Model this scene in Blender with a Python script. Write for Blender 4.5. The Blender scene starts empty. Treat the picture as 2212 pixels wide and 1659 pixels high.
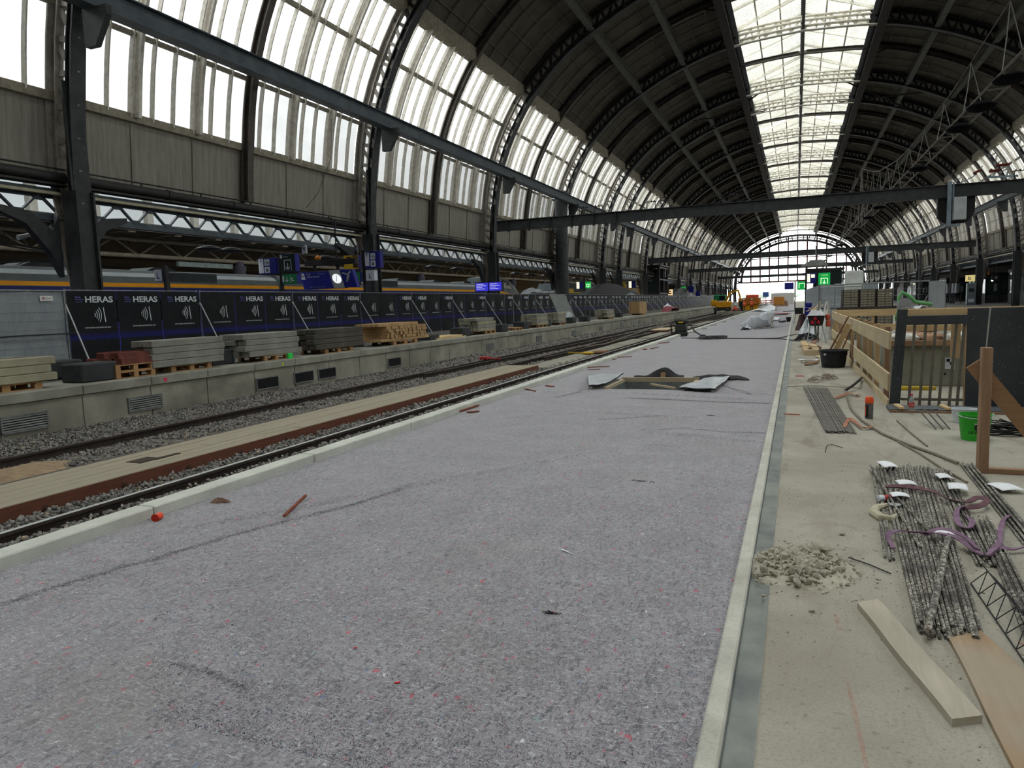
import bpy, math, random
import numpy as np
from mathutils import Vector, Matrix
R = random.Random(7)
sc = bpy.context.scene
col = sc.collection
PI = math.pi

# ---------------------------------------------------------------- camera
VP1 = np.array([1720 - 1106.0, -(640 - 829.5), -1545.29])
VP2 = -np.array([-2795 - 1106.0, -(791 - 829.5), -1545.29])
ya = VP1 / np.linalg.norm(VP1)
xa = VP2 - ya * VP2.dot(ya); xa /= np.linalg.norm(xa)
za = np.cross(xa, ya)
CAMM = Matrix(((xa[0], xa[1], xa[2], 0), (ya[0], ya[1], ya[2], 0), (za[0], za[1], za[2], 1.55), (0, 0, 0, 1)))
cd = bpy.data.cameras.new('camera')
cd.sensor_width = 36.0
cd.lens = 36.0 * 1545.29 / 2212.0
cd.clip_end = 2000; cd.clip_start = 0.05
cam = bpy.data.objects.new('camera', cd)
col.objects.link(cam)
cam.matrix_world = CAMM
sc.camera = cam

# ---------------------------------------------------------------- world and exposure
w = bpy.data.worlds.new('overcast_sky'); sc.world = w; w.use_nodes = True
wn = w.node_tree.nodes; wl = w.node_tree.links
bg = wn['Background']
tc = wn.new('ShaderNodeTexCoord'); sp = wn.new('ShaderNodeSeparateXYZ'); rp = wn.new('ShaderNodeValToRGB')
wl.new(tc.outputs['Generated'], sp.inputs[0]); wl.new(sp.outputs['Z'], rp.inputs[0]); wl.new(rp.outputs[0], bg.inputs[0])
rp.color_ramp.elements[0].position = 0.0; rp.color_ramp.elements[0].color = (0.93, 0.935, 0.93, 1)
rp.color_ramp.elements[1].position = 0.5; rp.color_ramp.elements[1].color = (1.0, 1.0, 1.0, 1)
bg.inputs[1].default_value = 7.0
sc.view_settings.view_transform = 'Standard'
sc.view_settings.look = 'None'
sc.view_settings.gamma = 1.0
sc.view_settings.use_curve_mapping = False
sc.view_settings.exposure = 0.0

# ---------------------------------------------------------------- materials
def lin(c):
    return tuple((x / 12.92 if x <= 0.04045 else ((x + 0.055) / 1.055) ** 2.4) for x in [v / 255.0 for v in c]) + (1,)
class N:
    def __init__(s, name):
        s.m = bpy.data.materials.new(name); s.m.use_nodes = True
        s.t = s.m.node_tree; s.n = s.t.nodes; s.b = s.n['Principled BSDF']; s._tc = None
    def new(s, k, **kw):
        x = s.n.new(k)
        for a, b in kw.items(): setattr(x, a, b)
        return x
    def link(s, a, b): s.t.links.new(a, b)
    def coord(s, scale=(1, 1, 1), rot=(0, 0, 0), loc=(0, 0, 0)):
        if s._tc is None: s._tc = s.new('ShaderNodeTexCoord')
        mp = s.new('ShaderNodeMapping'); mp.inputs['Scale'].default_value = scale; mp.inputs['Rotation'].default_value = rot; mp.inputs['Location'].default_value = loc
        s.link(s._tc.outputs['Object'], mp.inputs[0]); return mp.outputs[0]
    def noise(s, scale, detail=4, rough=.6, sc_=(1, 1, 1), rot=(0, 0, 0), dist=0):
        x = s.new('ShaderNodeTexNoise'); x.inputs['Scale'].default_value = scale; x.inputs['Detail'].default_value = detail
        x.inputs['Roughness'].default_value = rough; x.inputs['Distortion'].default_value = dist
        s.link(s.coord(sc_, rot), x.inputs['Vector']); return x.outputs[0]
    def voro(s, scale, sc_=(1, 1, 1), feature='F1', out='Distance'):
        x = s.new('ShaderNodeTexVoronoi', feature=feature); x.inputs['Scale'].default_value = scale
        s.link(s.coord(sc_), x.inputs['Vector']); return x.outputs[out]
    def ramp(s, fac, *stops):
        x = s.new('ShaderNodeValToRGB'); s.link(fac, x.inputs[0])
        e = x.color_ramp.elements
        while len(e) < len(stops): e.new(.5)
        for i, (p, c) in enumerate(stops):
            e[i].position = p; e[i].color = c if len(c) == 4 else tuple(c) + (1,)
        return x.outputs[0]
    def mix(s, fac, a, b, mode='MIX'):
        x = s.new('ShaderNodeMix', data_type='RGBA', blend_type=mode)
        if isinstance(fac, (int, float)): x.inputs[0].default_value = fac
        else: s.link(fac, x.inputs[0])
        for i, v in ((6, a), (7, b)):
            if isinstance(v, tuple): x.inputs[i].default_value = v
            else: s.link(v, x.inputs[i])
        return x.outputs[2]
    def base(s, o):
        if isinstance(o, tuple): s.b.inputs['Base Color'].default_value = o
        else: s.link(o, s.b.inputs['Base Color'])
    def bump(s, h, strength=.3, dist=.01):
        x = s.new('ShaderNodeBump'); x.inputs['Strength'].default_value = strength; x.inputs['Distance'].default_value = dist
        s.link(h, x.inputs['Height']); s.link(x.outputs[0], s.b.inputs['Normal'])
    def set(s, rough=.8, metal=0, spec=.3):
        s.b.inputs['Roughness'].default_value = rough; s.b.inputs['Metallic'].default_value = metal
        s.b.inputs['Specular IOR Level'].default_value = spec; return s.m
BW = lambda v: (v, v, v, 1)
MATS = {}
def mat(name, c1, c2=None, scale=4, rough=.8, metal=0, bump=.15, bscale=None, detail=5, stretch=(1, 1, 1), spec=.3, lo=.35, hi=.65, bdist=.01):
    if name in MATS: return MATS[name]
    n = N(name)
    if c2 is None: c2 = tuple(int(v * .82) for v in c1)
    f = n.noise(scale, detail, .62, stretch)
    n.base(n.ramp(f, (lo, lin(c1)), (hi, lin(c2))))
    if bump: n.bump(n.noise(bscale or scale * 6, 4, .6, stretch), bump, bdist)
    MATS[name] = n.set(rough, metal, spec); return MATS[name]
def emis(name, c, s, dark=(20, 20, 20)):
    if name in MATS: return MATS[name]
    n = N(name); n.base(lin(dark)); n.b.inputs['Emission Color'].default_value = lin(c); n.b.inputs['Emission Strength'].default_value = s
    MATS[name] = n.set(.5); return MATS[name]

def wood(name, c1, c2, c3=None, axis=1, rough=.75, knots=True, sc1=1.0):
    if name in MATS: return MATS[name]
    n = N(name); st = [14.0, 14.0, 14.0]; st[axis] = 1.2
    f = n.noise(1.6 * sc1, 6, .65, tuple(st), dist=.6)
    a = n.ramp(f, (.3, lin(c1)), (.7, lin(c2)))
    g = n.noise(1.3, 3, .5)
    a = n.mix(n.ramp(g, (.42, BW(0)), (.62, BW(.55))), a, lin(c3 or c2))
    n.base(a); n.bump(f, .25, .004)
    MATS[name] = n.set(rough); return MATS[name]

# ---------------------------------------------------------------- mesh helpers
def V(*a): return Vector(a)
class MB:
    def __init__(s): s.v = []; s.f = []
    def raw(s, vs, fs):
        o = len(s.v); s.v += [tuple(x) for x in vs]; s.f += [tuple(i + o for i in f) for f in fs]; return s
    def box(s, x0, x1, y0, y1, z0, z1, M=None):
        vs = [(x, y, z) for x in (x0, x1) for y in (y0, y1) for z in (z0, z1)]
        if M is not None: vs = [tuple(M @ Vector(p)) for p in vs]
        return s.raw(vs, [(0, 1, 3, 2), (4, 6, 7, 5), (0, 4, 5, 1), (2, 3, 7, 6), (0, 2, 6, 4), (1, 5, 7, 3)])
    def cbox(s, x0, x1, y0, y1, z0, z1, c=.01, M=None):
        # chamfered along every edge: 24 vertices
        vs = []; lo = (x0, y0, z0); hi = (x1, y1, z1)
        idx = {}
        for sx in (0, 1):
            for sy in (0, 1):
                for sz in (0, 1):
                    S = (sx, sy, sz)
                    for a in range(3):
                        p = [0, 0, 0]
                        for k in range(3):
                            e = hi[k] if S[k] else lo[k]
                            if k != a: e += -c if S[k] else c
                            p[k] = e
                        idx[(S, a)] = len(vs); vs.append(p)
        fs = []
        for a in range(3):
            b, c_ = (a + 1) % 3, (a + 2) % 3
            for sa in (0, 1):
                q = []
                for (u, v_) in ((0, 0), (1, 0), (1, 1), (0, 1)):
                    S = [0, 0, 0]; S[a] = sa; S[b] = u; S[c_] = v_; q.append(idx[(tuple(S), a)])
                fs.append(tuple(q if sa else q[::-1]))
        for a in range(3):
            b, c_ = (a + 1) % 3, (a + 2) % 3
            for u in (0, 1):
                for v_ in (0, 1):
                    S0 = [0, 0, 0]; S0[b] = u; S0[c_] = v_; S1 = list(S0); S1[a] = 1
                    S0 = tuple(S0); S1 = tuple(S1)
                    q = [idx[(S0, b)], idx[(S1, b)], idx[(S1, c_)], idx[(S0, c_)]]
                    fs.append(tuple(q if u != v_ else q[::-1]))
        for sx in (0, 1):
            for sy in (0, 1):
                for sz in (0, 1):
                    S = (sx, sy, sz); q = [idx[(S, k)] for k in range(3)]
                    fs.append(tuple(q if (sx + sy + sz) % 2 else q[::-1]))
        if M is not None: vs = [tuple(M @ Vector(p)) for p in vs]
        return s.raw(vs, fs)
    def bar(s, p0, p1, w, h, up=(0, 0, 1), ch=0):
        p0 = Vector(p0); p1 = Vector(p1); d = p1 - p0; L = d.length
        if L < 1e-6: return s
        d.normalize(); u = Vector(up)
        if abs(d.dot(u)) > .99: u = Vector((1, 0, 0)) if abs(d.x) < .9 else Vector((0, 1, 0))
        sd = d.cross(u).normalized(); u = sd.cross(d)
        M = Matrix(((sd.x, d.x, u.x, p0.x), (sd.y, d.y, u.y, p0.y), (sd.z, d.z, u.z, p0.z), (0, 0, 0, 1)))
        if ch: return s.cbox(-w / 2, w / 2, 0, L, -h / 2, h / 2, ch, M)
        return s.box(-w / 2, w / 2, 0, L, -h / 2, h / 2, M)
    def cyl(s, p0, p1, r, n=10, r2=None, caps=True):
        p0 = Vector(p0); p1 = Vector(p1); d = (p1 - p0).normalized(); r2 = r if r2 is None else r2
        u = Vector((0, 0, 1)) if abs(d.z) < .9 else Vector((1, 0, 0))
        a = d.cross(u).normalized(); b = d.cross(a)
        vs = []
        for P, rr in ((p0, r), (p1, r2)):
            for i in range(n):
                t = 2 * PI * i / n; vs.append(P + a * rr * math.cos(t) + b * rr * math.sin(t))
        fs = [(i, (i + 1) % n, n + (i + 1) % n, n + i) for i in range(n)]
        fs = [f[::-1] for f in fs]
        if caps: fs += [tuple(range(n)), tuple(range(2 * n - 1, n - 1, -1))]
        return s.raw(vs, fs)
    def tube(s, pts, r, n=6, closed=False, rf=None):
        pts = [Vector(p) for p in pts]; m = len(pts); vs = []
        prev = None
        for i, P in enumerate(pts):
            a_ = pts[max(i - 1, 0)]; b_ = pts[min(i + 1, m - 1)]
            d = (b_ - a_).normalized()
            if prev is None:
                u = Vector((0, 0, 1)) if abs(d.z) < .9 else Vector((1, 0, 0)); a = d.cross(u).normalized()
            else:
                a = (prev - d * prev.dot(d)).normalized()
            prev = a; b = d.cross(a); rr = r if rf is None else r * rf(i / (m - 1))
            for k in range(n):
                t = 2 * PI * k / n; vs.append(P + a * rr * math.cos(t) + b * rr * math.sin(t))
        fs = []
        for i in range(m - 1):
            for k in range(n):
                fs.append((i * n + k, i * n + (k + 1) % n, (i + 1) * n + (k + 1) % n, (i + 1) * n + k))
        fs += [tuple(range(n - 1, -1, -1)), tuple(range((m - 1) * n, m * n))]
        return s.raw(vs, fs)
    def lathe(s, prof, c=(0, 0, 0), n=24, closed_top=False, closed_bot=True):
        vs = []
        for r, z in prof:
            for i in range(n):
                t = 2 * PI * i / n; vs.append((c[0] + r * math.cos(t), c[1] + r * math.sin(t), c[2] + z))
        fs = []
        for j in range(len(prof) - 1):
            for i in range(n): fs.append((j * n + i, j * n + (i + 1) % n, (j + 1) * n + (i + 1) % n, (j + 1) * n + i))
        if closed_bot: fs.append(tuple(range(n - 1, -1, -1)))
        if closed_top: fs.append(tuple(range((len(prof) - 1) * n, len(prof) * n)))
        return s.raw(vs, fs)
    def prism(s, poly, d0, d1, ax=1):
        """poly in the two axes other than ax, extruded from d0 to d1 along ax"""
        o = [k for k in range(3) if k != ax]; vs = []
        for d in (d0, d1):
            for (a, b) in poly:
                p = [0, 0, 0]; p[o[0]] = a; p[o[1]] = b; p[ax] = d; vs.append(p)
        n = len(poly)
        fs = [(i, (i + 1) % n, n + (i + 1) % n, n + i) for i in range(n)] + [tuple(range(n - 1, -1, -1)), tuple(range(n, 2 * n))]
        return s.raw(vs, fs)
    def sweep(s, pts, w, h, side=(0, 1, 0)):
        """rectangular section: w along side, h along the normal of the path"""
        side = Vector(side); pts = [Vector(p) for p in pts]; m = len(pts); vs = []
        for i, P in enumerate(pts):
            d = (pts[min(i + 1, m - 1)] - pts[max(i - 1, 0)]).normalized(); nn = d.cross(side).normalized()
            for a, b in ((-1, -1), (1, -1), (1, 1), (-1, 1)): vs.append(P + side * (a * w / 2) + nn * (b * h / 2))
        fs = []
        for i in range(m - 1):
            for k in range(4): fs.append((i * 4 + k, i * 4 + (k + 1) % 4, (i + 1) * 4 + (k + 1) % 4, (i + 1) * 4 + k))
        fs += [(3, 2, 1, 0), tuple(range((m - 1) * 4, m * 4))]
        return s.raw(vs, fs)
    def grid(s, fn, nu, nv):
        vs = [fn(i / nu, j / nv) for j in range(nv + 1) for i in range(nu + 1)]
        fs = [(j * (nu + 1) + i, j * (nu + 1) + i + 1, (j + 1) * (nu + 1) + i + 1, (j + 1) * (nu + 1) + i) for j in range(nv) for i in range(nu)]
        return s.raw(vs, fs)
    def strap(s, pts, w, t=.006, side=None):
        """flat band: pts with optional per point side direction"""
        pts = [Vector(p) for p in pts]; m = len(pts); vs = []
        for i, P in enumerate(pts):
            d = (pts[min(i + 1, m - 1)] - pts[max(i - 1, 0)]).normalized()
            sd = Vector(side[i]) if side else Vector((0, 0, 1)).cross(d).normalized()
            sd = (sd - d * sd.dot(d)).normalized(); nn = d.cross(sd)
            for a, b in ((-1, -1), (1, -1), (1, 1), (-1, 1)): vs.append(P + sd * (a * w / 2) + nn * (b * t / 2))
        fs = []
        for i in range(m - 1):
            for k in range(4): fs.append((i * 4 + k, i * 4 + (k + 1) % 4, (i + 1) * 4 + (k + 1) % 4, (i + 1) * 4 + k))
        fs += [(3, 2, 1, 0), tuple(range((m - 1) * 4, m * 4))]
        return s.raw(vs, fs)
    def xform(s, M):
        s.v = [tuple(M @ Vector(p)) for p in s.v]; return s
    def merge(s, o, M=None):
        vs = o.v if M is None else [tuple(M @ Vector(p)) for p in o.v]
        return s.raw(vs, o.f)
    def mesh(s, name, m, smooth=False):
        me = bpy.data.meshes.new(name); me.from_pydata(s.v, [], s.f)
        if m: me.materials.append(m)
        if smooth:
            me.polygons.foreach_set('use_smooth', [True] * len(me.polygons))
            try: me.set_sharp_from_angle(angle=R_(38))
            except Exception: pass
        me.update(); return me
R_ = math.radians
def obj(name, bm, m, parent=None, smooth=False, loc=None, rot=None):
    me = bm.mesh(name, m, smooth) if isinstance(bm, MB) else bm
    o = bpy.data.objects.new(name, me); col.objects.link(o)
    if parent is not None: o.parent = parent
    if loc is not None: o.location = loc
    if rot is not None: o.rotation_euler = rot
    return o
def tag(o, label=None, cat=None, group=None, kind=None):
    if label: o['label'] = label
    if cat: o['category'] = cat
    if group: o['group'] = group
    if kind: o['kind'] = kind
    return o
def thing(name, label, cat, loc=(0, 0, 0), rz=0, group=None, rot=None):
    o = bpy.data.objects.new(name, None); col.objects.link(o); o.location = loc
    o.rotation_euler = rot if rot else (0, 0, rz); o.empty_display_size = .1
    return tag(o, label, cat, group)
def struct(name, bm, m, parent=None, smooth=False, loc=None):
    o = obj(name, bm, m, parent, smooth, loc)
    if parent is None: o['kind'] = 'structure'
    return o
def sempty(name, loc=(0, 0, 0)):
    o = bpy.data.objects.new(name, None); col.objects.link(o); o.location = loc; o['kind'] = 'structure'; return o
KIDS = {}
def dup(root, loc=None, rot=None, label=None, group=None, scale=None, skip=()):
    r = root.copy(); col.objects.link(r)
    if loc is not None: r.location = loc
    if rot is not None: r.rotation_euler = rot
    if scale is not None: r.scale = scale
    if label: r['label'] = label
    if group: r['group'] = group
    if root not in KIDS: KIDS[root] = [(c, list(c.children)) for c in list(root.children)]
    for c, gs in KIDS[root]:
        if c.name.split('.')[0] in skip: continue
        k = c.copy(); col.objects.link(k); k.parent = r
        for g in gs:
            q = g.copy(); col.objects.link(q); q.parent = k
    return r
ORD = ['first', 'second', 'third', 'fourth', 'fifth', 'sixth', 'seventh', 'eighth', 'ninth', 'tenth', 'eleventh', 'twelfth', 'thirteenth', 'fourteenth', 'fifteenth', 'sixteenth', 'seventeenth', 'eighteenth', 'nineteenth', 'twentieth', 'twenty-first', 'twenty-second', 'twenty-third', 'twenty-fourth', 'twenty-fifth', 'twenty-sixth', 'twenty-seventh', 'twenty-eighth', 'twenty-ninth', 'thirtieth']

# writing: text outlines turned into mesh data
_tx = {}
def text_data(s, bold=0.0, extrude=0.0):
    k = (s, bold, extrude)
    if k in _tx: return _tx[k]
    cu = bpy.data.curves.new('lettering', 'FONT'); cu.body = s; cu.size = 1; cu.offset = bold; cu.extrude = extrude
    cu.resolution_u = 3
    o = bpy.data.objects.new('lettering', cu); col.objects.link(o)
    dg = bpy.context.evaluated_depsgraph_get(); me = bpy.data.meshes.new_from_object(o.evaluated_get(dg))
    vs = [tuple(v.co) for v in me.vertices]; fs = [tuple(p.vertices) for p in me.polygons]
    bpy.data.objects.remove(o); bpy.data.curves.remove(cu); bpy.data.meshes.remove(me)
    _tx[k] = (vs, fs); return _tx[k]
def text(mb, s, origin, right, up, width=None, height=None, bold=0.0):
    """fits the words in a box from origin, width along right, height along up"""
    vs, fs = text_data(s, bold)
    x0 = min(v[0] for v in vs); x1 = max(v[0] for v in vs); y0 = min(v[1] for v in vs); y1 = max(v[1] for v in vs)
    sx = (width / (x1 - x0)) if width else None; sy = (height / (y1 - y0)) if height else None
    if sx is None: sx = sy
    if sy is None: sy = sx
    O = Vector(origin); r = Vector(right).normalized(); u = Vector(up).normalized()
    return mb.raw([O + r * ((v[0] - x0) * sx) + u * ((v[1] - y0) * sy) for v in vs], fs)
def polyline2d(mb, pts, w, O, r, u):
    """flat strokes in a plane"""
    O = Vector(O); r = Vector(r); u = Vector(u)
    for (a, b), (c, d) in zip(pts[:-1], pts[1:]):
        L = math.hypot(c - a, d - b) or 1e-6; nx, ny = -(d - b) / L * w / 2, (c - a) / L * w / 2
        q = [(a + nx, b + ny), (a - nx, b - ny), (c - nx, d - ny), (c + nx, d + ny)]
        mb.raw([O + r * x + u * y for x, y in q], [(0, 1, 2, 3)])
    return mb
def rect2d(mb, a, b, c, d, O, r, u):
    O = Vector(O); r = Vector(r); u = Vector(u)
    return mb.raw([O + r * x + u * y for x, y in ((a, c), (b, c), (b, d), (a, d))], [(0, 1, 2, 3)])
# ================================================================ THE HALL
XC = 0.3
STEEL = mat('dark_steel_paint', (62, 64, 66), (46, 48, 50), 3, .55, .1, .1)
STEELB = mat('blue_grey_steel', (84, 92, 98), (66, 74, 80), 2, .5, .1, .08)
STEELD = mat('sooty_steel', (48, 44, 44), (36, 34, 34), 3, .7, .0, .1)
BARW = mat('old_white_glazing_bar', (222, 218, 208), (190, 184, 172), 6, .7, 0, .1)
LANT = mat('glare_paled_lantern_steel', (232, 229, 218), (208, 203, 190), 4, .7, 0, .1)  # pale steel, lightened further to carry the sky glare around the bars
SILLW = mat('cream_sill_paint', (150, 142, 126), (118, 112, 98), 5, .7, 0, .1)
ROOFM = mat('grey_roof_boarding', (94, 91, 82), (76, 73, 66), .8, .9, 0, .1)
ROOFR = mat('grey_roof_batten', (112, 109, 99), (96, 93, 84), 2, .8, 0, 0)
REDST = mat('dark_red_steel', (96, 44, 44), (74, 34, 34), 3, .6, .1, .05)
PIPE = mat('black_pipe', (52, 52, 50), (38, 38, 38), 4, .5, .1, .05)

def panel_mat():
    n = N('dirty_cream_wall_panel')
    f = n.noise(1.1, 6, .7, (1, 6, .5)); a = n.ramp(f, (.35, lin((150, 146, 136))), (.7, lin((118, 114, 106))))
    g = n.noise(60, 3, .7); n.base(n.mix(n.ramp(g, (.45, BW(0)), (.7, BW(.35))), a, lin((92, 86, 78))))
    return n.set(.85)
PANELW = panel_mat()
STEELL = mat('pale_grey_side_steel', (168, 163, 155), (140, 135, 128), 4, .7, 0, .1)  # paler grey than the inner chords, for outer chords and side lattice
def glass_mat(name, tr, tint=(.93, .97, .96), tl=1.0):
    n = N(name); nt = n.t
    out = n.n['Material Output']; nt.nodes.remove(n.b)
    t = n.new('ShaderNodeBsdfTransparent'); t.inputs[0].default_value = tint + (1,)
    l = n.new('ShaderNodeBsdfTranslucent'); l.inputs[0].default_value = (.80 * tl, .84 * tl, .85 * tl, 1)
    d = n.new('ShaderNodeBsdfDiffuse'); d.inputs[0].default_value = (.45, .45, .42, 1)
    m1 = n.new('ShaderNodeMixShader'); m2 = n.new('ShaderNodeMixShader')
    m1.inputs[0].default_value = .5; n.link(l.outputs[0], m1.inputs[1]); n.link(d.outputs[0], m1.inputs[2])
    f = n.noise(.9, 6, .7, (1, .6, 1)); r = n.ramp(f, (.3, BW(tr)), (.75, BW(tr * .8)))
    lw = n.new('ShaderNodeLayerWeight'); lw.inputs[0].default_value = .5     # dust on the pane: longer path at a grazing angle
    c_ = n.new('ShaderNodeMath', operation='SUBTRACT'); c_.inputs[0].default_value = 1.03; n.link(lw.outputs['Facing'], c_.inputs[1])
    iv = n.new('ShaderNodeMath', operation='DIVIDE'); iv.inputs[0].default_value = 1.0; n.link(c_.outputs[0], iv.inputs[1])
    pw = n.new('ShaderNodeMath', operation='POWER'); n.link(r, pw.inputs[0]); n.link(iv.outputs[0], pw.inputs[1])
    n.link(pw.outputs[0], m2.inputs[0]); n.link(m1.outputs[0], m2.inputs[1]); n.link(t.outputs[0], m2.inputs[2]); n.link(m2.outputs[0], out.inputs[0])
    return n.m
GL_UP = glass_mat('dusty_clear_glass', .66, tl=.14)
GL_LO = glass_mat('frosted_dirty_glass', .24, tl=.20)
GL_TOP = glass_mat('lantern_glass', .70, tl=.16)

def catmull(pts, n=6):
    P = [pts[0]] + pts + [pts[-1]]; out = []
    for i in range(1, len(P) - 2):
        for k in range(n):
            t = k / n; a = []
            for j in range(2):
                p0, p1, p2, p3 = P[i - 1][j], P[i][j], P[i + 1][j], P[i + 2][j]
                a.append(.5 * (2 * p1 + (p2 - p0) * t + (2 * p0 - 5 * p1 + 4 * p2 - p3) * t * t + (3 * p1 - p0 - 3 * p2 + p3) * t ** 3))
            out.append(tuple(a))
    out.append(pts[-1]); return out
HALF = [(-19.35, .32), (-19.4, 3.2), (-19.3, 6.2), (-19.1, 8.0), (-18.75, 10.0), (-17.95, 12.2), (-16.45, 14.7), (-14.6, 16.6), (-12.9, 17.85), (-9.3, 19.65), (-5.2, 20.85), (0, 21.25)]
HALF2 = catmull(HALF, 4)
INNER = HALF2 + [(-x, z) for x, z in HALF2[-2::-1]]           # whole arch, relative to XC
def resample(c, step):
    L = [0]
    for a, b in zip(c[:-1], c[1:]): L.append(L[-1] + math.hypot(b[0] - a[0], b[1] - a[1]))
    n = max(2, round(L[-1] / step)); out = []
    j = 0
    for i in range(n + 1):
        s = L[-1] * i / n
        while j < len(L) - 2 and L[j + 1] < s: j += 1
        t = (s - L[j]) / max(1e-9, L[j + 1] - L[j]); out.append((c[j][0] + (c[j + 1][0] - c[j][0]) * t, c[j][1] + (c[j + 1][1] - c[j][1]) * t))
    return out
def offset(c, d):
    out = []
    for i, (x, z) in enumerate(c):
        a = c[max(0, i - 1)]; b = c[min(len(c) - 1, i + 1)]
        tx, tz = b[0] - a[0], b[1] - a[1]; L = math.hypot(tx, tz); out.append((x - tz / L * d, z + tx / L * d))
    return out
IN_ = resample(INNER, .9)
OUT_ = [(x0 + (x1 - x0) * k, z0 + (z1 - z0) * k) for (x0, z0), (x1, z1) in zip(IN_, offset(IN_, 1.0)) for k in [min(1, max(.42, .42 + .58 * (z0 - 2.2) / 3.6))]]
def at_z(c, z, left=True):
    cc = c if left else c[::-1]
    for a, b in zip(cc[:-1], cc[1:]):
        if a[1] <= z <= b[1]:
            t = (z - a[1]) / (b[1] - a[1]); return (a[0] + (b[0] - a[0]) * t, z)
def sub_curve(c, z0=None, x1=None):
    """left part of a curve from height z0 to abscissa x1, ends interpolated"""
    out = [at_z(c, z0)] if z0 is not None else []
    for a, b in zip(c[:-1], c[1:]):
        if z0 is not None and a[1] <= z0: continue
        if z0 is None and not out: out.append(a)
        if a[0] >= x1: break
        if out and math.hypot(a[0] - out[-1][0], a[1] - out[-1][1]) > .01: out.append(a)
        if b[0] >= x1:
            t = (x1 - a[0]) / (b[0] - a[0]); out.append((x1, a[1] + (b[1] - a[1]) * t)); break
    return out
TY = [-15.4, -.2, 15.0, 30.3, 45.4, 60.3, 75.2, 83.0, 98.4, 113.6, 128.8, 144.0, 159.2, 174.4, 189.6, 204.8, 220.0, 235.2, 250.4]
P3 = lambda c, y=0: [(x + XC, y, z) for x, z in c]

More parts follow.
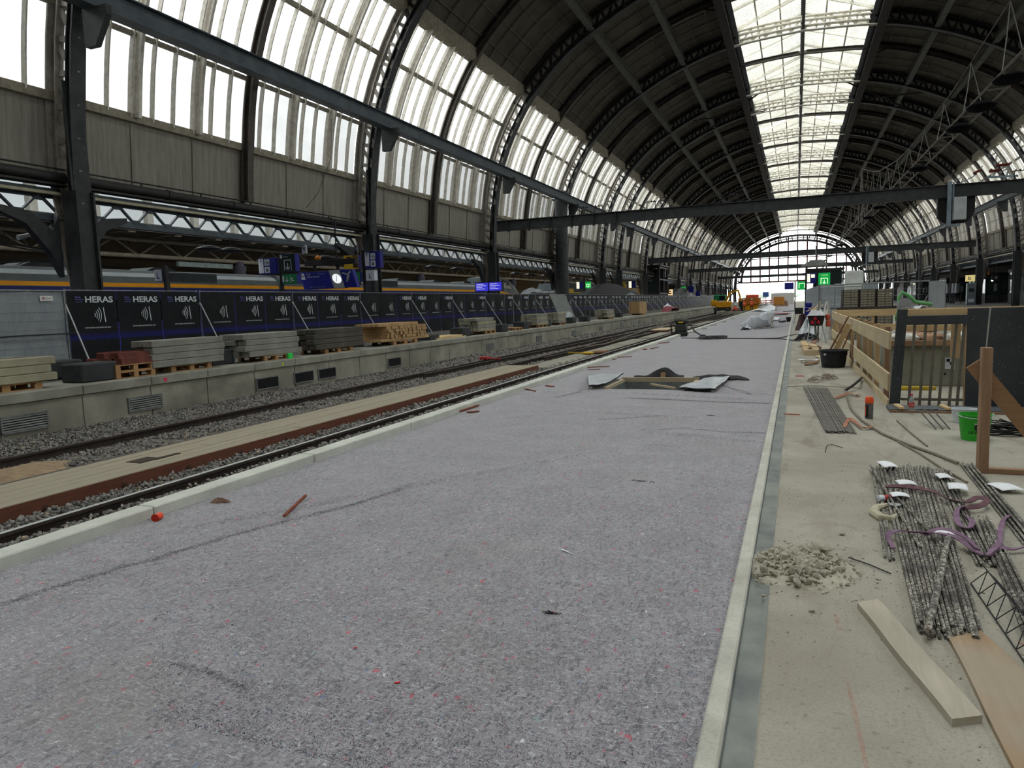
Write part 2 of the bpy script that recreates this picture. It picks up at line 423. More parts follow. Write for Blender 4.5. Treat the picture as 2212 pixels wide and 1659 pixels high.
def make_truss():
    t = thing('arched_truss', 'dark riveted steel roof arch', 'roof truss', (0, TY[0], 0), group='arched roof trusses')
    m = MB(); oc = P3(OUT_); K1 = [i for i, q in enumerate(IN_) if q[0] < -4.9]; K2 = [i for i, q in enumerate(IN_) if q[0] > 4.9]
    pick = lambda c, K: [c[i] for i in K]
    for K, s in ((K1, -1), (K2, 1)):
        m = MB(); m.sweep(P3(pick(IN_, K)), .46, .06); m.sweep(P3(pick(offset(IN_, .16), K)), .05, .30); m.sweep(P3(pick(offset(IN_, .3), K)), .3, .04)
        # solid column legs below the girder level
        m.box(XC + s * 19.35 - .16 if s > 0 else XC + s * 19.35 - .42, XC + s * 19.35 + .42 if s > 0 else XC + s * 19.35 + .16, -.3, -.24, -.5, 5.2)
        m.box(XC + s * 19.35 - .16 if s > 0 else XC + s * 19.35 - .42, XC + s * 19.35 + .42 if s > 0 else XC + s * 19.35 + .16, .24, .3, -.5, 5.2)
        m.box(XC + s * 19.35 - .03, XC + s * 19.35 + .03, -.3, .3, -.5, 8.2)
        for z in (1.6, 2.9, 4.2): m.box(XC + s * 19.55 - .24, XC + s * 19.55 + .22, -.26, .26, z, z + .05)
        for k in range(34):                             # rivet heads on the column faces
            z = .5 + k * .24; x = XC + s * (19.35 if z < 3 else abs(at_z(IN_, z)[0])) - s * .035
            for yy in (-.17, .17): m.raw([(x, yy - .018, z), (x, yy, z - .018), (x, yy + .018, z), (x, yy, z + .018), (x - s * .014, yy, z)], [(0, 1, 4), (1, 2, 4), (2, 3, 4), (3, 0, 4)])
        obj('inner_chord', m, STEEL, t)
    for nm, mt, z0_, z1_ in (('outer_chord', STEELL, -9, 15.6), ('upper_chord', STEELD, 15.0, 99)):
        for K in (K1, K2):
            m = MB(); K = [i for i in K if z0_ < OUT_[i][1] < z1_]
            m.sweep(P3(pick(OUT_, K)), .42, .06); m.sweep(P3(pick(offset(OUT_, -.14), K)), .05, .28); m.sweep(P3(pick(offset(OUT_, -.26), K)), .26, .04)
            obj(nm, m, mt, t)
    m = MB()
    m.sweep(P3([q for q in IN_ if abs(q[0]) < 5.6]), .4, .06); m.sweep(P3([q for q in OUT_ if abs(q[0]) < 5.6]), .4, .06); obj('lantern_chord', m, LANT, t); m = MB()
    for nm, lo, hi, mt, sgn in (('side_lattice', 5.3, 14.9, STEELL, -1), ('side_lattice', 5.3, 14.9, STEELL, 1), ('roof_lattice', 14.9, 30, STEELD, -1), ('roof_lattice', 14.9, 30, STEELD, 1)):
        m = MB()
        for i in range(len(IN_) - 1):
            a, b = IN_[i], OUT_[i]; c, d = IN_[i + 1], OUT_[i + 1]
            if (a[0] + c[0]) * sgn < 0: continue
            if not (lo <= a[1] < hi) and not (lo <= c[1] < hi): continue
            if nm == 'roof_lattice' and abs(a[0]) < 4.9 and abs(c[0]) < 4.9: continue
            A = (a[0] + XC, 0, a[1]); B = (b[0] + XC, 0, b[1]); C = (c[0] + XC, 0, c[1]); D = (d[0] + XC, 0, d[1])
            m.bar(A, B, .16, .09, (0, 1, 0))
            if a[0] < 0: m.bar(A, D, .16, .08, (0, 1, 0))
            else: m.bar(B, C, .16, .08, (0, 1, 0))
        obj(nm, m, mt, t)
    m = MB()
    for i in range(len(IN_) - 1):
        a, b = IN_[i], OUT_[i]; c, d = IN_[i + 1], OUT_[i + 1]
        if abs(a[0]) < 5.2 and abs(c[0]) < 5.2:
            A = (a[0] + XC, 0, a[1] + .02); B = (b[0] + XC, 0, b[1]); C = (c[0] + XC, 0, c[1] + .02); D = (d[0] + XC, 0, d[1])
            m.bar(A, B, .12, .09, (0, 1, 0)); m.bar(A if a[0] < 0 else B, D if a[0] < 0 else C, .12, .08, (0, 1, 0))
    cc = [p for p in IN_ if abs(p[0]) < 5.3]; m.sweep(P3(offset(cc, .33)), .5, .06); m.sweep(P3(offset(cc, .72)), .46, .06)
    m.bar((XC - 5, 0, 22.0), (XC, 0, 23.9), .16, .22); m.bar((XC + 5, 0, 22.0), (XC, 0, 23.9), .16, .22)
    obj('lantern_lattice', m, LANT, t)
    for s in (-1, 1):                                   # knee brackets that carry the long side beam, haunches under the girder
        m = MB(); x = XC + s * 18.55
        m.prism([(x, 10.0), (x - s * .9, 10.0), (x - s * .9, 9.75), (x - s * .4, 9.0), (x, 9.0)], -.09, .09)
        obj('knee_bracket', m, STEEL, t)
        m = MB(); X = XC + s * 20.1
        for q in (-1, 1):
            m.prism([(q * .28, 2.8), (q * .62, 3.5), (q * 1.25, 4.25), (q * 2.0, 4.55), (q * 2.0, 4.7), (q * 1.1, 4.6), (q * .5, 4.1), (q * .28, 4.6)][::q], X - .12, X + .12, 0)
            m.bar((X, q * .28, 3.9), (X, q * 1.0, 4.35), .1, .1)
        obj('haunch', m, STEEL, t)
    return t
truss = make_truss()
side_of = ['standing behind the viewpoint', 'level with the viewpoint']
for i, y in enumerate(TY):
    if i < 2: lb = 'dark riveted steel roof arch ' + side_of[i]
    elif i == 18: lb = 'farthest dark roof arch, framing the glazed end wall'
    elif i == 2: lb = 'nearest riveted steel roof arch, its thick column at the far left'
    elif i == 5: lb = 'fourth roof arch, with the fat round downpipe in front of its left column'
    else: lb = 'dark lattice steel roof arch, ' + ORD[i - 2] + ' from the nearest one'
    if i == 0: truss['label'] = lb
    else: dup(truss, (0, y, 0), label=lb)

# ---- windows of the side walls: one window per bay and side
SK_L = sub_curve(OUT_, 8.2, 0)
def skin(c, off=.12): return offset(c, off)
SKIN = skin(resample(INNER, .6), 1.06)
def window_bay(L, side):
    e = sempty('window_1')
    s = 1 if side == 'l' else -1
    c_lo = [p for p in sub_curve(SKIN, 7.95, 0) if p[1] < 10.4]; c_lo.append(at_z(SKIN, 10.4))
    c_up = sub_curve(SKIN, 10.4, 0); c_up = [p for p in c_up if p[1] < 15.35] + [at_z(SKIN, 15.35)]
    full = c_lo[:-1] + c_up
    F = lambda c, y=0: [(XC + s * x, y, z) for x, z in c]
    n = round(L / .845); st = L / n
    for nm, cc, mt in (('pane', c_lo, GL_LO), ('pane', c_up, GL_UP)):
        m = MB(); vs = []
        for x, y, z in F(cc): vs += [(x, .1, z), (x, L - .1, z)]
        m.raw(vs, [(2 * i, 2 * i + 1, 2 * i + 3, 2 * i + 2) for i in range(len(cc) - 1)]); obj(nm, m, mt, e)
    m = MB(); inn = offset(full, -.1)
    for k in range(1, n):
        m.sweep(F(inn, k * st), .045, .17)
    obj('glazing_bar', m, BARW, e)
    m = MB(); inn = offset(full, -.2)
    for k in range(3, n, 3):
        if abs(k * st - L / 2) < .3 and L > 10: continue
        m.sweep(F(inn, k * st + .16), .12, .34)
    obj('main_mullion', m, BARW, e)
    m = MB()
    if L > 10:
        m.sweep(F(offset(sub_curve(SKIN, 5.9, 0)[:-1], -.2), L / 2), .34, .05); m.sweep(F(offset([p for p in sub_curve(SKIN, 5.9, 0)], -.32), L / 2), .07, .26); m.sweep(F(offset(sub_curve(SKIN, 5.9, 0), -.46), L / 2), .3, .05)
        obj('intermediate_rib', m, mat('brown_grey_rib', (92, 86, 80), (72, 67, 63), 3, .7, 0, .1), e)
    m = MB()
    x, z = at_z(SKIN, 13.4); m.box(*(sorted((XC + s * (x + .02), XC + s * (x + .16)))), 0, L, z - .09, z + .09)
    x, z = at_z(SKIN, 7.95); m.box(*(sorted((XC + s * (x - .02), XC + s * (x + .16)))), 0, L, z - .16, z + .1)
    x, z = at_z(SKIN, 10.4); m.box(*(sorted((XC + s * (x + .0), XC + s * (x + .14)))), 0, L, z - .07, z + .07)
    obj('transom', m, SILLW, e)
    x, z = at_z(SKIN, 15.35); m = MB(); m.box(*(sorted((XC + s * (x - .1), XC + s * (x + .45)))), 0, L, z - .22, z + .4)
    obj('head_beam', m, SILLW, e)
    m = MB()
    x, z = at_z(SKIN, 7.7)
    x2, _ = at_z(SKIN, 5.5)
    m.raw([(XC + s * x, 0, 7.85), (XC + s * x, L, 7.85), (XC + s * x2, L, 5.45), (XC + s * x2, 0, 5.45)], [(0, 1, 2, 3)])
    m.raw([(XC + s * (x - .1), 0, 7.85), (XC + s * (x - .1), L, 7.85), (XC + s * (x2 - .1), L, 5.45), (XC + s * (x2 - .1), 0, 5.45)], [(0, 1, 2, 3)])
    for k in range(0, n + 1, 3):
        if k * st > L - .1 or k == 0: continue
        m.bar((XC + s * (x + .02), k * st + .16, 7.85), (XC + s * (x2 + .02), k * st + .16, 5.45), .16, .07, (1, 0, 0))
    obj('lower_panel', m, PANELW, e)
    return e
wn_i = 0
wl_l = window_bay(15.2, 'l'); wl_r = window_bay(15.2, 'r'); ws_l = window_bay(7.8, 'l'); ws_r = window_bay(7.8, 'r')
firstu = {}
for i in range(len(TY) - 1):
    L = TY[i + 1] - TY[i]
    for sd, big, sm in (('l', wl_l, ws_l), ('r', wl_r, ws_r)):
        src = big if L > 10 else sm; wn_i += 1
        if src not in firstu: firstu[src] = 1; src.location = (0, TY[i], 0); src.name = 'window_%d' % wn_i
        else: d_ = dup(src, (0, TY[i], 0)); d_.name = 'window_%d' % wn_i
# ---- lantern (skylight) bays
def lantern_bay(L):
    e = sempty('window_60'); rid = (XC, 24.0); ev = 5.0; ez = 22.35
    n = round(L / .42); st = L / n
    m = MB()
    for s in (-1, 1): m.raw([(XC + s * ev, .02, ez), (XC + s * ev, L - .02, ez), (XC, L - .02, 24), (XC, .02, 24)], [(0, 1, 2, 3)])
    obj('pane', m, GL_TOP, e)
    m = MB()
    for s in (-1, 1):
        for k in range(n):
            m.bar((XC + s * ev, k * st, ez - .02), (XC, k * st, 23.97), .026, .105)
    obj('glazing_bar', m, LANT, e)
    m = MB()
    for s in (-1, 1):
        for f in (.03, .34, .67): m.box(XC + s * ev * (1 - f) - .06, XC + s * ev * (1 - f) + .06, 0, L, ez + (24 - ez) * f - .2, ez + (24 - ez) * f - .06)
        for k in (.26, .5, .76):
            m.bar((XC + s * ev, k * L, ez - .12), (XC, k * L, 23.85), .1, .16)
    obj('purlin', m, LANT, e)
    m = MB(); m.box(XC - .16, XC + .16, 0, L, 23.6, 23.95); m.box(XC - .1, XC + .1, 0, L, 21.3, 21.7)
    obj('ridge_beam', m, STEEL, e)
    m = MB()
    for s in (-1, 1):
        for q in range(int(L / 1.5)):
            m.box(XC + s * 5.05 - .03, XC + s * 5.05 + .03, q * 1.5 + .3, q * 1.5 + .36, 21.6, 22.35)
        m.box(XC + s * 5.05 - .05, XC + s * 5.05 + .05, 0, L, 22.2, 22.35); m.box(XC + s * 4.9 - .3, XC + s * 4.9 + .3, 0, L, 21.55, 21.62)
    obj('eaves_rail', m, STEELB, e)
    return e
lb_, ls_ = lantern_bay(15.2), lantern_bay(7.8)
k_ = 0
for i in range(len(TY) - 1):
    src = lb_ if TY[i + 1] - TY[i] > 10 else ls_; k_ += 1
    if src not in firstu: firstu[src] = 1; src.location = (0, TY[i], 0); src.name = 'window_%d' % (60 + k_)
    else: d_ = dup(src, (0, TY[i], 0)); d_.name = 'window_%d' % (60 + k_)

# ---- boarded roof between side glass and lantern
RL = TY[-1] - TY[0]
roofc = [p for p in offset(resample(INNER, .6), 1.14) if p[1] > 15.3 and abs(p[0]) >= 5.0]
rl = [p for p in roofc if p[0] < 0]
e = MB()
for s in (1, -1):
    vs = []
    top = rl + [(-5.0, rl[-1][1] + .05)]
    for x, z in top: vs += [(XC + s * x, TY[0], z), (XC + s * x, TY[-1], z)]
    e.raw(vs, [(2 * i, 2 * i + 1, 2 * i + 3, 2 * i + 2) for i in range(len(top) - 1)])
    vs = []
    for x, z in top: vs += [(XC + s * x, TY[0], z + .15), (XC + s * x, TY[-1], z + .15)]
    e.raw(vs, [(2 * i, 2 * i + 2, 2 * i + 3, 2 * i + 1) for i in range(len(top) - 1)])
ceil_ = struct('ceiling', e, ROOFM)
mb = MB(); arc = resample([p for p in offset(resample(INNER, .6), 1.08) if p[1] > 15.3 and p[0] < -5], 1.3)
for s in (1, -1):
    for (x, z) in arc[1:-1]: mb.box(XC + s * x - .025, XC + s * x + .025, TY[0], TY[-1], z - .04, z + .02)
    for i in range(len(TY) - 1):
        L = TY[i + 1] - TY[i]; n = round(L / 1.9)
        for k in range(1, n):
            if L > 10 and k == n // 2: continue
            mb.sweep([(XC + s * x, TY[i] + k * L / n, z) for x, z in offset(arc, -.02)], .05, .07)
struct('trim_1', mb, ROOFR)
mb = MB(); arc2 = resample([p for p in offset(resample(INNER, .6), .95) if p[1] > 15.3 and p[0] < -5], 1.0)
for s in (1, -1):
    for i in range(len(TY) - 1):
        L = TY[i + 1] - TY[i]
        if L > 10:
            mb.sweep([(XC + s * x, TY[i] + L / 2, z) for x, z in arc2], .32, .05); mb.sweep([(XC + s * x, TY[i] + L / 2, z) for x, z in offset(arc2, .12)], .06, .24)
            mb.bar((XC + s * 5.2, TY[i] + L / 2, 20.9), (XC + s * 6.3, TY[i] + L / 2, 21.25), .1, .1)
struct('trim_2', mb, STEELD)
mb = MB(); lab = ['lower left', 'upper left', 'upper right', 'lower right']
for q, X in enumerate((-12.25, -8.75, 8.75, 12.25)):
    z = at_z(IN_, 1e9) if False else None
    zz = [p for p in zip(IN_[:-1], IN_[1:]) if p[0][0] <= -abs(X) <= p[1][0]][0]
    t = (-abs(X) - zz[0][0]) / (zz[1][0] - zz[0][0]); z = zz[0][1] + t * (zz[1][1] - zz[0][1])
    m = MB(); m.box(XC + X - .2, XC + X + .2, TY[0], TY[-1], z + .12, z + .18); m.box(XC + X - .03, XC + X + .03, TY[0], TY[-1], z + .18, z + .6); m.box(XC + X - .14, XC + X + .14, TY[0], TY[-1], z + .6, z + .65)
    tag(obj('roof_purlin', m, mat('purlin_grey', (98, 98, 94), (80, 80, 77), 2, .6, 0, 0)), 'long grey steel purlin running under the roof boards, the %s one' % lab[q], 'beam', 'long roof purlins')
for s, nm in ((-1, 'left'), (1, 'right')):
    m = MB(); x = XC + s * 5.15
    m.box(x - .3, x + .3, TY[0], TY[-1], 20.45, 20.52); m.box(x - .06, x + .06, TY[0], TY[-1], 20.5, 22.2); m.box(x - .22, x + .22, TY[0], TY[-1], 21.5, 21.56)
    tag(obj('lantern_edge_beam', m, STEELD), 'deep dark edge beam along the %s side of the roof lantern' % nm, 'beam')
    # long side beam on brackets, pipes, girder
    m = MB(); x = XC + s * 18.25
    m.box(x - .24, x + .24, TY[0], TY[-1], 10.0, 10.04); m.box(x - .035, x + .035, TY[0], TY[-1], 10.04, 10.6); m.box(x - .2, x + .2, TY[0], TY[-1], 10.6, 10.64)
    t = thing('long_side_beam', 'blue-grey steel beam on brackets running the length of the %s glazing' % nm, 'beam')
    obj('web_and_flanges', m, STEELB, t); m = MB(); m.box(x - .04, x + .04, TY[0], TY[-1], 10.64, 10.7); obj('rail_strip', m, REDST, t)
    m = MB(); x = XC + s * 19.95
    m.cyl((x, TY[0], 5.62), (x, TY[-1], 5.62), .15, 12); 
    for y in np.arange(TY[0] + 1, TY[-1], 3.0): m.cyl((x, y, 5.62), (x, y + .16, 5.62), .175, 12)
    tag(obj('drain_pipe', m, PIPE, smooth=True), 'thick black pipe along the foot of the %s wall panels' % nm, 'pipe')
    m = MB(); m.box(x - .12, x + .12, TY[0], TY[-1], 5.36, 5.38); m.box(x - .12, x - .1, TY[0], TY[-1], 5.36, 5.44); m.box(x + .1, x + .12, TY[0], TY[-1], 5.36, 5.44)
    m.cyl((x + s * -.02, TY[0], 5.86), (x + s * -.02, TY[-1], 5.86), .025, 6)
    for y in np.arange(TY[0] + .5, TY[-1], 2.5): m.box(x - .02, x + .02, y, y + .05, 5.36, 5.86)
    tag(obj('cable_tray', m, PIPE), 'black cable tray with a thin rail, hung on the %s pipe' % nm, 'cable tray')
    m = MB(); x = XC + s * 19.98
    m.box(x - .07, x + .07, TY[0], TY[-1], 5.12, 5.2)
    tag(obj('light_line', m, mat('cream_conduit', (176, 170, 144), (150, 146, 124), 3, .5, 0, 0)), 'thin cream conduit fixed along the top of the %s lattice girder' % nm, 'conduit')
def girder(L):
    t = thing('lattice_girder', 'x', 'girder', group='lattice girders between the columns')
    m = MB(); m.box(-.14, .14, 0, L, 5.22, 5.32); m.box(-.03, .03, 0, L, 5.05, 5.3); m.box(-.14, .14, 0, L, 4.42, 4.47); m.box(-.04, .04, 0, L, 4.42, 4.62)
    obj('chord', m, STEELB, t)
    n = round(L / 1.28); st = L / n; m = MB()
    for k in range(n):
        y = k * st
        # V webs with gusset plates
        m.bar((0, y, 4.55), (0, y + st / 2, 5.15), .05, .1, (1, 0, 0)); m.bar((0, y + st / 2, 5.15), (0, y + st, 4.55), .05, .1, (1, 0, 0))
        m.prism([(y + st / 2 - .24, 5.16), (y + st / 2 + .24, 5.16), (y + st / 2 + .14, 4.98), (y + st / 2 - .14, 4.98)], -.03, .03, 0)
        m.prism([(y - .24, 4.5), (y + .24, 4.5), (y + .14, 4.7), (y - .14, 4.7)], -.03, .03, 0)
    obj('web', m, STEELB, t)
    return t
gb, gs = girder(15.2), girder(7.8)
for i in range(len(TY) - 1):
    src = gb if TY[i + 1] - TY[i] > 10 else gs
    for s, nm in ((-1, 'left'), (1, 'right')):
        lb = '%s side lattice girder, ' % nm + ('behind the viewpoint' if i < 2 else 'in the %s bay beyond the nearest arch' % ORD[i - 2])
        if i == 1: lb = '%s side lattice girder ending at the nearest arch' % nm
        loc = (XC + s * 20.25, TY[i], 0)
        if src not in firstu: firstu[src] = 1; src.location = loc; src['label'] = lb
        else: dup(src, loc, label=lb)
# the fat pipe in front of the fourth arch
m = MB(); X = XC - 19.0
m.cyl((X, 59.45, .3), (X, 59.45, 11.0), .52, 20)
for z in (3.2, 6.4): m.cyl((X, 59.45, z), (X, 59.45, z + .1), .56, 20)
tag(obj('round_downpipe', m, STEEL, smooth=True), 'fat round dark steel pipe standing before the fourth arch on the left', 'pipe')
for s, nm in ((-1, 'left'), (1, 'right')):
    a, b = IN_[len(IN_) // 2 + 4], IN_[len(IN_) // 2 + 12]; m = MB()
    m.bar((XC + s * a[0], 75.2, a[1] + .1), (XC + s * b[0], 83, b[1] + .1), .1, .1); m.bar((XC + s * a[0], 83, a[1] + .1), (XC + s * b[0], 75.2, b[1] + .1), .1, .1)
    tag(obj('cross_brace', m, STEELD), 'thin diagonal bracing between the two close-set roof arches, %s of the lantern' % nm, 'brace')
# ---- glazed end wall
e = sempty('window_80')
YE = 251.0
m = MB()
ins = [(x, z) for x, z in offset(IN_, -.05) if z > 6.4]
m.raw([(XC + x * .98, YE, z) for x, z in ins], [tuple(range(len(ins)))]); obj('pane', m, glass_mat('end_wall_glass', .92), e)
m = MB()
for k in range(-6, 7):
    x = k * 2.85; z1 = [p for p in ins if abs(p[0] - x) < .6]
    if z1: m.box(XC + x - .22, XC + x + .22, YE - .3, YE - .1, 6.4, max(p[1] for p in z1))
for z, h in ((6.3, .45), (8.2, .3), (10.5, .42), (13.9, .3), (15.2, .25)):
    xs = at_z(IN_, z); 
    if xs: m.box(XC + xs[0], XC - xs[0], YE - .35, YE - .05, z, z + h)
m.sweep(P3(offset(IN_, -.2), YE - .2), .5, .35)
obj('arch_glazing_bar', m, REDST, e); m = MB(); inner2 = [(p[0] * .9, 6.4 + (p[1] - 6.4) * .87) for p in IN_ if p[1] > 6.2]
m.sweep(P3(inner2, YE - .5), .6, .7); m.sweep(P3(offset(IN_, -.3), YE - .6), .6, .6); m.sweep(P3([((a[0] + b[0]) / 2, (a[1] + b[1]) / 2) for a, b in zip(inner2, [q for q in offset(IN_, -.3) if q[1] > 5.9][:len(inner2)])], YE - .5), .3, .3)
for i in range(0, len(inner2), 2):
    j = min(range(len(IN_)), key=lambda q: (IN_[q][0] - inner2[i][0] * 1.08) ** 2 + (IN_[q][1] - inner2[i][1] - 1.2) ** 2)
    m.bar((XC + inner2[i][0], YE - .4, inner2[i][1]), (XC + IN_[j][0], YE - .4, IN_[j][1]), .34, .34)
obj('arch_ring', m, STEELD, e)
m = MB()
for z in np.arange(6.9, 9.6, .7): m.box(XC - 18, XC + 18, YE - .08, YE - .04, z, z + .05)
for x in np.arange(-18, 18, .95): m.box(XC + x, XC + x + .05, YE - .08, YE - .04, 6.4, 9.4)
obj('small_bar', m, REDST, e)
# added wall behind the viewpoint, blocks sky light from that side
m = MB(); m.box(-50, 40, TY[0] - 1.2, TY[0] - 1.0, -2, 25)
struct('wall_back_light_block', m, mat('light_block_wall', (120, 112, 100)))
# ================================================================ GROUND, PLATFORMS, TRACK
def concrete(name, c1, c2, c3, sc1=1.2, speck=.5, rough=.85, stain=None, bump=.25):
    n = N(name)
    a = n.ramp(n.noise(sc1, 7, .65), (.32, lin(c1)), (.68, lin(c2)))
    b = n.mix(n.ramp(n.noise(sc1 * .35, 4, .55, dist=.8), (.45, BW(0)), (.7, BW(.7))), a, lin(c3))
    g = n.noise(70, 4, .75); b = n.mix(n.ramp(g, (.5, BW(0)), (.72, BW(speck))), b, lin(tuple(int(v * .6) for v in c1)))
    if stain == (118, 106, 92):
        b = n.mix(n.ramp(n.noise(1.7, 6, .7, (1, .3, 1), dist=1.5), (.52, BW(0)), (.66, BW(.55))), b, lin((112, 102, 88))); b = n.mix(n.ramp(n.noise(16, 5, .7), (.60, BW(0)), (.68, BW(.6))), b, lin((104, 98, 86)))
    if stain: b = n.mix(n.ramp(n.noise(.8, 5, .6, (1, .35, 1)), (.56, BW(0)), (.7, BW(.6))), b, lin(stain))
    n.base(b); n.bump(n.noise(45, 6, .7), bump, .006); return n.set(rough)
SLAB = concrete('dusty_concrete_slab', (172, 168, 154), (150, 146, 133), (128, 119, 105), 1.1, .55, stain=(118, 106, 92))
WALLC = concrete('weathered_platform_concrete', (160, 157, 143), (130, 128, 116), (98, 96, 86), 1.5, .6, stain=(84, 82, 72))
COPE = concrete('platform_coping_concrete', (160, 159, 147), (136, 135, 124), (112, 110, 100), 2, .5)
KERB = concrete('pale_kerb_concrete', (206, 208, 198), (190, 192, 182), (174, 176, 166), 4, .25)
STRIP = concrete('cream_mortar_strip', (198, 197, 186), (180, 178, 166), (158, 155, 143), 5, .4)

def felt():
    n = N('grey_recycled_felt')
    base = n.ramp(n.noise(2.2, 5, .6), (.35, lin((153, 149, 154))), (.65, lin((132, 128, 134))))
    # fibres at several sizes and directions
    f1 = n.noise(38, 8, .78, (1.0, .35, 1), dist=1.6); f2 = n.noise(95, 6, .8, (.3, 1, 1), (0, 0, .6), dist=1.2); f3 = n.noise(240, 4, .8, dist=.8)
    b = n.mix(n.ramp(f1, (.49, BW(0)), (.58, BW(.85))), base, lin((74, 73, 79)))
    b = n.mix(n.ramp(f2, (.52, BW(0)), (.60, BW(.85))), b, lin((198, 198, 203)))
    b = n.mix(n.ramp(f3, (.52, BW(0)), (.62, BW(.8))), b, lin((66, 65, 70)))
    b = n.mix(n.ramp(n.noise(.9, 5, .6), (.54, BW(0)), (.68, BW(.3))), b, lin((128, 122, 112)))
    for i, (c, sc_, th) in enumerate((((196, 52, 74), 5.2, .07), ((176, 74, 92), 9.0, .10), ((92, 120, 160), 6.1, .06), ((58, 56, 66), 7.3, .08), ((228, 230, 232), 8.1, .06), ((120, 156, 160), 4.7, .05))):
        v = n.new('ShaderNodeTexVoronoi'); v.inputs['Scale'].default_value = sc_ * 1.6; v.inputs['Randomness'].default_value = 1
        mp = n.coord((1, .55, 1), (0, 0, .5 * i), (3.7 * i, 1.3 * i, 0))
        # warp so that the tufts get ragged edges
        nz = n.new('ShaderNodeTexNoise'); nz.inputs['Scale'].default_value = 40; nz.inputs['Detail'].default_value = 4
        n.link(mp, nz.inputs['Vector'])
        ad = n.new('ShaderNodeVectorMath', operation='MULTIPLY_ADD'); ad.inputs[1].default_value = (.05, .05, .05); n.link(nz.outputs[1], ad.inputs[0]); n.link(mp, ad.inputs[2])
        n.link(ad.outputs[0], v.inputs['Vector'])
        b = n.mix(n.ramp(v.outputs['Distance'], (th * .6, BW(.8)), (th * 1.5, BW(0))), b, lin(c))
    n.base(b)
    n.bump(n.mix(.5, f1, f2), .55, .008)
    n.b.inputs['Sheen Weight'].default_value = .45; n.b.inputs['Sheen Roughness'].default_value = .5
    return n.set(.95, 0, .1)
FELT = felt()
# felt with a rectangular opening (the pit) and soft creases
HX0, HX1, HY0, HY1 = -3.15, -1.75, 12.45, 13.9
m = MB()
creases = [((-4.3, 3.6), (-1.9, 7.2), .016), ((-3.3, 2.9), (-4.75, 3.4), .008), ((-2.9, 12.0), (-.3, 11.2), .02), ((-2.7, 9.9), (-1.1, 9.3), .014), ((-1.8, 8.4), (-.25, 8.0), .015), ((-4.5, 11.6), (-3.2, 12.2), .014), ((-1.3, 12.6), (-.3, 11.9), .014), ((-3.9, 9.0), (-2.2, 10.2), .006), ((-3.8, 27.5), (-.5, 28.6), .02), ((-2.6, 3.0), (-1.7, 2.3), .012), ((-4.2, 15), (-3.3, 14.4), .012)]
def fz(x, y):
    z = .012 + .003 * math.sin(x * 3.1 + y * .7) + .003 * math.sin(y * 2.3 - x)
    for (a, b, h) in creases:
        dx, dy = b[0] - a[0], b[1] - a[1]; L2 = dx * dx + dy * dy; t = max(0, min(1, ((x - a[0]) * dx + (y - a[1]) * dy) / L2))
        d = math.hypot(x - a[0] - t * dx, y - a[1] - t * dy); z += h * 1.6 * math.exp(-(d / .05) ** 2) * min(1, 6 * t + .1, 6 * (1 - t) + .1)
    return z
xs = sorted(set([round(-4.62 + i * .045, 4) for i in range(97)] + [HX0, HX1, -.30])); xs = [x for x in xs if x <= -.30]
ys = [-6, -3, -1] + [1.2 + i * .06 for i in range(230)] + [15 + i * .5 for i in range(40)] + [35 + i * 5 for i in range(36)] + [HY0, HY1]; ys = sorted(set(round(y, 4) for y in ys))
idx = {}
for j, y in enumerate(ys):
    for i, x in enumerate(xs): idx[i, j] = len(m.v); m.v.append((x, y, fz(x, y)))
for j in range(len(ys) - 1):
    for i in range(len(xs) - 1):
        if xs[i] >= HX0 - 1e-6 and xs[i + 1] <= HX1 + 1e-6 and ys[j] >= HY0 - 1e-6 and ys[j + 1] <= HY1 + 1e-6: continue
        m.f.append((idx[i, j], idx[i + 1, j], idx[i + 1, j + 1], idx[i, j + 1]))
o = struct('floor', m, FELT, smooth=True); o.name = 'floor'

def slabbox(name, x0, x1, y0, y1, z0, z1, mt):
    m = MB(); m.box(x0, x1, y0, y1, z0, z1); return struct(name, m, mt)
# sub-base under the felt, split around the pit
m = MB()
for (x0, x1, y0, y1) in ((-4.8, HX0, -25, 400), (HX1, -.3, -25, 400), (HX0, HX1, -25, HY0), (HX0, HX1, HY1, 400)): m.box(x0, x1, y0, y1, -.9, -.01)
struct('floor_1', m, SLAB)
# right slab
m = MB()
for (x0, x1, y0, y1) in ((-.12, 10.4, -25, 400),): m.box(x0, x1, y0, y1, -.6, 0)
struct('floor_2', m, SLAB)
m = MB(); m.cbox(-.30, -.225, -25, 300, -.1, .034, .008); o = struct('trim_3', m, STRIP)
# steel channel beside the strip
m = MB(); m.box(-.222, -.12, -25, 300, -.03, -.02); m.box(-.226, -.222, -25, 300, -.03, .022); m.box(-.122, -.118, -25, 300, -.03, .006)
def galv():
    n = N('dull_galvanised_steel'); a = n.ramp(n.noise(3.2, 6, .65), (.35, lin((142, 145, 139))), (.65, lin((108, 112, 112)))); n.base(a); n.bump(n.noise(30, 3, .6), .05, .004); return n.set(.55, .35, .4)
GALV = galv()
tag(obj('edge_channel', m, GALV), 'flat galvanised steel channel set along the edge of the concrete slab', 'channel')
# left kerb
m = MB(); R.seed(3)
y = -10
while y < 240:
    m.cbox(-4.79, -4.61, y, y + 1.985, -.4, .097 + R.uniform(-.001, .001), .01); y += 2.0
struct('trim_4', m, KERB)
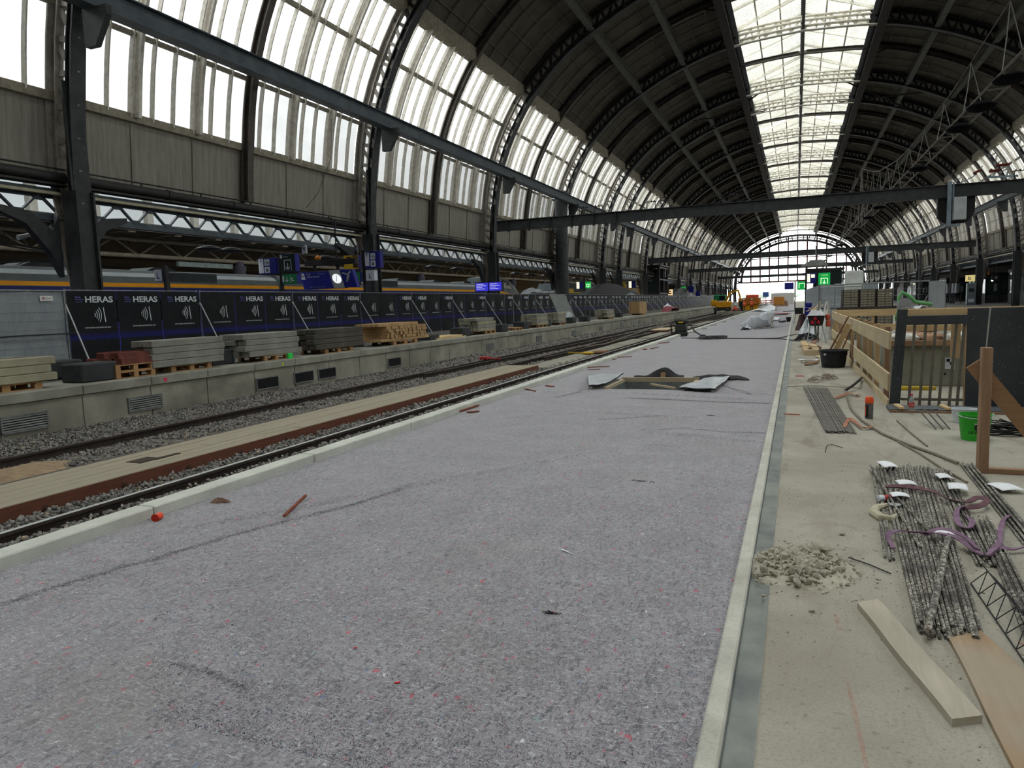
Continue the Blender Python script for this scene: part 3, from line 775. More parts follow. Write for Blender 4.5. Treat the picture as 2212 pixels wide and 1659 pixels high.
# pit
t = thing('floor_pit_lining', 'speckled black sheet box lining the open pit in the felt', 'pit lining', ((HX0 + HX1) / 2, (HY0 + HY1) / 2, -.45))
def speckled(name, c, s=(190, 190, 185), sc_=28, th=.16, rough=.45):
    n = N(name); v = n.voro(sc_); g = n.noise(9, 3, .6)
    dots = n.ramp(v, (th, BW(1)), (th + .05, BW(0))); n.base(n.mix(n.mix(n.ramp(g, (.48, BW(0)), (.6, BW(1))), BW(0), dots), n.ramp(n.noise(2, 5, .6), (.4, lin(c)), (.7, lin(tuple(min(255, int(v_ * 1.25)) for v_ in c)))), lin(s))); return n.set(rough)
SPECK = speckled('speckled_black_lining', (96, 100, 98))
m = MB(); hx, hy = (HX1 - HX0) / 2, (HY1 - HY0) / 2
m.box(-hx, -hx + .03, -hy, hy, 0, .44); m.box(hx - .03, hx, -hy, hy, 0, .44); m.box(-hx + .03, hx - .03, hy - .03, hy, 0, .44); m.box(-hx + .03, hx - .03, -hy, -hy + .03, 0, .44); m.box(-hx + .03, hx - .03, -hy + .03, hy - .03, 0, .03)
obj('lining', m, SPECK, t)
m = MB(); m.box(-hx - .04, hx + .04, hy - .02, hy + .05, .42, .52); m.box(-hx - .05, -hx + .02, -hy, hy, .44, .49); m.box(hx - .02, hx + .05, -hy, hy, .44, .48); m.box(-hx, hx, -hy - .03, -hy + .0, .44, .452)
obj('timber_rim', m, wood('pale_timber', (190, 176, 150), (166, 150, 122), axis=0), t)
m = MB(); m.bar((-hx + .55, hy - .1, .40), (hx - .2, -hy + .02, .49), .05, .03); obj('loose_batten', m, MATS['pale_timber'], t)
def foil():
    n = N('silver_foil_sheet'); n.base(n.ramp(n.noise(5, 5, .7, (1, 3, 1)), (.35, lin((214, 218, 222))), (.65, lin((160, 166, 170))))); n.bump(n.noise(7, 4, .6, (1, 3, 1)), .7, .03); return n.set(.35, .25, .5)
FOIL = foil(); BITU = mat('black_bitumen', (34, 30, 32), (24, 22, 24), 8, .6)
def flap(loc, label, corners, curl, dark):
    t = thing('foil_flap', label, 'insulation flap', loc, group='foil flaps around the pit')
    P = [Vector(c) for c in corners]
    def fn(u, v):
        p = P[0].lerp(P[1], u).lerp(P[3].lerp(P[2], u), v)
        return (p.x, p.y, p.z + curl(u, v) + .006 * math.sin(9 * u + 5 * v) + .004 * math.sin(17 * v))
    m = MB().grid(fn, 14, 10); o = obj('foil_face', m, FOIL, t, True)
    md = o.modifiers.new('thickness', 'SOLIDIFY'); md.thickness = .004; md.offset = 1
    m = MB().grid(lambda u, v: (lambda q: (q[0], q[1], q[2] - .016))(fn(u, v)), 14, 10); o = obj('bitumen_back', m, BITU, t, True)
    md = o.modifiers.new('thickness', 'SOLIDIFY'); md.thickness = .014; md.offset = 0
    return t
flap((-3.45, 13.1, .045), 'silver foil sheet folded back on the left of the open pit', [(.05, -.9, .03), (.27, -.62, .03), (.25, 1.0, .05), (-.6, 1.35, .0)], lambda u, v: .03 * (1 - v) ** 2 + .05 * u * v, 0)
flap((-1.5, 12.9, .045), 'silver foil sheet lying flat on the right of the open pit', [(-.35, -.55, .02), (.27, -.78, .03), (.35, 1.25, .02), (-.1, .9, .03)], lambda u, v: .02 * u * v + .012 * math.sin(7 * v), 0)
m = MB().grid(lambda u, v: (-3.0 + u * .98, 14.02 + .12 * v, .03 + (.17 * math.exp(-((u - .6) / .22) ** 2) + .05) * v + .01 * math.sin(20 * u)), 20, 4)
o = obj('torn_flap', m, BITU, None, True, ); md = o.modifiers.new('thickness', 'SOLIDIFY'); md.thickness = .012
tag(o, 'torn black bitumen flap sticking up behind the open pit', 'bitumen flap')
m = MB(); m.raw([(-2.45, 14.0, .07), (-2.36, 14.0, .07), (-2.355, 14.01, .16), (-2.44, 14.01, .16)], [(0, 1, 2, 3)]); m.box(-2.45, -2.36, 14.002, 14.012, .07, .15)
tag(obj('cardboard_scrap', m, mat('brown_cardboard', (178, 150, 116), (160, 132, 100), 6)), 'small brown cardboard scrap against the torn black flap', 'cardboard')
m = MB().grid(lambda u, v: (-1.9 + u * 1.1, 13.95 + .1 * v, .03 + .09 * v * math.sin(PI * u) ** .5 + .006 * math.sin(25 * u)), 16, 3)
o = obj('bitumen_strip', m, BITU, None, True); o.modifiers.new('thickness', 'SOLIDIFY').thickness = .01
tag(o, 'low dark bitumen strip along the back right edge of the pit', 'bitumen strip')

# ---- track bed
m = MB(); m.box(-12.6, -4.75, -12, 320, -1.0, -.50)
BAL0 = concrete('track_bed', (110, 108, 102), (82, 80, 76), (70, 68, 64), 12, .8, bump=1)
struct('floor_4', m, BAL0)
def ballast_mat():
    n = N('ballast_stone'); g = n.new('ShaderNodeObjectInfo'); geo = n.new('ShaderNodeNewGeometry')
    a = n.ramp(geo.outputs['Random Per Island'], (0, lin((88, 86, 84))), (.55, lin((126, 124, 120))), (.93, lin((152, 149, 142))), (1, lin((168, 148, 120))))
    n.base(n.mix(n.ramp(n.noise(30, 4, .6), (.4, BW(0)), (.7, BW(.4))), a, lin((84, 80, 76)))); return n.set(.9, 0, .15)
def stones(name, regions, label, mt, seed=1):
    """many angular stones, numpy built"""
    rng = np.random.default_rng(seed)
    # octahedron-ish blob with 3 variants
    base = np.array([[1, 0, 0], [-1, 0, 0], [0, 1, 0], [0, -1, 0], [0, 0, 1], [0, 0, -1], [.62, .62, .5], [-.62, -.62, .5], [.62, -.62, -.1], [-.62, .62, -.1]], float)
    from mathutils.geometry import delaunay_2d_cdt
    import bmesh
    b = bmesh.new()
    for p in base: b.verts.new(p)
    r = bmesh.ops.convex_hull(b, input=b.verts); b.verts.index_update(); tri = np.array([[v.index for v in f.verts] for f in b.faces]); b.free()
    V_, F_ = [], []; o = 0
    for (x0, x1, y0, y1, z, dens, size) in regions:
        n = int((x1 - x0) * (y1 - y0) * dens)
        c = np.stack([rng.uniform(x0, x1, n), rng.uniform(y0, y1, n), z + rng.uniform(-.02, .025, n)], 1)
        s = size * rng.uniform(.6, 1.35, (n, 1, 1)) * rng.uniform(.6, 1.15, (n, 1, 3)) * .5
        vv = base[None] * (1 + rng.uniform(-.22, .22, (n, 10, 1))) * s
        q = rng.normal(size=(n, 4)); q /= np.linalg.norm(q, axis=1)[:, None]; w_, x_, y_, z_ = q.T
        Rm = np.stack([1 - 2 * (y_ * y_ + z_ * z_), 2 * (x_ * y_ - w_ * z_), 2 * (x_ * z_ + w_ * y_), 2 * (x_ * y_ + w_ * z_), 1 - 2 * (x_ * x_ + z_ * z_), 2 * (y_ * z_ - w_ * x_), 2 * (x_ * z_ - w_ * y_), 2 * (y_ * z_ + w_ * x_), 1 - 2 * (x_ * x_ + y_ * y_)], 1).reshape(n, 3, 3)
        vv = np.einsum('nij,nkj->nki', Rm, vv) + c[:, None]
        V_.append(vv.reshape(-1, 3)); F_.append((tri[None] + (np.arange(n) * 10)[:, None, None]).reshape(-1, 3) + o); o += n * 10
    V_ = np.concatenate(V_); F_ = np.concatenate(F_)
    me = bpy.data.meshes.new(name); me.vertices.add(len(V_)); me.vertices.foreach_set('co', V_.ravel()); me.loops.add(F_.size); me.loops.foreach_set('vertex_index', F_.ravel().astype('i4'))
    me.polygons.add(len(F_)); me.polygons.foreach_set('loop_start', np.arange(0, F_.size, 3, dtype='i4')); me.materials.append(mt); me.update(calc_edges=True); me.validate()
    ob = bpy.data.objects.new(name, me); col.objects.link(ob); return tag(ob, label, 'ballast', kind='stuff')
BALM = ballast_mat()
regs = []
for (x0, x1) in ((-12.5, -8.3), (-7.2, -4.8)):
    regs += [(x0, x1, 2.5, 12, -.455, 640, .05), (x0, x1, 12, 22, -.455, 420, .058), (x0, x1, 22, 40, -.455, 120, .09), (x0, x1, 40, 70, -.455, 45, .12)]
regs += [(-6.42, -4.82, 2.5, 12, -.385, 700, .055), (-6.42, -4.82, 12, 30, -.385, 300, .07), (-7.2, -6.66, 2.5, 12, -.40, 700, .052), (-7.2, -6.66, 12, 30, -.40, 260, .07), (-8.4, -10.0, 0, 0, 0, 0, .05)][:4]
regs += [(-8.3, -7.2, 20.7, 24, -.455, 200, .08)]
stones('track_ballast', regs, 'grey crushed stone ballast around the rails', BALM)
# sleepers
SLEEP = concrete('old_sleeper_concrete', (120, 116, 106), (96, 94, 86), (84, 80, 74), 3, .5)
m = MB(); m.cbox(-1.25, 1.25, -.13, .13, -.16, 0, .02)
s0 = obj('sleeper', m, SLEEP); tag(s0, 'concrete sleeper half buried in the ballast under the far rails', 'sleeper', 'track sleepers'); s0.location = (-9.3, 4.0, -.44)
y = 4.65
while y < 75:
    c = s0.copy(); col.objects.link(c); c.location = (-9.3, y, -.44); c['group'] = 'track sleepers'; y += .65
m = MB(); m.cbox(-.9, .45, -.13, .13, -.16, 0, .02)
s1 = obj('sleeper', m, SLEEP); tag(s1, 'concrete sleeper end showing under the rail beside the kerb', 'sleeper', 'near track sleepers'); s1.location = (-6.2, 4.0, -.43)
y = 4.65
while y < 60: c = s1.copy(); col.objects.link(c); c.location = (-6.2, y, -.43); y += .65
# rails
def railprof(): return [(-.07, 0), (.07, 0), (.07, .012), (.012, .03), (.01, .12), (.034, .135), (.034, .16), (.026, .17), (-.026, .17), (-.034, .16), (-.034, .135), (-.01, .12), (-.012, .03), (-.07, .012)]
RAILS = mat('rusty_rail_side', (62, 52, 46), (46, 40, 38), 6, .8, .2, .1)
RAILT = mat('polished_rail_head', (206, 208, 206), (184, 186, 184), 6, .35, .35, 0)
RAILD = mat('dull_rail_head', (92, 84, 78), (70, 62, 58), 6, .5, .5, 0)
def rail(path, label, shiny, z=-.47):
    t = thing('rail', label, 'rail', (path[0][0], path[0][1], z), group='railway rails')
    x0, y0 = path[0]; m = MB(); pr = railprof(); vs = []; pts = [(x - x0, y - y0) for x, y in path]
    for (x, y) in pts: vs += [(x + a, y, b) for a, b in pr]
    n = len(pr); fs = []
    for i in range(len(pts) - 1):
        for k in range(n): fs.append((i * n + k, i * n + (k + 1) % n, (i + 1) * n + (k + 1) % n, (i + 1) * n + k))
    fs += [tuple(range(n - 1, -1, -1)), tuple(range((len(pts) - 1) * n, len(pts) * n))]
    m.raw(vs, fs); obj('rail_body', m, RAILS, t)
    m = MB(); vs = []
    for (x, y) in pts: vs += [(x - .03, y, .171), (x + .03, y, .171)]
    m.raw(vs, [(2 * i, 2 * i + 1, 2 * i + 3, 2 * i + 2) for i in range(len(pts) - 1)]); obj('running_surface', m, RAILT if shiny else RAILD, t)
    return t
rail([(-10.1, -3), (-10.2, 60), (-9.9, 240)], 'rail nearest the far platform wall', False)
rail([(-8.5, -3), (-8.5, 22), (-8.75, 40), (-8.6, 100), (-8.4, 240)], 'rail along the left edge of the timber deck', False)
rail([(-6.52, -3), (-6.55, 20), (-6.4, 60), (-6.3, 240)], 'shiny rail nearest the felt-covered platform kerb', True)
rail([(-9.9, 18), (-9.3, 40), (-8.0, 70), (-6.9, 100)], 'switch rail curving inwards between the far rails', False)
rail([(-8.3, 24), (-7.9, 45), (-7.1, 70), (-5.9, 100)], 'switch rail curving towards the kerb beyond the timber deck', False)
rail([(-6.75, 27), (-6.7, 44)], 'short check rail beside the shiny rail', False)
# timber deck
DTOP = wood('weathered_deck_timber', (160, 151, 131), (138, 129, 110), (148, 140, 120), 1)
DSIDE = wood('red_brown_timber', (112, 66, 48), (84, 50, 38), (98, 62, 46), 1)
t = thing('timber_track_deck', 'long pale timber deck laid between the rails', 'deck', (-7.75, 8, -.47))
R.seed(5); x = -.55
for k in range(5):
    w_ = .2; y = -11.0
    while y < 12.4:
        L = min(R.uniform(2.6, 4.2), 12.4 - y)
        if L < .3: break
        mm = MB(); mm.cbox(x, x + w_ - .006, y, y + L - .008, .14, .205 + R.uniform(-.003, .003), .004)
        obj('deck_plank', mm, DTOP, t); y += L
    x += w_ + .005
m = MB(); y = -11
while y < 12.4: m.cbox(.385, .485, y, min(y + 4.0, 12.4) - .006, 0, .14, .006); m.cbox(-.55, -.45, y, min(y + 4.0, 12.4) - .006, 0, .14, .006); y += 4.0
m.box(.485, .495, -11, 12.4, .01, .2)
obj('side_beam', m, DSIDE, t)
m = MB(); y = -4
while y < 12: m.cyl((.495, y, .09), (.503, y, .09), .035, 12); m.cyl((.503, y, .09), (.512, y, .09), .016, 6); y += .95
obj('bolt', m, mat('rusty_bolt', (84, 58, 48), (60, 42, 36)), t)
m = MB(); m.box(-.15, .1, -1.52, -1.2, .2, .212); m.box(.05, .12, -1.3, -.9, .2, .213); obj('slot', m, mat('deck_slot', (58, 46, 34)), t)
SLABC = concrete('sandy_track_slab', (152, 149, 135), (138, 135, 122), (124, 121, 110), 2, .4)
R.seed(9)
for i, (y0, y1, x0, x1) in enumerate(((20.8, 26.5, -7.9, -7.0), (27, 31.5, -7.8, -6.9), (32, 37, -7.9, -6.95), (37.8, 44, -7.75, -6.9), (45, 54, -7.9, -7.0), (56, 66, -7.7, -6.8))):
    m = MB(); m.cbox(x0, x1, y0, y1, -.5, -.37 + .01 * (i % 2), .01)
    tag(obj('crossing_slab', m, SLABC), 'sandy concrete slab between the rails, %s beyond the timber deck' % ORD[i], 'concrete slab', 'slabs between the rails')
# heap of sand at the far left
m = MB(); m.grid(lambda u, v: (-9.9 + 1.15 * u, 5.3 + 1.5 * v + .2 * math.sin(7 * u), -.45 + .13 * (math.sin(PI * u) * math.sin(PI * v)) ** .6 + .008 * math.sin(20 * u) * math.sin(17 * v)), 24, 24)
tag(obj('sand_heap', m, mat('yellow_sand', (158, 136, 108), (128, 110, 88), 9, .95, bscale=60, bump=.9)), 'low heap of yellow sand between the far rails at the left edge', 'sand', kind='stuff')

# ---- left platform
m = MB(); m.box(-21.2, -12.6, -25, 300, -.6, .30); struct('floor_5', m, concrete('dark_platform_paving', (112, 110, 104), (90, 88, 84), (78, 76, 72), 2, .5))
m = MB(); R.seed(11); y = -6.0; k = 0
GR = {7.96: 'l', 10.47: 'l', 14.18: 'd', 15.64: 'd', 16.69: 'd', 20.43: 'd', 28.58: 's', 35.06: 's', 41.46: 's', 47.92: 's', 54.35: 's', 61: 's', 67.5: 's'}
m.box(-12.75, -12.57, -8, 300, -.62, .15)
while y < 260:
    L = 1.55 if y < 60 else 3.1
    m.cbox(-12.85, -12.5, y, y + L * 1.0 - .014, .15, .33, .012); y += L
struct('trim_5', m, COPE)
m = MB(); y = -6.0
while y < 260: m.cbox(-12.62, -12.545, y, y + 1.522, -.6, .146, .006); y += 1.55
struct('wall_platform', m, WALLC)
m = MB(); m.box(-13.9, -12.85, -8, 260, .30, .325); struct('floor_6', m, COPE)
DARKH = mat('dark_void', (18, 18, 20), (12, 12, 14)); GRM = mat('grey_louvre', (128, 130, 128), (100, 102, 100), 6, .6, .1)
names = {'l': 'louvred grey vent', 'd': 'open dark vent frame', 's': 'small grille'}
cnt = {}
for y0, ty in sorted(GR.items()):
    cnt[ty] = cnt.get(ty, -1) + 1
    L = .8; t = thing('platform_vent', '%s in the platform side wall, %s of its kind from the left' % (names[ty], ORD[cnt[ty]]), 'vent', (-12.545, y0, -.33), group='vents in the platform side wall')
    m = MB(); m.box(0, .02, 0, L, 0, .27); obj('void', m, DARKH, t)
    m = MB(); m.box(.0, .035, -.02, L + .02, -.02, .01); m.box(0, .035, -.02, L + .02, .26, .285); m.box(0, .035, -.02, .01, 0, .27); m.box(0, .035, L - .01, L + .02, 0, .27)
    obj('frame', m, GRM, t)
    if ty != 'd':
        m = MB()
        for k in range(6): m.raw([(.02, 0, .045 + k * .043), (.02, L, .045 + k * .043), (.04, L, .018 + k * .043), (.04, 0, .018 + k * .043)], [(0, 1, 2, 3)])
        obj('louvre', m, GRM, t)
# ---- right platform beyond a track, ground outside
m = MB(); m.box(10.4, 15.2, -25, 320, -1.2, -1.1); struct('floor_7', m, BAL0)
m = MB(); m.box(14.9, 42, -25, 320, -1.1, -.12); struct('floor_8', m, concrete('right_platform_paving', (120, 118, 112), (100, 98, 92), (84, 82, 78), 1, .3))
m = MB(); m.box(-60, -21.2, -25, 320, -1.2, -1.1); struct('floor_9', m, BAL0)
m = MB(); m.box(-400, 400, 320, 1200, -1.3, -1.2); m.box(-400, -60, -60, 320, -1.3, -1.2); m.box(42, 400, -60, 320, -1.3, -1.2)
struct('floor_10', m, mat('pale_ground_outside', (176, 174, 168), (160, 158, 150), .1, .9, 0, 0))
# ================================================================ LEFT PLATFORM
ZL = .32
TUBE = mat('galvanised_tube', (150, 154, 156), (118, 122, 124), 8, .4, .7, 0)
def blanket_mat():
    n = N('black_noise_blanket')
    c = n.new('ShaderNodeSeparateXYZ'); n.link(n.coord(), c.inputs[0])
    band = n.ramp(c.outputs['Z'], (.0, BW(0)), (.0, BW(0)))
    mr = n.new('ShaderNodeMapRange'); mr.inputs[1].default_value = .68; mr.inputs[2].default_value = .90; n.link(c.outputs['Z'], mr.inputs[0])
    band = n.ramp(mr.outputs[0], (0, BW(0)), (.18, BW(.9)), (.55, BW(.75)), (1, BW(0)))
    a = n.ramp(n.noise(2.5, 5, .6), (.35, lin((27, 28, 31))), (.7, lin((18, 19, 22))))
    n.base(n.mix(band, a, lin((24, 24, 92)))); n.bump(n.noise(3, 4, .6), .35, .03); return n.set(.6, 0, .2)
BLK = blanket_mat()
PRW = mat('white_print', (206, 212, 216), (188, 196, 200), 8, .6, 0, 0)
PRB = mat('violet_print', (116, 118, 190), (96, 98, 170), 8, .6, 0, 0)
PL = 4.5; BWD = PL / 3
def blanket(kind):
    """kind 'h' with the maker's lettering, 'p' without"""
    m = MB(); ph = {'h': 0, 'p': 1.7}[kind]
    def fn(u, v):
        d = .022 * math.sin(PI * u) + .012 * math.sin(7 * v + ph + 3 * u) * u * (1 - u) * 4 + .015 * math.exp(-((v - .32) / .06) ** 2)
        return (.05 + d, .02 + u * (BWD - .04), .02 + 1.97 * v)
    m.grid(lambda u, v: fn(u, v), 10, 16); return m, fn
def lettering(kind, fn):
    m = MB(); b = MB(); X = .108
    y0 = .54
    if kind == 'h':
        text(m, 'HERAS', (X, .5, 1.69), (0, 1, 0), (0, 0, 1), .84, .175, bold=.03)
        text(b, 'Mobile', (X, .22, 1.815), (0, 1, 0), (0, 0, 1), .16, .045, bold=.01)
        text(b, 'Fencing &', (X, .22, 1.75), (0, 1, 0), (0, 0, 1), .22, .045, bold=.01)
        text(b, 'Security', (X, .22, 1.685), (0, 1, 0), (0, 0, 1), .2, .045, bold=.01)
    for k in range(4):
        r = .06 + k * .062; cy, cz = .70, 1.36
        pts = [(cy + r * math.cos(a), cz + r * math.sin(a) * 1.15) for a in np.linspace(-.75, .75, 10)]
        polyline2d(m, pts, .022, (X, 0, 0), (0, 1, 0), (0, 0, 1))
    polyline2d(m, [(1.02, 1.56), (1.06, 1.16)], .03, (X, 0, 0), (0, 1, 0), (0, 0, 1))
    text(m, 'www.noise-control-barrier.com', (X, .42, 1.0), (0, 1, 0), (0, 0, 1), .78, .05, bold=.008)
    return m, b
def fence_unit(pattern):
    t = thing('noise_barrier_panel', 'x', 'fence', group='noise barrier fence panels')
    m = MB()
    for y in (.03, PL - .03): m.cyl((0, y, .04), (0, y, 2.06), .021, 8)
    m.cyl((0, .03, 2.02), (0, PL - .03, 2.02), .016, 8); m.cyl((0, .03, .12), (0, PL - .03, .12), .016, 8)
    m.cbox(-.03, .03, -.05, .05, 1.6, 1.68, .008)
    obj('tube_frame', m, TUBE, t)
    m = MB(); m.cyl((.04, 0, 1.62), (1.3, -.4, .02), .021, 8); m.cyl((.0, 0, 1.62), (.05, 0, 1.62), .03, 8)
    obj('brace', m, mat('pale_brace_tube', (196, 200, 202), (176, 180, 182), 8, .4, .4, 0), t)
    for k, kd in enumerate(pattern):
        m, fn = BLKM[kd]; o = bpy.data.objects.new('noise_blanket', m); col.objects.link(o); o.parent = t; o.location = (0, k * BWD, 0)
        l = bpy.data.objects.new('print', LETM[kd]); col.objects.link(l); l.parent = o
        if kd == 'h': l = bpy.data.objects.new('small_print', LETB); col.objects.link(l); l.parent = o
    return t
BLKM = {}; LETM = {}
for kd in 'hp':
    m, fn = blanket(kd); BLKM[kd] = (m.mesh('noise_blanket', BLK, True), fn); a, b = lettering(kd, fn); LETM[kd] = a.mesh('print', PRW)
    if kd == 'h': LETB = b.mesh('small_print', PRB)
pats = ['hhh', 'phh', 'hhh', 'pph', 'hph', 'pph', 'pph', 'php', 'hhp', 'hhp'] + ['hhh', 'hhh', 'hhp', 'hhh', 'php'] * 8
units = {}
y = 13.2; i = 0
while i < 41:
    p = pats[i]
    lb = 'black noise barrier panel, %s in the row along the far platform' % (ORD[i] if i < 30 else 'number %d' % (i + 1))
    if i == 0: lb = 'nearest black noise barrier panel with three lettered blankets, beside the grey sheeted fence'
    if p not in units: units[p] = fence_unit(p); u = units[p]; u.location = (-17.75, y, ZL); u['label'] = lb
    else: dup(units[p], (-17.75, y, ZL), label=lb)
    y += PL + .06; i += 1
# grey sheeted fence at the far left
def sheet_fence(L, name, label, loc, rz, col_='grey_fence_sheet', sign=True, h=2.0, group=None):
    t = thing(name, label, 'fence', loc, rz, group)
    m = MB()
    for y in (.02, L - .02): m.cyl((0, y, .04), (0, y, h + .04), .021, 8)
    m.cyl((0, 0, h), (0, L, h), .018, 8); m.cyl((0, 0, .12), (0, L, .12), .016, 8)
    obj('tube_frame', m, TUBE, t)
    m = MB()
    for z in np.arange(.14, h, .22): m.cyl((.012, 0, z), (.012, L, z), .003, 4)
    n = int(L / .06)
    for k in range(n): m.cyl((.016, k * L / n, .12), (.016, k * L / n, h), .0022, 4)
    obj('wire_mesh', m, TUBE, t)
    n_ = mat(col_, (150, 156, 160), (132, 138, 144), 3, .6, 0, .3, 2, stretch=(1, 1, .4), bdist=.05)
    m = MB().grid(lambda u, v: (-.02 + .015 * math.sin(5 * u * L + 3 * v) + .012 * math.sin(11 * v), .03 + u * (L - .06), .08 + v * (h - .1)), 24, 14); obj('fabric_sheet', m, n_, t, True)
    if sign:
        m = MB(); m.box(.02, .026, L - .68, L - .34, h - .26, h - .13); obj('sign', m, mat('white_plastic', (214, 214, 212), (204, 204, 202), 5, .5, 0, 0), t)
        m = MB(); polyline2d(m, [(L - .62, h - .195), (L - .59, h - .165), (L - .56, h - .195), (L - .59, h - .225), (L - .62, h - .195)], .02, (.028, 0, 0), (0, 1, 0), (0, 0, 1)); obj('sign_mark', m, mat('red_print', (190, 60, 56), None, 5, .6, 0, 0), t)
        m = MB(); text(m, 'Boels', (.028, L - .53, h - .215), (0, 1, 0), (0, 0, 1), .15, .04); obj('sign_print', m, mat('dark_print', (50, 54, 60), None, 5, .6, 0, 0), t)
    return t
sheet_fence(4.4, 'sheeted_fence', 'grey sheeted site fence left of the black noise barriers', (-17.6, 8.7, ZL), 0)
m = MB(); m.tube([(-17.5, 6, 1.15), (-17.5, 9.5, 1.12), (-17.5, 11.5, 1.22), (-17.48, 13.3, 1.22)], .02, 6)
tag(obj('black_cable', m, PIPE), 'black cable strung across the grey sheeted fence', 'cable')
# black ballast blocks
BLKC = mat('black_concrete_block', (58, 60, 62), (44, 46, 48), 5, .8, 0, .2)
m = MB(); m.cbox(-.3, .3, -.4, .4, 0, .38, .03)
bl0 = obj('ballast_block', m, BLKC)
spots = [(-13.2, 10.2, 0, 'in front of the foot of the nearest brace'), (-14.9, 10.75, 0, 'behind the block at the foot of the nearest brace'), (-13.6, 13.95, 0, 'between the first two stacks of grey beams'), (-13.3, 27.6, 0, 'right of the flat pale planks'), (-13.2, 31.7, 0, 'in front of the eighth black fence panel'), (-13.4, 35.2, 0, 'left of the small stack with pale boards on top'), (-13.3, 38.6, 0, 'under the right foot of the small pale beam stack'), (-13.25, 43.4, 0, 'at the foot of the leaning grey sheet'), (-13.3, 47.0, 0, 'right of the leaning grey sheet'), (-13.4, 57.4, 0, 'right of the ninth beam stack, far along'), (-14.1, 20.6, 0, 'low beside the pale timber stack'), (-13.4, 24.9, 0, 'right of the pale timber stack')]
for i, (x, y, rz, lb) in enumerate(spots):
    o = bl0 if i == 0 else bl0.copy()
    if i: col.objects.link(o)
    o.location = (x, y, ZL); o.scale = (1, 1, .55 if i in (10, 11) else 1); tag(o, 'black concrete ballast block ' + lb, 'ballast block', 'black ballast blocks')
# pallets
PALW = wood('pallet_wood', (186, 148, 104), (150, 112, 74), (132, 100, 70), 1)
def pallet():
    t = thing('wooden_pallet', 'x', 'pallet', group='pallets on the far platform')
    for k in range(5): m = MB(); m.box(-.4 + k * .17, -.4 + k * .17 + .12, -.6, .6, .122, .144); obj('top_board', m, PALW, t)
    for y in (-.6, -.06, .48): m = MB(); m.box(-.4, .4, y, y + .12, .1, .122); obj('stringer_board', m, PALW, t)
    for x in (-.4, -.07, .3):
        for y in (-.6, -.07, .46): m = MB(); m.box(x, x + .1, y, y + .14, .022, .1); obj('block', m, PALW, t)
    for x in (-.4, -.07, .3): m = MB(); m.box(x, x + .1, -.6, .6, 0, .022); obj('bottom_board', m, PALW, t)
    return t
pal = pallet()
pl = [(-13.35, 8.35, 0, 'under the grey beam stack at the left edge', 1.1), (-13.3, 11.0, 0, 'lower pallet under the rusty red beams', .8), (-13.3, 11.0, .145, 'upper pallet under the rusty red beams', .8), (-13.35, 12.55, 0, 'under the first full stack of grey beams', 1.0), (-13.3, 15.4, 0, 'under the second stack of grey beams', .8), (-13.35, 18.3, 0, 'under the stack of dark beams', 1.2), (-13.4, 22.4, 0, 'under the stack of pale squared timber', 1.4), (-13.4, 30.1, 0, 'under the fifth beam stack', 1.0), (-13.35, 33.6, 0, 'bare, beside the block near the eighth panel', .8), (-13.4, 37.4, 0, 'under the sixth beam stack', 1.2), (-13.4, 41.1, 0, 'under the seventh beam stack, by the leaning sheet', 1.0), (-13.4, 53.2, 0, 'under the eighth beam stack', 1.2), (-13.6, 66.6, 0, 'under the tall wood pile', 1.6)]
for i, (x, y, dz, lb, sy) in enumerate(pl):
    if i == 0: pal.location = (x, y, ZL + dz); pal.scale = (1.1, sy, 1); pal['label'] = 'wooden pallet ' + lb
    else: dup(pal, (x, y, ZL + dz), label='wooden pallet ' + lb, scale=(1.1, sy, 1))
# stacks of old sleepers / beams
BG = concrete('grey_beam_concrete', (150, 150, 142), (124, 124, 116), (96, 96, 90), 1.6, .5)
BGD = concrete('dark_beam_concrete', (94, 90, 82), (72, 70, 64), (58, 56, 52), 2, .5)
BGL = concrete('pale_beam_concrete', (170, 164, 140), (148, 142, 120), (110, 108, 96), 2, .5)
def beam(Lh, w_=.28, h=.15):
    m = MB(); m.cbox(-w_ / 2, w_ / 2, -Lh, Lh, 0, h, .014); return m
BM = {k: beam(1.0).mesh('concrete_beam', v) for k, v in (('g', BG), ('d', BGD), ('l', BGL))}
R.seed(21)
def stack(x0, y0, L, nx, nz, z0, mk, lbl, grp, taper=0, first=None):
    for k in range(nz):
        for j in range(nx):
            if k == nz - 1 and j > nx - 2 + (nz < 4): pass
            o = bpy.data.objects.new('concrete_beam', BM[mk if not isinstance(mk, str) or len(mk) == 1 else mk[(k * nx + j) % len(mk)]]); col.objects.link(o)
            o.scale = (1, L / 2, .96); o.location = (x0 - j * .3 + R.uniform(-.015, .015) - .02 * k, y0 + R.uniform(-.07, .07) + taper * (nz - 1 - k) * .05, z0 + k * .148)
            o.rotation_euler = (0, 0, R.uniform(-.012, .012)); tag(o, lbl, 'concrete beam', grp)
stack(-12.98, 8.25, 2.0, 3, 3, ZL + .146, 'ldg', 'old concrete beam in the stack at the left edge of the platform', 'beams in the leftmost stack')
stack(-12.98, 12.5, 2.1, 2, 4, ZL + .146, 'g', 'weathered grey concrete beam in the first full stack, right of the rusty beams', 'beams in the first full stack')
stack(-12.98, 15.35, 2.1, 3, 4, ZL + .146, 'g', 'grey concrete beam in the second full stack, left of the dark beams', 'beams in the second full stack')
stack(-13.0, 18.35, 2.5, 3, 4, ZL + .146, 'd', 'dark brown-grey beam in the stack behind the third brace foot', 'dark stacked beams')
stack(-13.1, 29.7, 2.0, 3, 4, ZL + .146, 'lg', 'short grey beam in the fifth stack, right of the flat planks', 'beams in the fifth stack')
stack(-13.1, 37.4, 1.9, 3, 4, ZL + .146, 'lg', 'pale grey beam in the sixth stack, left of the leaning sheet', 'beams in the sixth stack')
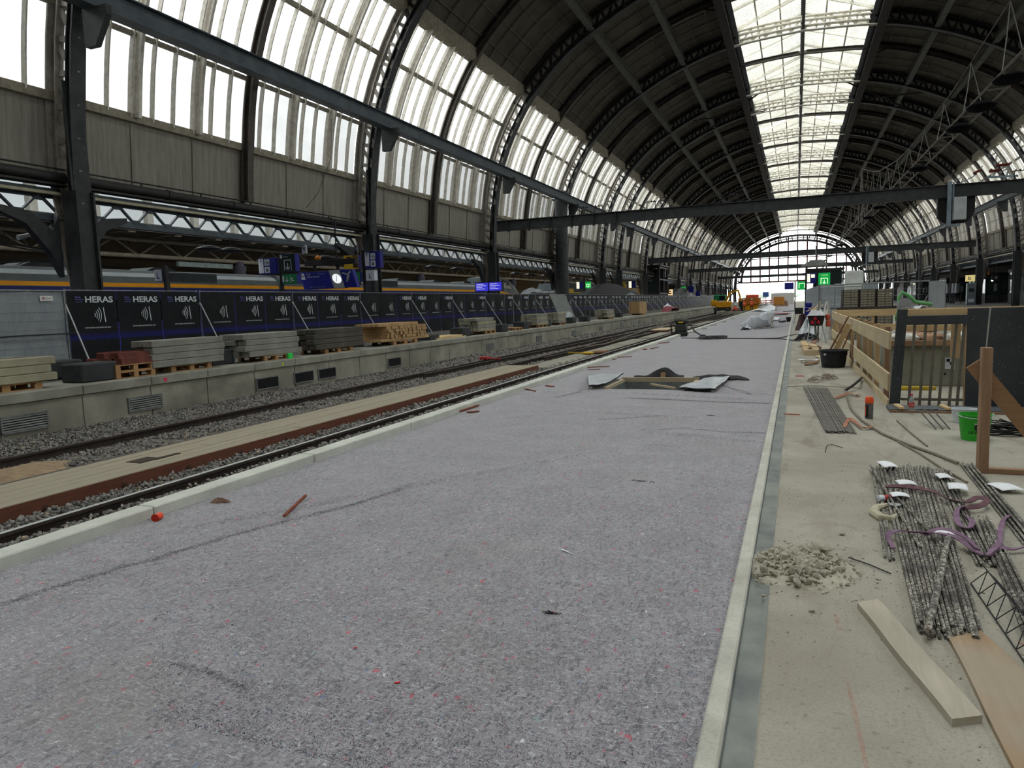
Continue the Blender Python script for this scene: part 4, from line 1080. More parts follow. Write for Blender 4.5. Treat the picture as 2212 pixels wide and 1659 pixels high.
stack(-13.1, 41.0, 1.6, 3, 4, ZL + .146, 'gl', 'pale grey beam in the small stack touching the leaning sheet', 'beams in the seventh stack')
stack(-13.1, 53.1, 2.6, 3, 4, ZL + .146, 'lg', 'grey beam in the last stack before the tall wood pile', 'beams in the eighth stack')
# rusty red channel beams
RUST = mat('rusty_red_steel', (116, 66, 54), (88, 50, 42), 4, .85, .1, .2)
R.seed(4)
for i, (x, y, z, L) in enumerate(((-13.0, 11.15, .292, .9), (-13.3, 11.1, .292, .95), (-13.55, 10.95, .292, .9), (-13.1, 11.2, .41, .95), (-13.42, 11.1, .41, .9)  )):
    m = MB(); m.prism([(-.14, 0), (.14, 0), (.1, .115), (-.1, .115)], -L / 2, L / 2, 1); m.box(-.11, -.09, -L / 2, L / 2, .115, .135)
    o = obj('rusty_beam', m, RUST, loc=(x, y, ZL + z), rot=(0, 0, R.uniform(-.04, .04))); tag(o, 'rusty red steel beam on the double pallet left of the grey beams', 'steel beam', 'rusty red beams')
# squared pale timber stack
TIM = wood('squared_timber', (196, 166, 122), (160, 128, 88), (140, 112, 80), 0)
m = MB(); m.cbox(-.6, .6, -.07, .07, 0, .1, .006); tm = m.mesh('squared_timber', TIM)
m = MB(); m.cbox(-.07, .07, -1.7, 1.7, 0, .1, .006); tm2 = m.mesh('squared_timber', TIM)
R.seed(8)
for k in range(5):
    if k in (1, 2, 3, 4):
        for j in range(18):
            o = bpy.data.objects.new('squared_timber', tm); col.objects.link(o); o.location = (-13.55 + R.uniform(-.05, .05), 21.25 + j * .157, ZL + .15 + k * .104); tag(o, 'pale squared timber, end towards the track, in the large timber stack', 'timber', 'squared timbers in the large stack')
    else:
        for j in range(7):
            o = bpy.data.objects.new('squared_timber', tm2); col.objects.link(o); o.location = (-13.05 - j * .16, 22.5, ZL + .15 + k * .104); tag(o, 'pale squared timber at the foot of the large timber stack', 'timber', 'bottom timbers of the large stack')
for j in range(5):
    o = bpy.data.objects.new('squared_timber', tm2); col.objects.link(o); o.location = (-13.1 - j * .2, 22.1, ZL + .15 + 5 * .104); o.scale = (1, .8, 1); tag(o, 'bright pale timber lying on top of the large timber stack', 'timber', 'top timbers of the large stack')
PINE = wood('fresh_pine', (222, 198, 152), (204, 176, 128), (196, 168, 122), 1)
for i in range(8):
    m = MB(); m.cbox(-.08, .08, -1.3, 1.3, 0, .05, .004)
    tag(obj('plank', m, PINE, loc=(-13.1 - (i % 4) * .2, 26.3 + R.uniform(-.3, .3), ZL + .004 + (i // 4) * .054), rot=(0, 0, R.uniform(-.03, .03))), 'fresh pine plank in the low flat pile right of the timber stack', 'plank', 'flat pile of pine planks')
for k in range(7):
    for j in range(5):
        m_ = tm2; o = bpy.data.objects.new('squared_timber', m_); col.objects.link(o); o.location = (-13.25 - j * .2, 66.4, ZL + .15 + k * .155); o.scale = (1.3, 1.0, 1.5); tag(o, 'pale timber in the tall wood pile far down the platform', 'timber', 'timbers of the tall wood pile')
m = MB(); 
for k in range(7): m.box(-13.1, -12.98, 68.1, 68.35, ZL + .15 + k * .155, ZL + .24 + k * .155)
# leaning grey sheet with white lettering upside down
t = thing('leaning_sheet', 'large grey sheet with white lettering leaning on the noise barrier', 'sheet', (-14.1, 46.2, ZL), rot=(0, -.42, 0))
m = MB(); m.cbox(-.02, .02, -1.7, 1.7, 0, 2.05, .005); obj('board', m, mat('grey_sheet', (118, 122, 120), (100, 104, 102), 3, .6), t)
m = MB(); text(m, '<SIMTION', (.024, 1.3, .78), (0, -1, 0), (0, 0, -1), 2.6, .42, bold=.04); obj('lettering', m, PRW, t)
# red and white bundle
m = MB().grid(lambda u, v: (-13.5 + .9 * u, 78 + 7 * v, ZL + .02 + .62 * math.sin(PI * v) ** .7 * (1 - .4 * u) + .05 * math.sin(19 * u + 9 * v)), 12, 20)
tag(obj('red_tarpaulin', m, mat('dark_red_tarp', (140, 36, 58), (110, 28, 46), 3, .5), None, True), 'dark red tarpaulin heap far down the far platform', 'tarpaulin')
m = MB().grid(lambda u, v: (-13.9 + .7 * u, 81 + 6 * v, ZL + .02 + .85 * math.sin(PI * v) ** .7 * (1 - .6 * u) + .08 * math.sin(15 * u + 13 * v)), 12, 20)
tag(obj('white_bag', m, mat('white_sacking', (220, 222, 224), (196, 198, 202), 3, .7), None, True), 'white sacking heap beside the dark red tarpaulin', 'bag')
# paint marks on the coping: green rag
m = MB(); m.cbox(-.03, .03, -.1, .1, 0, .16, .01); tag(obj('green_marker_block', m, mat('fluorescent_green', (60, 220, 90), (40, 190, 70), 5, .6, 0, 0), loc=(-12.72, 15.75, ZL)), 'small bright green block below the second beam stack', 'marker')
m = MB(); m.box(0, .004, 0, .09, 0, .07); tag(obj('pink_paint_mark', m, mat('pink_paint', (230, 60, 100), None, 5, .6, 0, 0), loc=(-12.5, 11.35, .2)), 'small pink paint mark on the platform coping', 'paint mark')
m = MB(); m.box(0, .004, 0, .05, 0, .09); tag(obj('yellow_paint_mark', m, mat('yellow_green_paint', (200, 230, 50), None, 5, .6, 0, 0), loc=(-12.5, 15.15, .19)), 'small yellow-green paint mark on the platform coping', 'paint mark')

# ---- signs on the platform
NAVY = mat('navy_sign_face', (28, 34, 130), (26, 30, 112), 3, .4, 0, 0)
SBLK = mat('black_sign_post', (34, 34, 36), (28, 28, 30), 3, .5, 0, 0)
SGRN = mat('green_exit_face', (18, 122, 72), (16, 108, 64), 3, .5, 0, 0)
SDGR = mat('dark_green_face', (16, 40, 36), (14, 34, 30), 3, .5, 0, 0)
SWHT = mat('white_sign_face', (196, 202, 214), (186, 192, 206), 3, .5, 0, 0)
SYEL = mat('yellow_sign_face', (206, 170, 40), (192, 156, 36), 3, .5, 0, 0)
SGRY = mat('grey_sign_frame', (150, 154, 158), (130, 134, 138), 3, .5, 0, 0)
# camera facing direction for the signs: they face down the platform towards -Y
def signbox(t, x0, x1, z0, z1, face, y=0, d=.28, side=NAVY, nm='sign_box'):
    m = MB(); m.cbox(x0, x1, y, y + d, z0, z1, .01); o = obj(nm, m, side, t)
    m = MB(); m.box(x0 + .01, x1 - .01, y - .006, y, z0 + .01, z1 - .01); obj('face', m, face, o); return o
def pic(o, y, fn, m_, nm='symbol'):
    m = MB(); fn(m, (0, y, 0), (1, 0, 0), (0, 0, 1)); obj(nm, m, m_, o)
def arrow(m, O, r, u, cx, cz, h, up=1, w_=None):
    w_ = w_ or h * .16
    polyline2d(m, [(cx, cz - up * h / 2), (cx, cz + up * h / 2)], w_, O, r, u); polyline2d(m, [(cx - h * .34, cz + up * h * .12), (cx, cz + up * h / 2), (cx + h * .34, cz + up * h * .12)], w_, O, r, u)
def runman(m, O, r, u, cx, cz, h):
    polyline2d(m, [(cx - .12 * h, cz + .4 * h), (cx - .02 * h, cz + .4 * h)], .12 * h, O, r, u)
    polyline2d(m, [(cx, cz + .22 * h), (cx + .08 * h, cz - .08 * h), (cx + .3 * h, cz - .2 * h), (cx + .45 * h, cz - .18 * h)], .1 * h, O, r, u)
    polyline2d(m, [(cx + .08 * h, cz - .08 * h), (cx - .02 * h, cz - .3 * h), (cx - .12 * h, cz - .48 * h)], .1 * h, O, r, u)
    polyline2d(m, [(cx - .18 * h, cz - .02 * h), (cx - .02 * h, cz + .18 * h), (cx + .16 * h, cz + .08 * h), (cx + .3 * h, cz + .12 * h)], .09 * h, O, r, u)
def at_px(X, Y): return (X, Y)
# left post with 10b / exit signs  (x about -19, y 23)
def post(t, x, z0, z1, y=.1, w_=.1): m = MB(); m.cbox(x - w_ / 2, x + w_ / 2, y, y + .12, z0, z1, .01); obj('post', m, SBLK, t)
t = thing('platform_sign', 'hanging signs reading 10b with an exit arrow and green running man, on a black post', 'sign', (-19.0, 23.2, 0))
post(t, -.02, ZL, 3.95)
o = signbox(t, -.98, -.14, 3.12, 3.75, NAVY)
pic(o, -.01, lambda m, O, r, u: rect2d(m, -.96, -.72, 3.17, 3.72, O, r, u), SWHT, 'arrow_panel')
pic(o, -.014, lambda m, O, r, u: arrow(m, O, r, u, -.84, 3.62, .14), SBLK, 'arrow')
pic(o, -.01, lambda m, O, r, u: (rect2d(m, -.68, -.42, 3.46, 3.7, O, r, u), rect2d(m, -.68, -.42, 3.17, 3.4, O, r, u)), SWHT, 'number_panel')
pic(o, -.014, lambda m, O, r, u: (text(m, '10b', (-.66, -.014, 3.5), r, u, .22, .13, bold=.01), text(m, 'a', (-.6, -.014, 3.22), r, u, .11, .12, bold=.03)), SBLK, 'number')
o = signbox(t, .1, .82, 3.18, 3.85, SDGR)
pic(o, -.012, lambda m, O, r, u: (polyline2d(m, [(.3, 3.22), (.3, 3.62), (.62, 3.62), (.62, 3.22)], .03, O, r, u), arrow(m, O, r, u, .46, 3.38, .26, -1), rect2d(m, .11, .22, 3.7, 3.82, O, r, u), text(m, 'uitgang', (.26, -.012, 3.72), r, u, .24, .06)), SWHT)
o = signbox(t, .14, .86, 2.7, 3.08, SGRN)
pic(o, -.012, lambda m, O, r, u: (rect2d(m, .16, .24, 2.78, 3.0, O, r, u), arrow(m, O, r, u, .38, 2.88, .2, -1), runman(m, O, r, u, .58, 2.88, .3)), SWHT)
# right sign cluster
t = thing('platform_sign', 'yellow 14a sign and blue 11b sign with a white L below on a black post', 'sign', (-18.4, 28.2, 0))
post(t, 0, ZL, 4.3, .1, .14)
o = signbox(t, -.98, -.2, 3.45, 4.1, SYEL)
pic(o, -.01, lambda m, O, r, u: (rect2d(m, -.82, -.54, 3.75, 4.02, O, r, u), rect2d(m, -.48, -.22, 3.52, 4.08, O, r, u)), mat('dark_brown_face', (60, 50, 30), None, 3, .5, 0, 0), 'dark_panel')
pic(o, -.014, lambda m, O, r, u: (text(m, '14a', (-.8, -.014, 3.8), r, u, .24, .15, bold=.02), arrow(m, O, r, u, -.35, 3.95, .18)), SYEL, 'number')
o = signbox(t, .14, .96, 3.46, 4.2, NAVY)
pic(o, -.01, lambda m, O, r, u: (rect2d(m, .17, .4, 3.56, 4.16, O, r, u), rect2d(m, .46, .72, 3.84, 4.12, O, r, u), rect2d(m, .46, .72, 3.52, 3.8, O, r, u)), SWHT, 'white_panel')
pic(o, -.014, lambda m, O, r, u: (arrow(m, O, r, u, .28, 4.04, .18), text(m, '11b', (.48, -.014, 3.9), r, u, .22, .15, bold=.02), text(m, 'a', (.53, -.014, 3.58), r, u, .12, .14, bold=.03)), SBLK, 'number')
o = signbox(t, -.9, -.14, 2.88, 3.32, SGRN)
pic(o, -.012, lambda m, O, r, u: (rect2d(m, -.87, -.78, 2.96, 3.2, O, r, u), arrow(m, O, r, u, -.64, 3.08, .2, -1), runman(m, O, r, u, -.42, 3.08, .32)), SWHT)
o = signbox(t, .16, .62, 2.9, 3.38, SWHT, side=SWHT)
pic(o, -.012, lambda m, O, r, u: text(m, 'L', (.34, -.012, 3.0), r, u, .12, .2, bold=.02), SBLK, 'letter')
# L sign post near
t = thing('letter_sign', 'small white L sign on a leaning black post before the train', 'sign', (-18.9, 17.6, 0))
m = MB(); m.bar((.12, 0, ZL), (-.02, 0, 3.2), .13, .13); obj('post', m, SBLK, t)
o = signbox(t, -.5, -.16, 2.72, 3.1, SWHT, side=NAVY)
pic(o, -.012, lambda m, O, r, u: text(m, 'L', (-.38, -.012, 2.8), r, u, .12, .2, bold=.02), NAVY, 'letter')
# departure board with clock
t = thing('departure_board', 'tilted navy departure board with round white clock, platform 10b', 'departure board', (-18.9, 25.7, 3.28), rot=(0, 0, .12))
SH = Matrix(((1, 0, -.28, 0), (0, 1, 0, 0), (0, 0, 1, 0), (0, 0, 0, 1)))
m = MB().cbox(-1.0, .42, 0, .35, -.74, 0, .01).xform(SH); o = obj('cabinet', m, NAVY, t)
m = MB(); rect2d(m, -.97, -.78, -.32, -.06, (0, -.012, 0), (1, 0, 0), (0, 0, 1)); obj('number_panel', m.xform(SH), SWHT, o)
m = MB(); text(m, '10b', (-.96, -.018, -.24), (1, 0, 0), (0, 0, 1), .16, .13, bold=.02); obj('number', m.xform(SH), SBLK, o)
m = MB(); text(m, '11:38', (-.66, -.014, -.14), (1, 0, 0), (0, 0, 1), .17, .07); text(m, 'Almere Centrum', (-.66, -.014, -.25), (1, 0, 0), (0, 0, 1), .56, .075); text(m, 'Sprinter', (-.1, -.014, -.13), (1, 0, 0), (0, 0, 1), .3, .045); text(m, 'Dit is een reserveringsvrije trein', (-.66, -.014, -.68), (1, 0, 0), (0, 0, 1), .7, .04); obj('lettering', m.xform(SH), SWHT, o)
m = MB().cbox(.42, .92, -.01, .36, -.74, .02, .01).xform(SH); o = obj('clock_case', m, SGRY, t)
m = MB(); m.cyl((.70, -.03, -.34), (.70, -.012, -.34), .2, 28); obj('clock_face', m.xform(SH), emis('lit_clock_face', (235, 240, 245), .9, (220, 220, 220)), o)
m = MB(); polyline2d(m, [(.7, -.34), (.76, -.2)], .016, (0, -.034, 0), (1, 0, 0), (0, 0, 1)); polyline2d(m, [(.7, -.34), (.66, -.46)], .02, (0, -.034, 0), (1, 0, 0), (0, 0, 1)); obj('clock_hand', m.xform(SH), SBLK, o)
m = MB().cbox(.92, 1.5, .02, .34, -.72, .03, .01).xform(SH); o = obj('end_cabinet', m, NAVY, t)
m = MB(); polyline2d(m, [(1.0, -.1), (1.3, -.2), (1.1, -.5), (1.25, -.18), (1.42, -.05)], .07, (0, .01, 0), (1, 0, 0), (0, 0, 1)); obj('arrow_emblem', m.xform(SH), SGRY, o)
t2 = thing('gantry_arm', 'dark horizontal arm carrying the departure board and a small V sign', 'arm', (-18.9, 26.1, 3.55))
m = MB(); m.cbox(-1.0, 1.6, -.1, .1, 0, .22, .01); m.box(-.6, -.5, -.05, .05, -.28, 0); m.box(.6, .7, -.05, .05, -.28, 0); obj('beam', m, SBLK, t2)
o = signbox(t2, -1.05, -.8, .55, .9, SWHT, y=-.15, d=.06, side=SWHT); m = MB(); text(m, 'V', (-1.0, -.165, .62), (1, 0, 0), (0, 0, 1), .16, .2, bold=.02); obj('letter', m, SBLK, o)
m = MB(); m.lathe([(.0, .0), (.12, .02), (.14, .1), (.02, .2)], (-.35, 0, .25), 12); obj('orange_lamp', m, mat('orange_plastic', (214, 130, 30), None, 4, .4, 0, 0), t2, True)
m = MB(); m.cyl((-.9, -.05, .2), (-.92, -.12, .6), .02, 6); m.cyl((.62, 0, .2), (.62, 0, 1.9), .03, 6); obj('rod', m, SBLK, t2)
# two small blue displays further on
SCR = emis('lit_blue_display', (52, 52, 190), 1.1, (20, 20, 90))
t = thing('info_display', 'pair of lit blue information screens by the third column', 'display', (-18.3, 42.4, 2.5))
m = MB(); m.cbox(-.95, .95, 0, .3, 0, .62, .01); obj('case', m, SBLK, t)
for x in (-.9, .04):
    m = MB(); m.box(x, x + .86, -.008, 0, .05, .57); o = obj('screen', m, SCR, t)
    m = MB(); [rect2d(m, x + .06, x + .06 + w_, .46 - k * .1, .5 - k * .1, (0, -.012, 0), (1, 0, 0), (0, 0, 1)) for k, w_ in enumerate((.5, .66, .4, .58))]; obj('lettering', m, emis('pale_display_text', (190, 190, 240), .9), o)
m = MB(); m.box(-.12, .12, .05, .25, -2.1, 0); obj('post', m, SBLK, t)
# far signs
def farsign(loc, label, boxes, zp=(ZL, 4.0), s=1.0):
    t = thing('platform_sign', label, 'sign', loc); t.scale = (s, s, s)
    m = MB(); m.box(-.06, .06, .05, .2, zp[0], zp[1]); obj('post', m, SBLK, t)
    for (x0, x1, z0, z1, face, glyph, gm) in boxes:
        o = signbox(t, x0, x1, z0, z1, face, side=SBLK)
        if glyph == 'exit': pic(o, -.012, lambda m, O, r, u: (polyline2d(m, [((x0 * .8 + x1 * .2), z0 + .12), ((x0 * .8 + x1 * .2), z1 - .25), ((x0 * .2 + x1 * .8), z1 - .25), ((x0 * .2 + x1 * .8), z0 + .12)], .05, O, r, u), arrow(m, O, r, u, (x0 + x1) / 2, (z0 * .62 + z1 * .38), .3, -1)), gm)
        elif glyph: pic(o, -.012, lambda m, O, r, u: text(m, glyph, (x0 + .2, -.012, z0 + .25), r, u, (x1 - x0) - .4, None, bold=.02), gm)
EGR = emis('lit_green_face', (20, 170, 70), .7, (10, 90, 40)); EWH = emis('lit_white_face', (240, 236, 214), 1.0, (200, 196, 180)); EGW = emis('lit_green_glyph', (190, 250, 190), 1.2, (180, 220, 180))
farsign((-18.8, 66.5, 0), 'lit green exit sign with a blue and white sign beside it, behind the fence', [(-.75, -.45, 2.95, 3.6, EWH, None, None), (-.45, -.1, 2.95, 3.6, NAVY, None, None), (.12, .7, 2.95, 3.6, EGR, 'exit', EGW)])
farsign((-18.8, 85.5, 0), 'yellow sign and blue 15 sign far along the platform, left of the lift tower', [(-1.0, -.25, 3.1, 3.9, SYEL, '15', SBLK), (.15, .5, 3.2, 4.0, EWH, None, None), (.5, 1.0, 3.2, 4.0, NAVY, None, None), (.2, .9, 2.7, 2.95, SWHT, None, None)])
farsign((-18.8, 112.5, 0), 'small lit orange-white sign beside the lift tower', [(.2, 1.1, 2.3, 3.25, emis('lit_orange_face', (250, 214, 160), .9, (220, 190, 150)), 'E', SBLK)])
farsign((-18.4, 131, 0), 'far lit green exit sign beside a blue panel', [(-.9, .1, 2.4, 3.9, EGR, 'exit', EGW), (.6, 1.5, 2.9, 3.9, NAVY, None, None), (1.8, 2.6, 2.2, 3.0, NAVY, None, None)])
# gabled dark stair shelters
for i, (y0, y1, zt) in enumerate(((63.2, 91.6, 3.5), (113.2, 143.3, 3.6))):
    t = thing('stair_shelter', '%s low dark gabled stair shelter behind the noise barrier' % ('nearer' if i == 0 else 'farther'), 'shelter', (-18.42, y0, ZL)); L = y1 - y0; zt -= ZL
    m = MB(); m.prism([(0, 1.1), (L, 1.1), (L, 1.9), (L * .46, zt), (L * .3, zt), (0, 1.9)], -.45, .45, 0); obj('roof', m, mat('black_roof_sheet', (38, 38, 42), (30, 30, 34), 2, .6), t)
    m = MB(); m.box(-.43, .43, .1, L * .38, 0, 1.7); m.box(-.43, .43, L * .42, L - .1, 0, 1.0); obj('wall', m, SBLK, t)
    m = MB(); m.prism([(L * .45, 1.55), (L * .72, 2.35), (L * .98, 1.55)], .43, .47, 0); obj('pale_gable', m, mat('pale_panel', (150, 154, 160), (140, 144, 150), 2, .6), t)
# lift tower
t = thing('lift_tower', 'dark glazed lift tower frame behind the far stretch of fence', 'lift tower', (-19.6, 104, ZL))
m = MB()
for x in (-1.3, 1.3):
    for y in (0, 3.5, 7): m.box(x - .12, x + .12, y - .12, y + .12, 0, 6.2)
for z in (2.2, 4.2, 5.9):
    m.box(-1.4, 1.4, -.1, .1, z, z + .2); m.box(1.2, 1.4, 0, 7, z, z + .2)
m.box(-1.6, 1.6, -.4, 7.4, 6.2, 6.35); obj('frame', m, SBLK, t)
GLD = mat('dark_reflecting_glass', (40, 58, 56), (26, 36, 36), .6, .12, 0, 0, spec=.6)
m = MB(); m.box(-1.25, -1.2, .1, 6.9, 0, 5.9); m.box(-1.2, 1.2, 3.4, 3.45, 0, 5.9); obj('glazing', m, GLD, t)

# ---- trains behind
TR_G = mat('train_grey_paint', (118, 128, 130), (104, 114, 118), 1.2, .4, .2, 0)
TR_R = mat('train_roof_paint', (78, 84, 86), (66, 72, 74), 2, .8, 0, 0)
TR_Y = mat('train_amber_stripe', (244, 168, 20), (234, 156, 18), 2, .45, 0, 0)
TR_B = mat('train_navy_paint', (36, 36, 104), (30, 30, 88), 2, .4, 0, 0)
TR_W = mat('train_window', (24, 26, 34), (18, 20, 26), 2, .1, 0, 0)
def hull(side_z, roofpts, y0, y1, m): m.prism(roofpts, y0, y1, 1)
t = thing('train', 'long grey train with amber stripe and navy side standing behind the fence', 'train', (-24.5, -6, -.3))
def trainbody(t, ranges, nose):
    for (y0, y1) in ranges:
        m = MB(); m.box(-1.48, 1.5, y0, y1, .35, 3.0); obj('lower_body', m, TR_B, t)
        m = MB(); m.box(1.5, 1.512, y0, y1, 3.02, 3.16); obj('amber_stripe', m, TR_Y, t)
        m = MB(); m.prism([(-1.5, 3.0), (1.5, 3.0), (1.5, 3.2), (1.42, 3.4), (1.2, 3.56), (-1.2, 3.56), (-1.42, 3.4), (-1.5, 3.2)], y0, y1, 1); obj('upper_body', m, TR_G, t)
        m = MB(); m.prism([(-1.2, 3.56), (1.2, 3.56), (1.0, 3.66), (.5, 3.72), (-.5, 3.72), (-1.0, 3.66)], y0, y1, 1)
        for k in range(int((y1 - y0) / 5)):
            yy = y0 + 2 + k * 5; m.prism([(yy, 3.7), (yy + .4, 3.86), (yy + 1.2, 3.86), (yy + 1.6, 3.7)], -.6, .6, 0)
        obj('roof', m, TR_R, t)
        m = MB()
        k = y0 + 1.2
        while k < y1 - 1.5: m.box(1.5, 1.508, k, k + 1.1, 1.75, 2.55); k += 1.6
        obj('window', m, TR_W, t)
trainbody(t, [(-.0, 19.9), (20.3, 34.0), (34.4, 61)], 0)
for y0 in (27.5, 42.5):
    m = MB(); m.box(1.45, 1.48, y0, y0 + 2.6, 3.2, 3.6)
    for k in range(12): m.box(1.44, 1.5, y0, y0 + 2.6, 3.22 + k * .03, 3.235 + k * .03)
    obj('side_louvre', m, TR_R, t)
m = MB()
def nose(y): return
secs = []
for s, (k, w_) in enumerate(((61, 1.0), (62.5, 1.0), (64.5, .97), (66.2, .9), (67.4, .78))):
    zt = (4.25, 4.35, 4.1, 3.5, 2.9)[s]; secs.append([(-1.5 * w_, k, .4), (-1.5 * w_, k, min(3.0, zt - .2)), (-1.15 * w_, k, zt), (1.15 * w_, k, zt), (1.5 * w_, k, min(3.0, zt - .2)), (1.5 * w_, k, .4)])
vs = [p for q in secs for p in q]; m.raw(vs, [(a * 6 + b, a * 6 + (b + 1) % 6, (a + 1) * 6 + (b + 1) % 6, (a + 1) * 6 + b) for a in range(4) for b in range(6)] + [tuple(range(24, 30)), tuple(range(5, -1, -1))])
obj('nose', m, TR_G, t)
m = MB(); m.raw([(1.52, 61.2, 3.02), (1.5, 66.0, 2.55), (1.5, 66.0, 2.7), (1.52, 61.2, 3.16)], [(0, 1, 2, 3)]); obj('nose_stripe', m, TR_Y, t)
m = MB(); m.raw([(1.49, 62.6, 3.35), (1.47, 64.4, 3.3), (1.22, 64.2, 3.95), (1.24, 62.8, 4.1)], [(0, 1, 2, 3)]); obj('cab_window', m, TR_W, t)
# pantograph at the left
t = thing('pantograph', 'folded pantograph arm on the train roof at the left edge', 'pantograph', (-24.3, 18.2, 3.4))
m = MB(); m.bar((0, -3.2, .95), (0, .6, .45), .06, .08); m.bar((0, -3.0, .8), (0, .5, .4), .05, .05); m.bar((0, .6, .45), (0, -2.4, .1), .08, .08); m.bar((-.6, -2.4, 1.0), (.6, -2.4, 1.0), .05, .05); m.bar((-.6, -1.4, .95), (.6, -1.4, .95), .05, .05); m.cyl((0, .6, .3), (0, .6, .6), .06, 8)
obj('arm', m, SBLK, t)
m = MB(); m.cyl((.2, -1.7, .95), (.2, -1.3, 1.05), .09, 10); m.cyl((.2, -.3, .95), (.2, .1, 1.0), .09, 10); obj('insulator', m, SGRY, t, True)
# second locomotive under a white cover, blue and yellow
t = thing('locomotive', 'yellow and blue locomotive behind the fence, left of the round downpipe', 'locomotive', (-24.5, 64, -.3))
m = MB(); m.box(-1.5, 1.5, 0, 22, .4, 2.9); obj('body', m, mat('olive_grey_body', (92, 96, 96), None, 2, .6), t)
m = MB(); m.box(1.5, 1.52, 0, 8, 2.45, 2.75); m.prism([(8, 2.45), (9.2, 3.5), (13, 3.5), (13, 3.1), (10, 3.1), (9.6, 2.75)], 1.49, 1.53, 0); m.box(1.5, 1.53, 9, 22, 3.0, 3.12); obj('yellow_band', m, mat('yellow_paint', (222, 184, 40), None, 2, .5, 0, 0), t)
m = MB(); m.box(1.5, 1.52, 9.8, 22, 2.0, 2.95); obj('blue_panel', m, mat('blue_paint', (60, 84, 128), None, 2, .5, 0, 0), t)
m = MB(); m.prism([(8.5, 2.9), (9.4, 4.1), (24, 4.1), (25, 2.9)], -1.3, 1.3, 0); obj('cab_roof', m, TR_R, t)
m = MB().grid(lambda u, v: (-23.6 + .9 * math.sin(PI * v), 61.5 + 8 * u, 2.3 + (.75 + .12 * math.sin(7 * u) + .05 * math.sin(23 * u + 9 * v)) * math.sin(PI * v) ** .6 * (1 - .3 * u)), 30, 10)
tag(obj('white_cover', m, mat('white_plastic_film', (206, 214, 220), (180, 188, 196), 3, .4, 0, .4), None, True), 'crumpled white plastic cover over the front of the locomotive', 'cover')
t = thing('train', 'yellow-nosed train with a red tail light behind the far fence', 'train', (-24.0, 88, -.3))
m = MB(); m.prism([(0, .4), (0, 2.4), (1.5, 3.6), (3, 3.9), (30, 3.9), (30, .4)], -1.5, 1.5, 0); obj('body', m, mat('train_yellow', (238, 178, 30), None, 2, .5, 0, 0), t)
m = MB(); m.raw([(-1.3, -.02, 2.3), (1.3, -.02, 2.3), (1.2, 1.45, 3.55), (-1.2, 1.45, 3.55)], [(0, 1, 2, 3)]); m.raw([(1.51, .6, 2.4), (1.51, 6, 2.4), (1.51, 6, 3.6), (1.51, 1.6, 3.6)], [(0, 1, 2, 3)]); obj('windscreen', m, TR_W, t)
m = MB(); m.box(-.9, 1.1, -.06, 0, 2.0, 2.25); obj('tail_light', m, emis('orange_red_light', (255, 90, 50), 2.0), t)

# ---- back wall, canopy and glazing of the next hall
BRK = concrete('beige_brick_wall', (168, 154, 126), (148, 134, 108), (120, 110, 92), .6, .3)
def brickwall():
    n = N('beige_banded_brick'); b = n.new('ShaderNodeTexBrick'); b.inputs['Scale'].default_value = 1; b.inputs['Brick Width'].default_value = 1.4; b.inputs['Row Height'].default_value = .28
    b.inputs['Mortar Size'].default_value = .014; b.inputs['Color1'].default_value = lin((176, 164, 132)); b.inputs['Color2'].default_value = lin((160, 148, 118)); b.inputs['Mortar'].default_value = lin((110, 98, 78))
    mp = n.coord((1, 1, 1), (PI / 2, 0, PI / 2)); n.link(mp, b.inputs['Vector']); n.base(n.mix(n.ramp(n.noise(.3, 4, .6), (.4, BW(0)), (.7, BW(.4))), b.outputs[0], lin((120, 112, 94)))); return n.set(.9)
m = MB(); m.box(-42.4, -42, -25, 240, -1.1, 7.1); struct('wall_left', m, brickwall())
m = MB()
for z in (3.6, 4.25, 4.9, 5.5): m.box(-42, -41.9, -25, 240, z, z + .07)
struct('trim_6', m, mat('brown_ledge', (96, 78, 60), None, 2, .8))
e = sempty('window_90')
m = MB(); m.raw([(-42, -25, 7.7), (-42, 240, 7.7), (-42, 240, 12.2), (-42, -25, 12.2)], [(0, 1, 2, 3)]); obj('pane', m, glass_mat('next_hall_glass', .3, (.22, .25, .26), .10), e)
m = MB(); y = -24.0
while y < 200: m.box(-41.9, -41.5, y, y + .5, 7.5, 12.1); y += 4.1
for z in (7.5, 9.0, 10.4): m.box(-41.8, -41.65, -25, 240, z, z + .12)
obj('glazing_bar', m, mat('white_glazing_post', (214, 212, 200), (196, 194, 182), 2, .7, 0, 0), e)
m = MB(); m.box(-42, -34.5, -25, 240, 6.7, 6.85); m.box(-34.6, -34.4, -25, 240, 6.45, 6.9); m.box(-42, -41.4, -25, 240, 7.1, 7.7)
struct('ceiling_canopy', m, mat('canopy_sheet', (92, 90, 84), (74, 72, 68), .6, .8)); 
TUBS = mat('beige_tube_steel', (150, 140, 124), (124, 116, 102), 2, .6, 0, .05)
